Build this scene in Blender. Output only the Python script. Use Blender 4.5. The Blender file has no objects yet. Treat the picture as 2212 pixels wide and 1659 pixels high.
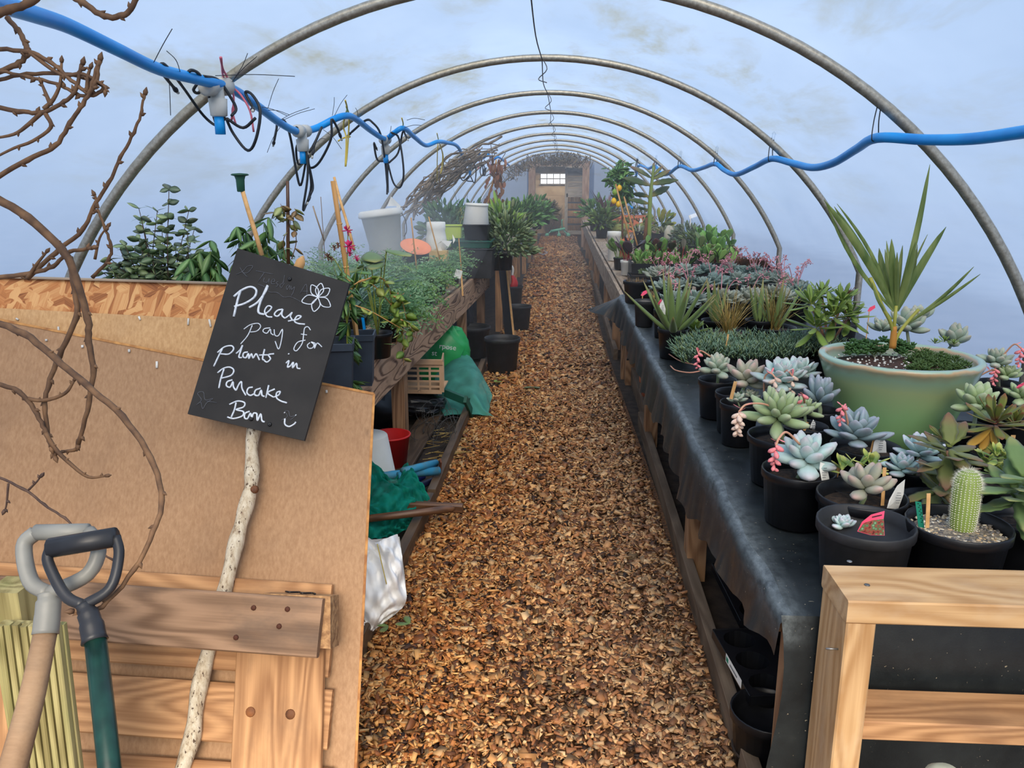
import bpy, math, random
import numpy as np
from mathutils import Vector as V, Matrix
random.seed(7)
sc = bpy.context.scene
COL = sc.collection
# ------------------------------------------------------------------ camera
CAM = V((0, 0, 1.55)); FP = 1750.0; IW, IH = 2212, 1659
PITCH = math.radians(13.93); YAW = math.radians(3.46)
FW = V((-math.sin(YAW)*math.cos(PITCH), math.cos(YAW)*math.cos(PITCH), -math.sin(PITCH)))
RT = V((math.cos(YAW), math.sin(YAW), 0)); UP = RT.cross(FW)
cd = bpy.data.cameras.new('camera'); cam = bpy.data.objects.new('camera', cd); COL.objects.link(cam)
cd.sensor_width = 36; cd.lens = FP/IW*36; cd.clip_start = .02; cd.clip_end = 300
cam.matrix_world = Matrix(((RT.x, UP.x, -FW.x, CAM.x), (RT.y, UP.y, -FW.y, CAM.y), (RT.z, UP.z, -FW.z, CAM.z), (0, 0, 0, 1)))
sc.camera = cam
# ------------------------------------------------------------------ sky, sun, exposure
w = bpy.data.worlds.new('overcast_sky'); sc.world = w; w.use_nodes = True
bg = w.node_tree.nodes['Background']; bg.inputs[0].default_value = (.82, .90, 1.0, 1); bg.inputs[1].default_value = .85
sd = bpy.data.lights.new('sun', 'SUN'); sd.energy = 11.5; sd.angle = math.radians(50); sd.color = (1, .88, .72)
sun = bpy.data.objects.new('sun', sd); COL.objects.link(sun)
sun.rotation_euler = V((-.05, .70, -.71)).to_track_quat('-Z', 'Y').to_euler()
sc.view_settings.view_transform = 'Standard'; sc.view_settings.look = 'None'
sc.view_settings.exposure = .38; sc.view_settings.gamma = 1; sc.view_settings.use_curve_mapping = False
sc.cycles.max_bounces = 6; sc.cycles.adaptive_threshold = .03; sc.cycles.volume_bounces = 2; sc.cycles.diffuse_bounces = 4; sc.cycles.glossy_bounces = 3; sc.cycles.transmission_bounces = 4
sc.cycles.transparent_max_bounces = 8; sc.cycles.caustics_reflective = False; sc.cycles.caustics_refractive = False

# ------------------------------------------------------------------ picture rays -> places
def ray(x, y): return FW + RT*((x-IW/2)/FP) + UP*((IH/2-y)/FP)
def pz(x, y, z):            # point at height z
    d = ray(x, y); return CAM + d*((z-CAM.z)/d.z)
def py(x, y, Y):            # point on the cross-section Y
    d = ray(x, y); return CAM + d*(Y/d.y)
def pX(x, y, X):
    d = ray(x, y); return CAM + d*(X/d.x)
def pl(x, y, a, b=.48):     # point on a sheet leaning back: Y = a + b z
    d = ray(x, y); return CAM + d*((a+b*CAM.z)/(d.y-b*d.z))
def dep(p): return (V(p)-CAM).dot(FW)
def proj(p):
    q = V(p)-CAM; k = q.dot(FW); return (IW/2+FP*q.dot(RT)/k, IH/2-FP*q.dot(UP)/k)

# ------------------------------------------------------------------ materials
def lin(c): return tuple(((v/255)/12.92 if v/255 <= .04045 else ((v/255+.055)/1.055)**2.4) for v in c)+(1,)
MATS = {}
class NT:
    def __init__(s, name):
        s.m = bpy.data.materials.new(name); s.m.use_nodes = True; s.t = s.m.node_tree; s.t.nodes.clear()
        s.out = s.t.nodes.new('ShaderNodeOutputMaterial'); MATS[name] = s.m
    def n(s, typ, **kw):
        o = s.t.nodes.new(typ)
        for k, v in kw.items(): setattr(o, k, v)
        return o
    def l(s, a, b): s.t.links.new(a, b)
    def coords(s, scale=(1, 1, 1), kind='Object', seeded=False):
        tc = s.n('ShaderNodeTexCoord'); mp = s.n('ShaderNodeMapping'); mp.inputs['Scale'].default_value = scale
        s.l(tc.outputs[kind], mp.inputs['Vector'])
        if seeded:
            oi = s.n('ShaderNodeObjectInfo'); ml = s.n('ShaderNodeMath', operation='MULTIPLY'); ml.inputs[1].default_value = 37
            s.l(oi.outputs['Random'], ml.inputs[0]); s.l(ml.outputs[0], mp.inputs['Location'])
        return mp.outputs[0]
    def noise(s, vec, scale, detail=3, rough=.5, dist=0):
        o = s.n('ShaderNodeTexNoise'); o.inputs['Scale'].default_value = scale; o.inputs['Detail'].default_value = detail
        o.inputs['Roughness'].default_value = rough; o.inputs['Distortion'].default_value = dist
        s.l(vec, o.inputs['Vector']); return o.outputs['Fac']
    def ramp(s, fac, stops):
        r = s.n('ShaderNodeValToRGB'); e = r.color_ramp.elements
        while len(e) < len(stops): e.new(.5)
        for q, (p, c) in zip(e, stops): q.position = p; q.color = c if len(c) == 4 else lin(c)
        s.l(fac, r.inputs[0]); return r.outputs[0]
    def mix(s, fac, a, b, blend='MIX'):
        o = s.n('ShaderNodeMix', data_type='RGBA', blend_type=blend)
        for v, i in ((fac, 0), (a, 6), (b, 7)):
            if hasattr(v, 'is_output'): s.l(v, o.inputs[i])
            else: o.inputs[i].default_value = v if i == 0 else (v if len(v) == 4 else lin(v))
        return o.outputs[2]
    def math(s, op, a, b=0):
        o = s.n('ShaderNodeMath', operation=op)
        for v, i in ((a, 0), (b, 1)):
            if hasattr(v, 'is_output'): s.l(v, o.inputs[i])
            else: o.inputs[i].default_value = v
        return o.outputs[0]
    def bsdf(s, col, rough=.6, spec=.4, bump=None, bstr=.3, bdist=.01, metal=0, trans=0, coat=0, sheen=0):
        b = s.n('ShaderNodeBsdfPrincipled')
        if hasattr(col, 'is_output'): s.l(col, b.inputs['Base Color'])
        else: b.inputs['Base Color'].default_value = col if len(col) == 4 else lin(col)
        if hasattr(rough, 'is_output'): s.l(rough, b.inputs['Roughness'])
        else: b.inputs['Roughness'].default_value = rough
        b.inputs['Specular IOR Level'].default_value = spec; b.inputs['Metallic'].default_value = metal
        b.inputs['Coat Weight'].default_value = coat; b.inputs['Coat Roughness'].default_value = .15
        b.inputs['Sheen Weight'].default_value = sheen
        if bump is not None:
            u = s.n('ShaderNodeBump'); u.inputs['Strength'].default_value = bstr; u.inputs['Distance'].default_value = bdist
            s.l(bump, u.inputs['Height']); s.l(u.outputs[0], b.inputs['Normal'])
        o = b.outputs[0]
        if trans:
            t = s.n('ShaderNodeBsdfTranslucent'); mx = s.n('ShaderNodeMixShader'); mx.inputs[0].default_value = trans
            if hasattr(col, 'is_output'): s.l(col, t.inputs[0])
            else: t.inputs[0].default_value = col if len(col) == 4 else lin(col)
            s.l(o, mx.inputs[1]); s.l(t.outputs[0], mx.inputs[2]); o = mx.outputs[0]
        s.l(o, s.out.inputs[0]); return s.m
def plain(name, c1, c2=None, scale=6, rough=.6, spec=.4, bstr=0, trans=0, metal=0, vary=.12, coat=0, stretch=(1, 1, 1), detail=4, lo=.35, hi=.65):
    """two colours blended by noise, a little lighter or darker from object to object"""
    if name in MATS: return MATS[name]
    t = NT(name); vec = t.coords(stretch, seeded=True); f = t.noise(vec, scale, detail)
    col = t.ramp(f, [(lo, c1), (hi, c2 or tuple(int(v*.82) for v in c1))])
    if vary:
        oi = t.n('ShaderNodeObjectInfo'); hs = t.n('ShaderNodeHueSaturation')
        mr = t.n('ShaderNodeMapRange'); mr.inputs['To Min'].default_value = 1-vary; mr.inputs['To Max'].default_value = 1+vary
        t.l(oi.outputs['Random'], mr.inputs[0]); t.l(mr.outputs[0], hs.inputs['Value']); t.l(col, hs.inputs['Color']); col = hs.outputs[0]
    return t.bsdf(col, rough, spec, f if bstr else None, bstr, .01, metal, trans, coat)
def wood(name, light, dark, stain=None, rough=.7, rings=26, knots=True, stain_amt=.45, spec=.3, ringw=.3):
    """grain runs along local X: contour rings of a stretched noise plus fine fibres"""
    t = NT(name); vec = t.coords((1.1, 7, 7), seeded=True)
    base = t.noise(vec, 1.0, 1.5, .45, .3)
    ring = t.math('ADD', t.math('MULTIPLY', t.math('SINE', t.math('MULTIPLY', base, rings*2.2)), .5), .5)
    fine = t.noise(t.coords((2.5, 120, 120), seeded=True), 1.6, 4, .6); broad = t.noise(t.coords((1.2, 10, 10), seeded=True), 1.5, 3, .5)
    f = t.math('ADD', t.math('ADD', t.math('MULTIPLY', ring, ringw), t.math('MULTIPLY', fine, .4)), t.math('MULTIPLY', broad, .4))
    col = t.ramp(f, [(.3, dark), (.78, light)])
    if stain:
        s = t.noise(t.coords((2.2, 5, 5), seeded=True), 1.6, 5, .65)
        col = t.mix(t.math('MULTIPLY', t.ramp(s, [(.48, (0, 0, 0, 1)), (.68, (1, 1, 1, 1))]), stain_amt), col, stain)
    return t.bsdf(col, rough, spec, f, .3, .002)
# timber
wood('pale_pine', (206, 168, 122), (166, 124, 80), (212, 192, 164), rings=44, stain_amt=.35)
wood('old_pine', (198, 152, 108), (144, 102, 68), (112, 86, 68), rings=44)
wood('grey_pine', (156, 124, 98), (106, 80, 60), (84, 72, 64), rings=44, stain_amt=.55, ringw=.4)
wood('dark_board', (186, 150, 120), (74, 48, 36), (66, 44, 34), rings=42, stain_amt=.3, ringw=.8)
wood('bench_leg', (166, 128, 94), (112, 78, 54), None, rings=34, ringw=.5)
wood('weathered', (172, 152, 130), (120, 100, 82), (140, 130, 118), rings=24)
wood('mossy_deck', (184, 172, 120), (120, 108, 66), (134, 140, 84), rings=30, stain_amt=.6)
wood('dark_edging', (104, 84, 66), (66, 50, 38), (50, 40, 34), rings=20, rough=.5, spec=.5)
wood('grey_edging', (124, 106, 88), (86, 70, 56), (70, 58, 48), rings=20)
wood('handle_wood', (160, 132, 104), (128, 100, 76), (104, 88, 74), rings=6)
wood('brown_handle', (116, 80, 54), (70, 46, 32), None, rings=30, rough=.4, spec=.5)
wood('bamboo', (206, 160, 100), (160, 112, 62), (120, 78, 46), rings=6, rough=.45, stain_amt=.3)
wood('grey_timber', (168, 162, 152), (128, 122, 114), None, rings=20)
wood('door_post_wood', (172, 142, 118), (124, 98, 80), (120, 70, 54), rings=20)
def polythene():
    t = NT('polythene')
    vec = t.coords((.5, .16, 1.2)); n1 = t.noise(vec, 5, 6, .6, .4)
    vec2 = t.coords((1, .35, 1.5)); n2 = t.noise(vec2, 2.1, 5, .7)
    smear = t.math('MULTIPLY', t.ramp(n1, [(.46, (0, 0, 0, 1)), (.66, (1, 1, 1, 1))]), t.ramp(n2, [(.42, (0, 0, 0, 1)), (.58, (1, 1, 1, 1))]))
    geo = t.n('ShaderNodeNewGeometry'); sp = t.n('ShaderNodeSeparateXYZ'); t.l(geo.outputs['Position'], sp.inputs[0])
    up = t.n('ShaderNodeMapRange'); up.inputs['From Min'].default_value = 1.3; up.inputs['From Max'].default_value = 2.0; t.l(sp.outputs['Z'], up.inputs[0])
    smear = t.math('MULTIPLY', t.math('MULTIPLY', smear, up.outputs[0]), .85)
    cloud = t.noise(t.coords((1, .5, 1)), 1.3, 4, .6)
    base = t.ramp(cloud, [(.3, (.135, .21, .355, 1)), (.7, (.175, .255, .41, 1))])
    col = t.mix(smear, base, (.12, .14, .13, 1))
    tr = t.n('ShaderNodeBsdfTranslucent'); t.l(col, tr.inputs[0])
    df = t.n('ShaderNodeBsdfDiffuse'); t.l(col, df.inputs[0])
    gl = t.n('ShaderNodeBsdfGlossy'); gl.inputs['Roughness'].default_value = .35; gl.inputs[0].default_value = (.8, .85, .9, 1)
    m1 = t.n('ShaderNodeMixShader'); m1.inputs[0].default_value = .22; t.l(tr.outputs[0], m1.inputs[1]); t.l(df.outputs[0], m1.inputs[2])
    m2 = t.n('ShaderNodeMixShader'); m2.inputs[0].default_value = .05; t.l(m1.outputs[0], m2.inputs[1]); t.l(gl.outputs[0], m2.inputs[2])
    bp = t.n('ShaderNodeBump'); bp.inputs['Strength'].default_value = .25; bp.inputs['Distance'].default_value = .03
    t.l(t.noise(t.coords((1, .3, 1)), 2.5, 3), bp.inputs['Height'])
    for s in (tr, df, gl): t.l(bp.outputs[0], s.inputs['Normal'])
    tp = t.n('ShaderNodeBsdfTransparent'); tp.inputs[0].default_value = (1, 1, 1, 1); m3 = t.n('ShaderNodeMixShader'); m3.inputs[0].default_value = .15
    t.l(m2.outputs[0], m3.inputs[1]); t.l(tp.outputs[0], m3.inputs[2]); t.l(m3.outputs[0], t.out.inputs[0])
polythene()
def attr_mat(name, rough=.75, spec=.25, trans=0, gain=None, coat=0):
    """colour stored per piece in the mesh attribute Col"""
    t = NT(name); a = t.n('ShaderNodeAttribute', attribute_name='Col')
    col = a.outputs['Color']
    n = t.noise(t.coords((1, 1, 1)), 60, 3); col = t.mix(.35, col, t.mix(n, (.55, .55, .55, 1), (1, 1, 1, 1)), 'MULTIPLY')
    return t.bsdf(col, rough, spec, trans=trans, coat=coat)
attr_mat('chip_wood', .6, .35); attr_mat('leafy', .5, .35, .3); attr_mat('pebbly', .6, .4)
attr_mat('shiny_leafy', .38, .5, .2)
def metal_pipe():
    t = NT('galvanised_steel'); n = t.noise(t.coords((4, 4, 4)), 14, 5, .7)
    col = t.ramp(n, [(.35, (172, 168, 156)), (.7, (132, 126, 114))])
    return t.bsdf(col, .42, .5, metal=.65)
metal_pipe()
plain('blue_plastic', (14, 152, 230), (8, 132, 212), rough=.4, vary=0)
plain('black_plastic', (25, 26, 30), (18, 19, 23), rough=.36, vary=.25, scale=20)
plain('grey_black_plastic', (46, 47, 51), (34, 36, 39), rough=.55, vary=.1, scale=20)
plain('blue_black_plastic', (52, 64, 78), (38, 46, 58), rough=.5, vary=.1)
plain('black_hose', (38, 42, 48), (30, 33, 38), rough=.5, vary=0)
plain('grey_fitting', (196, 196, 190), (170, 170, 165), rough=.45, vary=0)
plain('dirty_white', (250, 250, 246), (238, 237, 230), rough=.5, vary=.03, scale=5, trans=.3)
plain('tag_white', (236, 236, 230), (224, 224, 220), rough=.6, vary=.02)
plain('tag_print', (120, 122, 124), rough=.7, vary=0)
plain('pink_tag', (255, 92, 130), (250, 80, 110), rough=.5, vary=.05)
plain('red_plastic', (206, 40, 38), (180, 30, 32), rough=.45, vary=0)
plain('soil', (74, 56, 42), (36, 27, 21), scale=90, rough=.9, bstr=.8, vary=.1)
plain('dark_earth', (66, 54, 46), (34, 28, 25), scale=14, rough=.95, bstr=.8, vary=0, detail=8)
plain('terracotta', (206, 122, 84), (178, 96, 62), rough=.8, vary=.08)
plain('stick_wood', (222, 176, 118), (200, 152, 96), rough=.7, vary=.1, stretch=(1, 1, .1), scale=40)
plain('screw_steel', (160, 160, 160), (110, 108, 104), rough=.4, metal=.8, vary=.1)
plain('rusty_nail', (112, 66, 44), (80, 44, 30), rough=.8, vary=.1)
plain('twine_yellow', (216, 192, 92), rough=.8, vary=0)
plain('twine_pink', (240, 130, 150), rough=.8, vary=0)
plain('wire', (90, 90, 88), rough=.5, metal=.5, vary=0)
plain('sky_toned_ground', (124, 134, 152), (114, 124, 142), scale=2, rough=.9, vary=0)

# ------------------------------------------------------------------ mesh building
class MB:
    def __init__(s): s.v = []; s.f = []; s.c = []; s.cur = None
    def add(s, vs, fs):
        b = len(s.v); s.v += [tuple(q) for q in vs]; s.f += [tuple(b+i for i in q) for q in fs]; s.c += [s.cur]*len(fs); return s
    def box(s, c, d, M=None):
        x, y, z = d[0]/2, d[1]/2, d[2]/2
        vs = [V((a*x, b*y, e*z)) for a in (-1, 1) for b in (-1, 1) for e in (-1, 1)]
        vs = [(M @ q if M else q)+V(c) for q in vs]
        return s.add(vs, [(0, 1, 3, 2), (4, 6, 7, 5), (0, 4, 5, 1), (2, 3, 7, 6), (0, 2, 6, 4), (1, 5, 7, 3)])
    def hexa(s, a, b): # two quads
        return s.add(list(a)+list(b), [(3, 2, 1, 0), (4, 5, 6, 7)]+[(i, (i+1) % 4, 4+(i+1) % 4, 4+i) for i in range(4)])
    def prism(s, pts, off):
        n = len(pts); off = V(off); pts = [V(q) for q in pts]
        return s.add(pts+[q+off for q in pts], [tuple(range(n))[::-1], tuple(range(n, 2*n))]+[(i, (i+1) % n, n+(i+1) % n, n+i) for i in range(n)])
    def tube(s, pts, r, n=8, cap=True, flat=1):
        pts = [V(q) for q in pts]; m = len(pts)
        rs = r if isinstance(r, (list, tuple)) else [r]*m
        t = (pts[1]-pts[0]).normalized(); a = t.orthogonal().normalized(); vs = []
        for i, q in enumerate(pts):
            d = (pts[min(i+1, m-1)]-pts[max(i-1, 0)])
            if d.length < 1e-9: d = t
            d = d.normalized(); a = (a-d*a.dot(d)); a = a.normalized() if a.length > 1e-6 else d.orthogonal().normalized()
            b = d.cross(a)
            for k in range(n):
                an = 2*math.pi*k/n; vs.append(q+(a*math.cos(an)+b*math.sin(an)*flat)*rs[i])
        fs = [(i*n+k, i*n+(k+1) % n, (i+1)*n+(k+1) % n, (i+1)*n+k) for i in range(m-1) for k in range(n)]
        if cap: fs += [tuple(range(n))[::-1], tuple(range((m-1)*n, m*n))]
        return s.add(vs, fs)
    def lathe(s, prof, c=(0, 0, 0), n=24, M=None, sx=1, sy=1):
        vs = []; m = len(prof)
        for r, z in prof:
            for k in range(n):
                an = 2*math.pi*k/n; q = V((r*math.cos(an)*sx, r*math.sin(an)*sy, z)); vs.append((M @ q if M else q)+V(c))
        fs = [(i*n+k, i*n+(k+1) % n, (i+1)*n+(k+1) % n, (i+1)*n+k) for i in range(m-1) for k in range(n)]
        if prof[0][0] > 1e-6: fs.append(tuple(range(n))[::-1])
        if prof[-1][0] > 1e-6: fs.append(tuple(range((m-1)*n, m*n)))
        return s.add(vs, fs)
    def blade(s, base, d, L, w, bend=0, up=V((0, 0, 1)), seg=4, fold=.25, tip=0):
        """strap leaf: starts along d, bends toward -up; V fold; pointed"""
        d = V(d).normalized(); side = d.cross(up)
        side = side.normalized() if side.length > 1e-4 else V((1, 0, 0)); q = V(base); vs = []; st = L/seg
        for i in range(seg+1):
            t = i/seg; ww = w*(math.sin(math.pi*min(1, .18+t*.82))**.7 if i < seg else tip)*.5
            nrm = side.cross(d).normalized()
            vs += [q-side*ww+nrm*ww*fold, q-nrm*ww*fold*.4, q+side*ww+nrm*ww*fold]
            q = q+d*st; d = (d-V(up)*bend/seg).normalized()
        fs = []
        for i in range(seg):
            a = i*3; fs += [(a, a+1, a+4, a+3), (a+1, a+2, a+5, a+4)]
        return s.add(vs, fs)
    def mesh(s, name, smooth=True):
        me = bpy.data.meshes.new(name); me.from_pydata(s.v, [], s.f)
        if any(c is not None for c in s.c):
            at = me.color_attributes.new('Col', 'FLOAT_COLOR', 'CORNER'); ls = []
            for p, c in zip(s.f, s.c): ls += list(c or (.5, .5, .5, 1))*len(p)
            at.data.foreach_set('color', ls)
        if smooth: me.polygons.foreach_set('use_smooth', [True]*len(me.polygons))
        me.update(); return me
    def obj(s, name, mat, parent=None, smooth=True, M=None):
        return put(s.mesh(name, smooth), name, mat, parent, M)
def put(me, name, mat, parent=None, M=None):
    o = bpy.data.objects.new(name, me); COL.objects.link(o)
    if M is not None: o.matrix_basis = M
    mt = MATS[mat] if isinstance(mat, str) else mat
    if mt and not me.materials: me.materials.append(mt)
    elif mt and me.materials[0] != mt:
        o.material_slots[0].link = 'OBJECT'; o.material_slots[0].material = mt
    if parent is not None: child(o, parent)
    return o
def world_of(o): return o.matrix_basis.copy() if o.parent is None else world_of(o.parent) @ o.matrix_parent_inverse @ o.matrix_basis
def child(o, parent):
    o.parent = parent; o.matrix_parent_inverse = world_of(parent).inverted()
def thing(name, loc, label, cat, group=None):
    o = bpy.data.objects.new(name, None); COL.objects.link(o); o.location = V(loc); o.empty_display_size = .05
    return tag(o, label, cat, group)
def tag(o, label=None, cat=None, group=None, kind=None):
    if label: o['label'] = label
    if cat: o['category'] = cat
    if group: o['group'] = group
    if kind: o['kind'] = kind
    return o
def frame(x, y=None, o=(0, 0, 0)):
    """matrix whose X runs along x and Y near y"""
    x = V(x).normalized(); y = V(y) if y is not None else V((0, 0, 1)); z = x.cross(y)
    if z.length < 1e-5: z = x.orthogonal()
    z = z.normalized(); y = z.cross(x)
    return Matrix(((x.x, y.x, z.x, o[0]), (x.y, y.y, z.y, o[1]), (x.z, y.z, z.z, o[2]), (0, 0, 0, 1)))
def board(name, p0, p1, wy, wz, mat, parent=None, y=(0, 0, 1), bev=.002):
    """timber from p0 to p1 (centre line); wy across direction y, wz across the other"""
    p0 = V(p0); p1 = V(p1); L = (p1-p0).length; b = MB(); c = min(bev, wy*.2, wz*.2); h, q = wy/2, wz/2
    sec = [(-h+c, -q), (h-c, -q), (h, -q+c), (h, q-c), (h-c, q), (-h+c, q), (-h, q-c), (-h, -q+c)]
    b.add([(0, u, v_) for u, v_ in sec]+[(L, u, v_) for u, v_ in sec], [tuple(range(8))[::-1], tuple(range(8, 16))]+[(i, (i+1) % 8, 8+(i+1) % 8, 8+i) for i in range(8)])
    return b.obj(name, mat, parent, False, frame(p1-p0, y, p0))
def smooth_path(pts, k=6):
    """Catmull-Rom through the points"""
    P = [V(q) for q in pts]; P = [P[0]*2-P[1]]+P+[P[-1]*2-P[-2]]; out = []
    for i in range(1, len(P)-2):
        a, b, c, d = P[i-1:i+3]
        for j in range(k):
            t = j/k; out.append(.5*((2*b)+(c-a)*t+(2*a-5*b+4*c-d)*t*t+(3*b-a-3*c+d)*t**3))
    return out+[P[-2]]
def rnd(a, b): return random.uniform(a, b)
def jit(c, v=.12):
    k = 1+rnd(-v, v); return (c[0]*k*(1+rnd(-v, v)*.4), c[1]*k, c[2]*k*(1+rnd(-v, v)*.4), 1)
# ================================================================== the setting
XC, RH, ZT, XL = -.13, 2.15, 2.265, 1.95      # tunnel axis, hoop radius, ridge height, half width
def prof(off=0, n=40):
    """cross-section of the tunnel from left foot to right foot"""
    R = RH+off; zc = ZT-RH; a = math.asin(min(1, (XL+off*.9)/R)); out = [(XC-R*math.sin(a), 0), (XC-R*math.sin(a), (zc+R*math.cos(a))*.5)]
    out += [(XC+R*math.sin(-a+2*a*i/n), zc+R*math.cos(-a+2*a*i/n)) for i in range(n+1)]
    return out+[(XC+R*math.sin(a), (zc+R*math.cos(a))*.5), (XC+R*math.sin(a), 0)]
YEND = 20.6
HY = [3.2+1.885*k for k in range(-2, 10)]
b = MB(); b.add([(-40, -40, -.06), (40, -40, -.06), (40, 70, -.06), (-40, 70, -.06)], [(0, 1, 2, 3)])
tag(b.obj('ground_outside', 'sky_toned_ground'), 'even ground outside the polythene tunnel, toned to match the sky', kind='structure')  # made-up even ground, brightness matched to the sky to hide the horizon
b = MB(); b.add([(-2.3, -1.6, 0), (2.1, -1.6, 0), (2.1, 27, 0), (-2.3, 27, 0)], [(0, 1, 2, 3)])
floor = tag(b.obj('floor', 'dark_earth'), 'dark earth floor under the benches', kind='structure')
# polythene skin, slightly slack between the hoops
b = MB(); P0 = prof(.024); ys = []; Y = -1.6
Y = -.9
while Y < YEND-.01: ys.append(Y); Y += 1.885/6
ys.append(YEND); n = len(P0)
for Y in ys:
    k = (Y-HY[0])/1.885; sag = .012*math.sin(math.pi*(k % 1))**2
    b.v += [(XC+(x-XC)*(1-sag), Y, z*(1-sag*.7)) for x, z in P0]
b.f = [(i*n+j, i*n+j+1, (i+1)*n+j+1, (i+1)*n+j) for i in range(len(ys)-1) for j in range(n-1)]; b.c = [None]*len(b.f)
ceil = tag(b.obj('ceiling', 'polythene'), 'arched translucent white polythene skin of the tunnel', kind='structure')
hp = prof(0, 48)
for Y in HY:
    if Y > 1: MB().tube([(x, Y, z) for x, z in hp], .0205, 10).obj('hoop', 'galvanised_steel', ceil)
# ridge wire with its ties
for a, c in zip(HY[2:], HY[3:]):
    MB().tube(smooth_path([(XC, a, ZT-.01), (XC+rnd(-.02, .02), (a+c)/2, ZT-.035), (XC, c, ZT-.01)], 4), .0035, 5).obj('ridge_wire', 'wire', ceil)
    MB().tube(smooth_path([(XC, c, ZT), (XC+.03, c-.05, ZT-.07), (XC-.02, c-.02, ZT-.12), (XC+.03, c-.1, ZT-.15)], 4), .003, 5).obj('wire_tie', 'wire', ceil)
# far wall with its doorway
DX0, DX1, DZ = -.80, .63, 1.96
b = MB(); b2 = [(XC-1.97+i*3.94/60) for i in range(61)]
def roof(x): 
    q = abs(x-XC); return ZT-RH+math.sqrt(max(0, RH**2-q*q))
for x0, x1 in zip(b2, b2[1:]):
    m = (x0+x1)/2; lo = DZ if DX0 < m < DX1 else 0
    b.add([(x0, YEND, lo), (x1, YEND, lo), (x1, YEND, roof(x1)), (x0, YEND, roof(x0))], [(0, 1, 2, 3)])
back = tag(b.obj('wall_back', 'polythene'), 'white polythene end wall around the far doorway', kind='structure')
b = MB()
d1 = thing('door_1', (0, YEND, 0), 'weathered wooden frame of the far doorway', None); tag(d1, kind='structure'); 
board('door_post', (DX0+.05, YEND-.06, 0), (DX0+.05, YEND-.06, DZ), .17, .12, 'door_post_wood', d1, (1, 0, 0))
board('door_post', (DX1-.06, YEND-.06, 0), (DX1-.06, YEND-.06, DZ), .17, .12, 'door_post_wood', d1, (1, 0, 0))
board('door_lintel', (DX0-.03, YEND-.06, DZ+.05), (DX1+.03, YEND-.06, DZ+.05), .12, .12, 'door_post_wood', d1)
# porch behind: tan boarded wall, small bright window, grey half door with bars in front of a cane screen
plain('tan_wall', (206, 182, 146), (178, 150, 114), scale=3, rough=.9, vary=0)
plain('cane_screen', (222, 176, 112), (176, 126, 70), scale=50, rough=.7, vary=.15)
def emit(name, c, s):
    t = NT(name); e = t.n('ShaderNodeEmission'); e.inputs[0].default_value = lin(c); e.inputs[1].default_value = s; t.l(e.outputs[0], t.out.inputs[0])
emit('window_daylight', (236, 244, 255), 1.5)
YB = 25.8
pw = tag(thing('wall_porch', (0, YB, 0), 'tan boarded porch wall seen through the far doorway', None), kind='structure')
for i in range(9): board('plank', (-.84, YB+rnd(0, .01), .14+i*.23), (.74, YB, .14+i*.23), .236, .03, 'tan_wall', pw)
for sx in (-.86, .76): MB().box((sx, (YEND+YB)/2+.1, 1.0), (.04, YB-YEND-.2, 2.0)).obj('side_wall', 'polythene', pw, False)
for i in range(8): MB().box((-.05, YEND+.40+i*.655, 2.05), (1.66, .52, .02)).obj('sun_slat', 'grey_timber', pw, False)  # unseen slats with gaps, added to cut the sunlight in the porch
wd = tag(thing('window_1', (-.3, YB-.05, 1.5), 'small bright window of two rows of panes in the porch wall', None), kind='structure')
for i in range(4):
    for j in range(2): MB().box((-.58+i*.2, YB-.03, 1.60+j*.155), (.175, .01, .13)).obj('pane', 'window_daylight', wd, False)
for z in (1.515, 1.68, 1.84): board('glazing_bar', (-.72, YB-.04, z), (.14, YB-.04, z), .03, .03, 'grey_timber', wd)
for i in range(5): board('glazing_bar', (-.68+i*.2, YB-.045, 1.5), (-.68+i*.2, YB-.045, 1.85), .022, .022, 'grey_timber', wd, (1, 0, 0))
gd = thing('open_door', (.4, 24.6, 0), 'grey boarded door with barred lower half standing open in the porch', 'door')
GX0, GX1, GY = .12, .70, 24.6
for x in (GX0, GX1): board('stile', (x, GY, .05), (x, GY, 2.0), .09, .05, 'grey_timber', gd, (1, 0, 0))
for z in (.12, 1.2, 1.96): board('cross_rail', (GX0, GY, z), (GX1, GY, z), .11, .05, 'grey_timber', gd)
for i in range(4): board('panel_board', (GX0, GY+.02, 1.33+i*.165), (GX1, GY+.02, 1.33+i*.165), .155, .02, 'grey_timber', gd)
for i in range(4): board('bar', (GX0, GY, .36+i*.21), (GX1, GY, .36+i*.21), .045, .03, 'grey_black_plastic', gd)
cs = thing('cane_screen', (.4, 24.9, 0), 'tan split cane screen behind the barred grey door', 'screen')
for i in range(22): MB().tube([(.14+i*.026, 24.85+rnd(-.01, .01), .02), (.14+i*.026+rnd(-.01, .01), 24.85, 1.3)], .011, 5).obj('cane', 'cane_screen', cs)

# ------------------------------------------------------------------ chip path
def edgeL(Y): return -.655+.05*min(1, max(0, (Y-2)/8))
def edgeR(Y): return .455+.04*math.sin(Y*.5+.4)
plain('chip_litter', (122, 84, 54), (52, 36, 26), scale=70, rough=.9, bstr=.9, vary=0, detail=6)
b = MB(); Y = .8; first = True; rows = []
while Y < 26: rows.append(Y); Y += .25
for Y in rows: b.v += [(edgeL(Y)-.02, Y, .018), (edgeR(Y)+.02, Y, .018)]
b.f = [(2*i, 2*i+1, 2*i+3, 2*i+2) for i in range(len(rows)-1)]; b.c = [None]*len(b.f)
bed = tag(b.obj('chip_bed', 'chip_litter', floor), None, kind='stuff')
rs = np.random.RandomState(11)
PAL = np.array([lin(c)[:3] for c in ((232, 184, 122), (206, 150, 90), (182, 120, 66), (150, 94, 52), (112, 70, 42), (66, 44, 32), (224, 190, 144), (196, 160, 116))])
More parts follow.
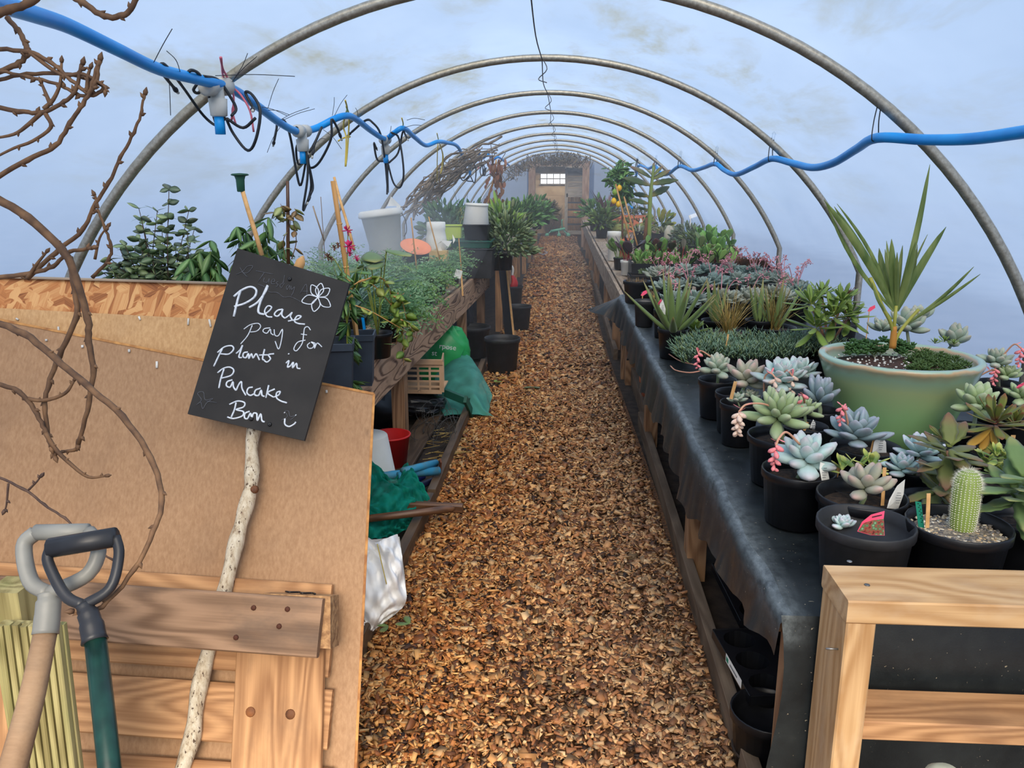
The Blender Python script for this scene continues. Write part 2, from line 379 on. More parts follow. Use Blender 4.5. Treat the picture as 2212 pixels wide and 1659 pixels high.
def chips(name, y0, y1, per_m2, smin, smax, lift, parent):
    n = int((y1-y0)*1.12*per_m2); Y = rs.uniform(y0, y1, n); t = rs.uniform(0, 1, n)
    xl = np.array([edgeL(q) for q in Y]); xr = np.array([edgeR(q) for q in Y]); X = xl+.01+(xr-xl-.02)*t
    L = rs.uniform(smin, smax, n)*np.where(rs.rand(n) < .12, 1.6, 1); Wd = L*rs.uniform(.28, .8, n); T = L*rs.uniform(.08, .25, n)
    mound = .016*np.sin(np.pi*t)
    Z = .02+mound+rs.uniform(0, lift, n)
    cor = np.array([[x, y, z] for x in (-1, 1) for y in (-1, 1) for z in (-1, 1)], float)*.5
    vs = cor[None]*np.stack([L, Wd, T], 1)[:, None, :]
    vs = vs*(1+rs.uniform(-.22, .22, vs.shape))
    az = rs.uniform(0, 2*np.pi, n); ti = rs.normal(0, .42, n); ro = rs.normal(0, .5, n)
    ca, sa, ct, st, cr, sr = np.cos(az), np.sin(az), np.cos(ti), np.sin(ti), np.cos(ro), np.sin(ro)
    x, y, z = vs[..., 0], vs[..., 1], vs[..., 2]
    y, z = y*cr[:, None]-z*sr[:, None], y*sr[:, None]+z*cr[:, None]
    x, z = x*ct[:, None]-z*st[:, None], x*st[:, None]+z*ct[:, None]
    x, y = x*ca[:, None]-y*sa[:, None], x*sa[:, None]+y*ca[:, None]
    vs = np.stack([x+X[:, None], y+Y[:, None], z+Z[:, None]], 2)
    q = np.array([(0, 1, 3, 2), (4, 6, 7, 5), (0, 4, 5, 1), (2, 3, 7, 6), (0, 2, 6, 4), (1, 5, 7, 3)])
    # chips turn from orange at the left to greyish at the right; dark damp patches
    wet = .5+.5*np.sin(X*7.3+1.7*np.sin(Y*1.9))*np.sin(Y*2.3+2*np.sin(X*3.1))
    k = rs.choice(8, n, p=[.15, .2, .2, .15, .1, .06, .06, .08]); col = PAL[k]
    grey = np.clip((t-.25)*1.2, 0, .75)[:, None]; m = col.mean(1, keepdims=True)
    col = col*(1-grey*.55)+(m*np.array([[1.12, 1.0, .84]]))*grey*.55
    dk = (rs.rand(n) < np.clip((wet-.6)*1.1, 0, .5)*(1.25-t)); col = np.where(dk[:, None], col*.28, col)
    col = np.clip(col*rs.uniform(.5, .98, (n, 1))*np.array([[1.06, .96, .84]]), 0, .9)
    return vs, q, np.concatenate([col, np.ones((n, 1))], 1), Y
def bulk(name, vs, q, col, mat, parent):
    n = len(vs); me = bpy.data.meshes.new(name); nv = vs.shape[1]; nf = len(q)
    me.vertices.add(n*nv); me.vertices.foreach_set('co', vs.reshape(-1))
    loops = (q[None]+(np.arange(n)*nv)[:, None, None]).reshape(-1)
    me.loops.add(len(loops)); me.loops.foreach_set('vertex_index', loops.astype(np.int32))
    me.polygons.add(n*nf); me.polygons.foreach_set('loop_start', np.arange(0, n*nf*4, 4, dtype=np.int32))
    at = me.color_attributes.new('Col', 'FLOAT_COLOR', 'CORNER'); at.data.foreach_set('color', np.repeat(col, nf*4, 0).reshape(-1).astype(np.float32))
    me.update(calc_edges=True); me.validate(); return put(me, name, mat, parent)
parts_ = [chips('c', 1.5, 3.2, 8500, .010, .027, .012, None), chips('c', 3.2, 6, 5200, .012, .030, .012, None), chips('c', 6, 11, 1700, .022, .045, .012, None), chips('c', 11, 24, 600, .03, .06, .012, None)]
vs = np.concatenate([p[0] for p in parts_]); q = parts_[0][1]; col = np.concatenate([p[2] for p in parts_])
ext = np.ptp(vs[:, :, 0], 1); near = vs[:, :, 1].mean(1); ordr = np.argsort(near/np.maximum(ext, .005)); pick = ordr[:300]; rest = ordr[300:]
tag(bulk('wood_chips', vs[rest], q, col[rest], 'chip_wood', floor), 'loose orange brown wood chips covering the path', kind='stuff')
for i in pick: bulk('wood_chip', vs[i:i+1], q, col[i:i+1], 'chip_wood', floor)
# path edging
def edging(name, a, c, label, mat, h=.10, th=.04):
    o = board(name, a, c, h, th, mat, None); return tag(o, label, kind='structure')
zt = .05
edging('trim_1', pz(1597, 1659, zt)+V((.02, -.5, 0)), pz(1378, 905, zt)+V((.02, 0, 0)), 'long grey brown edging board along the right of the path', 'grey_edging')
edging('trim_2', pz(1388, 900, zt+.03)+V((.03, 0, 0)), pz(1325, 700, zt+.03)+V((.03, 0, 0)), 'second warped edging board, right of path beneath the cloth end', 'grey_edging', .13)
edging('trim_3', (.5, 7.2, zt), (.52, 14, zt), 'far edging board on the right of the path', 'grey_edging')
edging('trim_4', (-.69, 1.2, zt), pz(938, 1085, zt)+V((-.02, 0, 0)), 'near dark edging board on the left of the path', 'dark_edging')
edging('trim_5', pz(941, 1078, zt)+V((-.02, 0, 0)), pz(1018, 888, zt)+V((-.02, 0, 0)), 'wet dark edging board left of the path beside the wire tangle', 'dark_edging')
edging('trim_6', pz(1020, 880, zt)+V((-.03, 0, 0)), pz(1052, 790, zt)+V((-.03, 0, 0)), 'short left edging board beside the teal sack', 'grey_edging', .12)

# ------------------------------------------------------------------ benches
ZB = .70
def bench(label, ya, yb, xa, xb, xback, z, front_mat, leg_mat, fh=.2, legs=(), top_mat='weathered', loc_n=7, slats=True, name='potting_bench'):
    """front edge runs (xa,ya)->(xb,yb); top boards run along the bench"""
    r = thing(name, ((xa+xback)/2, ya, 0), label, 'bench'); sg = 1 if xback > xa else -1
    board('front_board', (xa, ya, z-fh/2-.001), (xb, yb, z-fh/2-.001), fh, .032, front_mat, r)
    board('rear_board', (xback, ya, z-.06), (xback, yb, z-.06), .1, .03, leg_mat, r)
    wdt = abs(xback-xa)/loc_n
    for i in range(loc_n):
        f = (i+.5)/loc_n; x0 = xa+(xback-xa)*f+sg*.03*(1-f); x1 = xb+(xback-xb)*f+sg*.03*(1-f)
        board('top_board', (x0, ya, z-.012), (x1, yb, z-.012), .02, wdt-.012, top_mat, r)
    for Y in legs:
        f = (Y-ya)/(yb-ya); x = xa+(xb-xa)*f+sg*.055
        board('leg', (x, Y, 0), (x, Y, z-.03), .075, .1, leg_mat, r, (1, 0, 0))
        board('leg', (xback-sg*.06, Y, 0), (xback-sg*.06, Y, z-.03), .07, .07, leg_mat, r, (1, 0, 0))
        board('bearer', (x, Y+.05, z-.09), (xback, Y+.05, z-.09), .09, .04, leg_mat, r)
    return r
bl1 = bench('long wooden bench with swirling dark grain front board, left of the path', 2.5, 8.15, -.915, -.735, -1.98, .75, 'dark_board', 'bench_leg', .215, (3.1, 4.42, 6.75, 8.0))
bl2 = bench('second left bench, pale grey front, beyond the leaning chalkboard', 8.45, 13.9, -.60, -.68, -1.98, .78, 'weathered', 'old_pine', .16, (8.6, 10.4, 12.4, 13.8))
bl3 = bench('farthest left bench beside the doorway end of the path', 14.1, 19.8, -.60, -.56, -1.98, .72, 'weathered', 'old_pine', .16, (14.3, 16.3, 18.2, 19.6))
br1 = bench('right bench hidden under black cloth', 1.62, 6.35, .50, .50, 1.72, ZB, 'bench_leg', 'bench_leg', .1, (1.66, 3.05, 4.75, 6.3))
br2 = bench('right bench with weathered grey front board beyond the black cloth', 6.4, 12.4, .48, .48, 1.72, ZB, 'weathered', 'bench_leg', .2, (6.5, 7.7, 9.4, 12.2))
br3 = bench('farthest right bench, next to the doorway post', 12.45, 19.9, .48, .50, 1.72, ZB, 'weathered', 'bench_leg', .2, (12.6, 15, 17.4, 19.7))
# ================================================================== left foreground: leaning sheets, pallet, sign, tools
def osb():
    t = NT('osb'); cells = []
    for ang in (.45, -.5, 1.35):
        rot = t.n('ShaderNodeMapping'); rot.inputs['Rotation'].default_value = (0, ang, 0); tc = t.n('ShaderNodeTexCoord'); t.l(tc.outputs['Object'], rot.inputs[0])
        mp = t.n('ShaderNodeMapping'); mp.inputs['Scale'].default_value = (13, 13, 62); t.l(rot.outputs[0], mp.inputs[0])
        vo = t.n('ShaderNodeTexVoronoi', feature='F1'); vo.inputs['Scale'].default_value = 1; t.l(mp.outputs[0], vo.inputs['Vector']); sp = t.n('ShaderNodeSeparateColor'); t.l(vo.outputs['Color'], sp.inputs[0])
        fn = t.n('ShaderNodeMapping'); fn.inputs['Scale'].default_value = (8, 8, 300); t.l(rot.outputs[0], fn.inputs[0])
        cells.append(t.math('ADD', t.math('MULTIPLY', sp.outputs[0], .65), t.math('MULTIPLY', t.noise(fn.outputs[0], 1, 2), .5)))
    m1 = t.noise(t.coords((1, 1, 1)), 24, 1); m2 = t.noise(t.coords((1.1, 1, .9)), 19, 1); st = [(.49, (0, 0, 0, 1)), (.51, (1, 1, 1, 1))]
    f = t.mix(t.ramp(m2, st), t.mix(t.ramp(m1, st), cells[0], cells[1]), cells[2])
    col = t.ramp(f, [(.2, (128, 74, 38)), (.5, (184, 120, 68)), (.85, (214, 164, 108))])
    return t.bsdf(col, .6, .35, f, .4, .004)
osb()
def ply(name, a, c, stain):
    t = NT(name); f = t.noise(t.coords((26, 26, .8)), 5, 4, .6); g = t.noise(t.coords((2, 2, 1.2)), 2.2, 6, .65)
    col = t.ramp(f, [(.3, c), (.7, a)]); col = t.mix(t.math('MULTIPLY', t.ramp(g, [(.5, (0, 0, 0, 1)), (.75, (1, 1, 1, 1))]), .5), col, stain)
    sm = t.noise(t.coords((6, 6, 2.5)), 2.5, 3, .5); col = t.mix(t.math('MULTIPLY', t.ramp(sm, [(.7, (0, 0, 0, 1)), (.76, (1, 1, 1, 1))]), .45), col, (84, 62, 46))
    return t.bsdf(col, .6, .3, f, .12, .003)
ply('brown_ply', (174, 138, 104), (152, 116, 84), (128, 98, 74)); ply('cream_ply', (206, 166, 118), (180, 138, 92), (176, 140, 102))
plain('ply_edge', (204, 150, 88), (150, 100, 60), scale=30, rough=.8, vary=0)
LN = V((0, .879, -.477)).normalized()*1          # into the sheets (away from the camera): normal of Y = a+.48 z
LN = V((0, 1, -.48)).normalized()
def sheet(name, corners, a, th, mat, label, cat):
    P = [pl(x, y, a) for x, y in corners]
    for p in P:
        if p.z < .002: p.z, p.y = .002, a
    r = thing(name, (sum(p.x for p in P)/4, P[-1].y, min(p.z for p in P)), label, cat)
    MB().prism(P, LN*th).obj('panel', mat, r, False)
    return r, P
s1, P = sheet('plywood_sheet', [(-120, 667), (808, 851), (768, 1659), (760, 1798), (-120, 1798)], 1.66, .014, 'brown_ply', 'large brown plywood sheet leaning behind the pallet, in front of the others', 'board')
for a_, b_ in ((0, 1), (1, 2)):
    board('raw_edge', P[a_]-LN*.001, P[b_]-LN*.001, .007, .002, 'ply_edge', s1, (P[b_]-P[a_]).cross(LN))
plain('bird_dropping', (232, 230, 222), rough=.7, vary=0)
for x, y, h in ((100, 735, 2), (178, 748, 3), (279, 757, 4), (339, 783, 12), (705, 845, 4)):
    MB().tube([pl(x, y-2, 1.657), pl(x+rnd(-1, 1), y+h, 1.657)], .0035, 6).obj('dropping_mark', 'bird_dropping', s1)
s2, P = sheet('plywood_sheet', [(-120, 659), (500, 692), (500, 1790), (-120, 1790)], 1.69, .013, 'cream_ply', 'pale cream plywood sheet showing between the brown and flaky ones', 'board')
for x, y, h in ((35, 690, 1), (126, 708, 30), (300, 686, 5), (407, 690, 12), (452, 692, 14)): MB().tube([pl(x, y-2, 1.687), pl(x+rnd(-1, 5), y+h, 1.687)], .003, 6).obj('dropping_mark', 'bird_dropping', s2)
s3, P = sheet('flake_board', [(-120, 597), (560, 617), (560, 1780), (-120, 1780)], 1.72, .016, 'osb', 'orange flaky strand board sheet, rearmost and tallest of the leaning sheets', 'board')
board('top_edge', P[0]-LN*.002+V((0, 0, .003)), P[1]-LN*.002+V((0, 0, .003)), .006, .018, 'weathered', s3, (0, 0, 1))
s4, P = sheet('flake_board', [(520, 1290), (771, 1290), (772, 1659), (772, 1785), (520, 1785)], 1.695, .012, 'osb', 'narrow strip of weathered strand board at the lower right behind the plywood', 'board')
# ---- pallet
PA = 1.48
pal = thing('pallet', pl(300, 1900, PA), 'worn wooden pallet leaning against the sheets, propping the sign stick', 'pallet')
def pboard(x0, y0, x1, y1, a, hpx0, hpx1, th, mat, name):
    """board whose upper edge runs between two picture points on the leaning plane a"""
    A, B = pl(x0, y0, a), pl(x1, y1, a); A2, B2 = pl(x0, y0+hpx0, a), pl(x1, y1+hpx1, a)
    h = ((A2-A).length+(B2-B).length)/2; mA, mB = (A+A2)/2+LN*th/2, (B+B2)/2+LN*th/2
    return board(name, mA, mB, h, th, mat, pal, (A-A2).normalized(), .004)
run = pboard(-260, 1226, 690, 1297, PA, 128, 122, .024, 'grey_pine', 'runner')
plain('chip_block', (188, 148, 104), (140, 104, 72), scale=60, rough=.85, bstr=.7, vary=.05)
def pblock(x0, x1, y0, y1, name='block'):
    c = [pl(x0, y0, PA), pl(x1, y0+6, PA), pl(x1, y1, PA), pl(x0, y1-6, PA)]; c = [q+LN*.0245 for q in c]
    return MB().hexa(c, [q+LN*.076 for q in c]).obj(name, 'chip_block', pal, False)
pblock(560, 708, 1283, 1404); pblock(-120, 30, 1242, 1360)
# ink mark on the end block
bm = MB()
tp = [pl(x, y, PA)+LN*d for x, y, d in ((600, 1283, .06), (612, 1284, .05), (628, 1285, .07), (640, 1286, .045), (656, 1287, .07), (668, 1288, .05))]
bm.tube(smooth_path([q+V((0, 0, .0035)) for q in tp], 4), .0025, 5); bm.obj('ink_mark', 'black_plastic', pal)
PB = PA+.101*1.109; PC = PB+.024*1.109   # rear layers (plane offsets along Y)
def vboard(x0, x1, y0, y1, a, th, mat, name):
    A, B = pl((x0+x1)/2+6, y0, a), pl((x0+x1)/2-14, y1, a); w_ = (pl(x1, (y0+y1)/2, a)-pl(x0, (y0+y1)/2, a)).length
    return board(name, A+LN*th/2, B+LN*th/2, w_, th, mat, pal, (1, 0, 0), .003)
st = vboard(505, 698, 1320, 1830, PB, .022, 'old_pine', 'stringer'); vboard(-170, 20, 1260, 1830, PB, .022, 'old_pine', 'stringer')
for y0, h, mt in ((1196, 92, 'old_pine'), (1318, 80, 'old_pine'), (1424, 130, 'old_pine'), (1595, 130, 'old_pine')):
    pboard(-260, y0, 712, y0+70, PC, h, h-6, .02, mt, 'slat')
for x, y in ((548, 1313), (621, 1316), (603, 1353), (510, 1377)): MB().lathe([(.007, -.002), (.006, .003), (0, .004)], pl(x, y, PA)-LN*.001, 8, Matrix.Rotation(math.radians(64.4), 4, 'X')).obj('nail_head', 'rusty_nail', pal)
plain('wood_knot', (140, 88, 50), (90, 56, 36), scale=30, rough=.7, vary=.1)
for x, y in ((541, 1538), (627, 1543)):
    c = pl(x, y, PB)-LN*.001; bb = MB(); bb.lathe([(.013, -.0015), (.011, .0012), (0, .0016)], c, 12, Matrix.Rotation(math.radians(64.4), 4, 'X')); bb.obj('knot', 'wood_knot', pal)
# ---- sign on a birch pole
def birch():
    t = NT('birch_bark'); n = t.noise(t.coords((30, 30, 12)), 2, 6, .7); g = t.noise(t.coords((60, 60, 26)), 2, 3, .6)
    col = t.ramp(n, [(.32, (140, 116, 92)), (.48, (196, 182, 158)), (.72, (226, 218, 200))]); col = t.mix(t.ramp(g, [(.60, (0, 0, 0, 1)), (.66, (1, 1, 1, 1))]), col, (92, 72, 58))
    return t.bsdf(col, .75, .3, n, .5, .006)
birch()
SA = 1.545
sg = thing('sign', pl(395, 1900, SA), 'black painted sign with white chalk writing nailed to a birch pole', 'sign')
crn = [(513, 536), (755, 612), (657, 952), (405, 894)]
Q = [pl(x, y, SA) for x, y in crn]
plain('chalk_black', (46, 44, 43), (37, 36, 36), scale=14, rough=.75, vary=0, bstr=.15)
MB().prism(Q, LN*.010).obj('sign_board', 'chalk_black', sg, False)
pole = smooth_path([pl(x, y, SA+.062) for x, y in ((640, 590), (600, 760), (548, 930), (545, 1010), (540, 1060), (524, 1120), (508, 1180), (487, 1270), (452, 1400), (428, 1500), (416, 1590), (392, 1670), (372, 1780))], 5)
MB().tube(pole, [.0175+.002*math.sin(i*.9)+.0035*(i/len(pole)) for i in range(len(pole))], 12).obj('birch_pole', 'birch_bark', sg)
MB().lathe([(.011, -.006), (.009, .004), (.003, .005), (0, .004)], pl(549, 1057, SA+.04), 10, Matrix.Rotation(math.radians(64.4), 4, 'X')).obj('branch_scar', 'wood_knot', sg)
MB().tube([pl(640, 590, SA+.03), pl(650, 565, SA+.03), pl(655, 553, SA+.03)], [.016, .014, .003], 6).obj('splintered_top', 'stick_wood', sg)
for x, y in ((626, 603), (543, 905), (583, 917)): MB().lathe([(.006, -.001), (.005, .003), (.0015, .0032), (0, .001)], pl(x, y, SA)-LN*.001, 8, Matrix.Rotation(math.radians(64.4), 4, 'X')).obj('screw', 'black_plastic', sg)
plain('white_paint_pen', (226, 232, 238), (196, 204, 214), scale=160, rough=.7, vary=0); plain('faded_chalk', (98, 100, 106), (74, 76, 82), scale=160, rough=.8, vary=0)
def stroke(b, pts, w_, sm=True):
    P = [pl(380+x*.2773, 520+y*.2773, SA)-LN*.0009 for x, y in pts]; P = smooth_path(P, 5) if sm and len(P) > 2 else P
    b.tube(P, w_, 5)
LET = {3.2: [[(505, 388), (480, 470), (452, 592)], [(452, 436), (510, 388), (580, 360), (626, 385), (612, 440), (540, 488), (456, 514)], [(572, 522), (640, 478), (700, 395), (716, 350), (690, 405), (652, 500), (645, 560), (690, 576)]],
 2.3: [[(690, 576), (730, 545), (746, 518), (716, 510), (692, 550), (712, 590), (752, 596)], [(832, 535), (792, 545), (768, 575), (792, 590), (822, 562), (834, 535), (826, 580), (850, 606)], [(850, 606), (885, 580), (906, 560), (893, 590), (905, 618), (875, 628)],
 [(905, 622), (952, 612), (976, 590), (946, 588), (924, 625), (952, 646), (1006, 652)],
 [(325, 872), (380, 828), (436, 820), (450, 848), (412, 884), (348, 882)], [(365, 838), (334, 900), (296, 980)], [(470, 880), (502, 850), (520, 815), (502, 870), (492, 908), (516, 912)], [(562, 868), (530, 876), (525, 905), (548, 912), (566, 880), (570, 922)],
 [(570, 922), (590, 882), (602, 915), (625, 882), (640, 905), (652, 932)], [(692, 846), (676, 920), (692, 930)], [(650, 892), (720, 890)], [(766, 882), (722, 890), (738, 920), (712, 946), (690, 936)],
 [(858, 955), (882, 936), (870, 986), (896, 974)], [(896, 974), (916, 948), (910, 992), (940, 956), (946, 992), (971, 998)], [(878, 880), (882, 886)],
 [(326, 1030), (370, 996), (420, 986), (452, 1010), (430, 1050), (348, 1074)], [(376, 1000), (350, 1080), (336, 1150)], [(442, 1085), (402, 1100), (395, 1130), (424, 1142), (446, 1100), (450, 1140), (470, 1168)],
 [(470, 1168), (492, 1120), (512, 1100), (516, 1150), (546, 1206)], [(600, 1142), (566, 1150), (555, 1185), (580, 1206), (612, 1194)], [(662, 1150), (622, 1166), (615, 1200), (645, 1206), (666, 1165), (672, 1205), (692, 1215)], [(724, 1126), (702, 1226)], [(772, 1156), (716, 1186), (762, 1220)],
 [(762, 1220), (802, 1202), (812, 1176), (786, 1186), (786, 1225), (820, 1250), (866, 1264)],
 [(470, 1262), (456, 1320), (432, 1376)], [(418, 1276), (480, 1250), (535, 1262), (528, 1296), (470, 1316), (526, 1332), (518, 1366), (450, 1386), (402, 1374)], [(576, 1330), (542, 1345), (536, 1380), (560, 1386), (582, 1345), (592, 1386)], [(592, 1386), (606, 1346), (632, 1346)], [(632, 1346), (636, 1402), (662, 1350), (672, 1402), (692, 1413)],
 [(846, 1338), (850, 1342)], [(933, 1358), (937, 1362)], [(850, 1386), (850, 1430), (882, 1448), (920, 1430), (936, 1412)]],
 1.5: [[(530, 690), (580, 656), (640, 645), (661, 670), (632, 704), (580, 713)], [(596, 660), (560, 740), (505, 806)], [(736, 680), (692, 686), (680, 708), (710, 722), (736, 690), (742, 722), (762, 736)], [(766, 692), (772, 736), (800, 740), (831, 690), (826, 760), (802, 846), (774, 784)],
 [(1050, 698), (1030, 672), (1004, 682), (996, 730), (985, 800), (942, 858), (920, 842), (950, 792), (1010, 776)], [(975, 728), (1022, 735)], [(1046, 795), (1025, 815), (1036, 838), (1065, 836), (1076, 810), (1054, 790), (1086, 800)], [(1086, 800), (1080, 840), (1100, 800), (1120, 810), (1138, 829)]]}
cx, cy = 1108, 442
for tx, ty in ((1130, 340), (1192, 378), (1198, 510), (1078, 546), (990, 474), (1060, 352)):
    dx, dy = tx-cx, ty-cy; L_ = math.hypot(dx, dy); nx, ny = -dy/L_*L_*.3, dx/L_*L_*.3
    LET[1.5].append([(cx, cy), (cx+dx*.55+nx, cy+dy*.55+ny), (tx+nx*.35, ty+ny*.35), (tx-nx*.3, ty-ny*.3), (cx+dx*.5-nx, cy+dy*.5-ny), (cx, cy)])
b = MB()
for w_, L_ in LET.items():
    for p_ in L_: stroke(b, p_, w_*.00105)
tag(b.obj('chalk_lettering', 'white_paint_pen', sg), 'white handwriting: Please pay for plants in Pancake Barn', kind='stuff')
b = MB()
for p_ in ([(625, 235), (760, 262)], [(690, 248), (640, 322)], [(690, 290), (684, 318), (712, 326), (728, 296), (724, 330)], [(745, 318), (770, 318), (765, 300), (745, 312), (748, 336), (775, 338)], [(800, 318), (782, 330), (798, 345), (780, 362)], [(848, 270), (835, 330), (812, 345), (822, 370), (846, 330)], [(880, 345), (862, 360), (868, 382), (886, 350), (888, 385)], [(898, 352), (902, 382), (925, 360), (916, 400), (900, 430)], [(968, 412), (1016, 340), (1022, 430)], [(985, 395), (1030, 395)], [(640, 340), (690, 360), (730, 400), (790, 405), (840, 440), (900, 440), (980, 480)],
           [(470, 265), (520, 240), (560, 200), (600, 200), (560, 250), (520, 250)], [(500, 210), (525, 250), (560, 285)], [(160, 1280), (200, 1240), (170, 1190), (215, 1180), (230, 1240), (290, 1230), (240, 1265), (210, 1310), (195, 1260), (160, 1280)], [(240, 1250), (320, 1262)], [(820, 1400), (870, 1370), (850, 1330), (880, 1330), (890, 1370), (930, 1365), (890, 1400)]):
    stroke(b, p_, .0009)
tag(b.obj('faded_lettering', 'faded_chalk', sg), 'rubbed-out grey chalk writing', kind='stuff')

# ---- spades
plain('grey_handle', (146, 146, 140), (124, 124, 120), scale=10, rough=.42, vary=0); plain('dark_handle', (50, 51, 55), (38, 39, 43), scale=10, rough=.4, vary=0); plain('green_shaft', (26, 62, 54), (20, 46, 41), scale=30, rough=.35, vary=0)
def dhandle(root, P, mat, grip_r, arm_r, neck, a):
    """P: picture points of the loop outline; grip first two"""
    f = lambda q: py(q[0], q[1], a(q[1]))
    b = MB(); b.tube([f(P[0]), f(P[1])], grip_r, 12); b.obj('grip', mat, root)
    b = MB(); b.tube(smooth_path([f(q) for q in P[1:4]]+[f(neck[0])], 5), arm_r, 10, flat=1.15); b.tube(smooth_path([f(P[0])]+[f(q) for q in P[4:]]+[f(neck[0])], 5), arm_r, 10, flat=1.15)
    b.obj('loop_arms', mat, root)
    pts = [f(q) for q in neck]; b = MB(); b.tube(smooth_path(pts, 4), [neck[i][2] for i in range(len(neck)) for _ in range(4 if i < len(neck)-1 else 1)], 14); b.obj('socket', mat, root)
fa = lambda y: 1.20-(y-1150)*.00042
sp1 = thing('spade', py(60, 1900, fa(1900)), 'old spade with grey plastic loop handle and bare wooden shaft', 'spade')
dhandle(sp1, [(78, 1150), (190, 1148), (214, 1180), (190, 1240), (52, 1180), (66, 1255)], 'grey_handle', .014, .0125, [(105, 1282, .017), (105, 1300, .020), (102, 1335, .0205), (98, 1370, .021)], lambda y: fa(y)+.05)
b = MB(); b.tube(smooth_path([py(x, y, fa(y)+.05) for x, y in ((99, 1362), (70, 1500), (30, 1650), (-10, 1800))], 4), [.018+.0004*i for i in range(13)], 14)
o = b.obj('shaft', 'handle_wood', sp1)
sp2 = thing('spade', py(240, 1900, fa(1900)), 'spade with black loop handle and dark green metal shaft', 'spade')
dhandle(sp2, [(108, 1184), (250, 1160), (257, 1200), (238, 1270), (104, 1215), (140, 1285)], 'dark_handle', .0165, .0085, [(180, 1308, .014), (190, 1325, .0165), (198, 1350, .0185), (205, 1386, .0205)], fa)
b = MB(); b.tube([py(206, 1380, fa(1380)), py(237, 1659, fa(1659)), py(255, 1850, fa(1850))], .0165, 16); b.obj('shaft', 'green_shaft', sp2)
# ---- grooved decking and a post stub at the lower left corner
dk = thing('decking_board', py(50, 1900, 1.33), 'short upright length of grooved greenish decking, behind the spades', 'board')
x0 = py(-6, 1352, 1.36); x1 = py(131, 1345, 1.36); b0 = py(-6, 1850, 1.36); wdk = (x1-x0).length; n_ = 8
for i in range(n_):
    f0, f1 = i/n_+.012, (i+1)/n_-.02; A = x0.lerp(x1, (f0+f1)/2); B = A.copy(); B.z = .0
    board('ridge', V((A.x, A.y, A.z+rnd(-.004, .004))), V((A.x+.0, A.y-.03, B.z)), wdk*(f1-f0), .016, 'mossy_deck', dk, (1, 0, 0), .004)
board('backing', x0.lerp(x1, .5)+V((0, .014, -.004)), V((x0.lerp(x1, .5).x, x0.y-.016, 0)), wdk*.99, .014, 'mossy_deck', dk, (1, 0, 0))
t_ = py(4, 1278, 1.42); board('fence_post', V((t_.x, 1.45, 0)), V((t_.x, 1.45, t_.z)), .07, .07, 'mossy_deck', None, (1, 0, 0)); tag(bpy.data.objects['fence_post'], 'squared greenish timber stub behind the grooved decking', 'post')

# ---- bare branches reaching in from the left
plain('twig_bark', (124, 92, 64), (88, 64, 46), scale=40, rough=.7, vary=.08, stretch=(1, 1, 1)); plain('twig_dark', (92, 70, 58), (66, 50, 44), scale=40, rough=.7, vary=.08)
def branch(label, main, r0, r1, Y0, Y1, subs=(), mat='twig_bark', buds=True):
    n = len(main); P = [py(x, y, Y0+(Y1-Y0)*i/(n-1)) for i, (x, y) in enumerate(main)]; sp_ = smooth_path(P, 5)
    r = thing('bare_branch', P[0], label, 'branch', 'bare brown branches at the left')
    b = MB(); m = len(sp_); b.tube([q+V((rnd(-1, 1), rnd(-1, 1), rnd(-1, 1)))*.0012 for q in sp_], [(r0+(r1-r0)*i/(m-1))*.8+(.0007 if i % 5 == 0 else 0) for i in range(m)], 8); b.obj('stem', mat, r)
    def bud(q, d, s):
        MB().tube([q, q+d*s*.6, q+d*s*1.4], [s*.35, s*.45, s*.05], 6).obj('bud', mat, r)
    for i in range(4, m-1, 5):
        if buds:
            d = (sp_[i+1]-sp_[i]).normalized(); sd_ = d.cross(V((0, 1, 0))).normalized()*(1 if i % 2 else -1); bud(sp_[i], (sd_*.8+d*.6).normalized(), .009)
    if buds: bud(sp_[-1], (sp_[-1]-sp_[-2]).normalized(), .011)
    for S in subs:
        k = S[0]; Yk = Y0+(Y1-Y0)*k; Q = smooth_path([py(x, y, Yk) for x, y in S[1]], 4); b = MB()
        b.tube(Q, [r1*1.05+(r1*.55-r1*1.05)*i/(len(Q)-1) for i in range(len(Q))], 6); b.obj('side_twig', mat, r)
        bud(Q[-1], (Q[-1]-Q[-2]).normalized(), .009)
        for i in range(3, len(Q)-1, 4):
            d = (Q[i+1]-Q[i]).normalized(); bud(Q[i], (d.cross(V((0, 1, 0))).normalized()*(1 if i % 2 else -1)+d*.5).normalized(), .006)
B_ = branch
B_('long thick branch arching down in front of the plywood to the spade handle', [(-30, 415), (60, 470), (130, 535), (165, 600), (190, 690), (192, 740), (201, 800), (192, 870), (170, 960)], .011, .005, 1.5, 1.45, [(.9, [(170, 950), (165, 970), (140, 975)])])
B_('branch crossing the plywood diagonally and curving down to the spade handle', [(-30, 690), (50, 720), (120, 775), (185, 830), (265, 900), (325, 990), (350, 1080), (330, 1150), (290, 1230), (220, 1310), (160, 1320)], .0085, .004, 1.45, 1.12)
B_('branch with two hanging tips in front of the plywood', [(150, 555), (165, 640), (165, 685), (128, 770), (105, 830), (98, 880), (105, 950), (118, 985)], .0075, .0045, 1.5, 1.42, [(1, [(98, 935), (120, 970), (150, 1000), (190, 1030), (228, 1028)]), (.8, [(50, 860), (95, 865), (140, 850), (160, 822)])])
B_('branch curving from the left edge to the drooping cluster', [(-25, 825), (40, 845), (80, 895), (100, 935), (110, 965)], .006, .0045, 1.44, 1.42)
B_('thin dark twig low at the left above the spade handles', [(-20, 1025), (50, 1055), (95, 1090), (140, 1120), (185, 1170), (245, 1210)], .0032, .0022, 1.42, 1.36, [(.2, [(18, 1045), (14, 1090), (10, 1102)]), (.3, [(62, 1058), (78, 1042), (88, 1030)])], 'twig_dark', False)
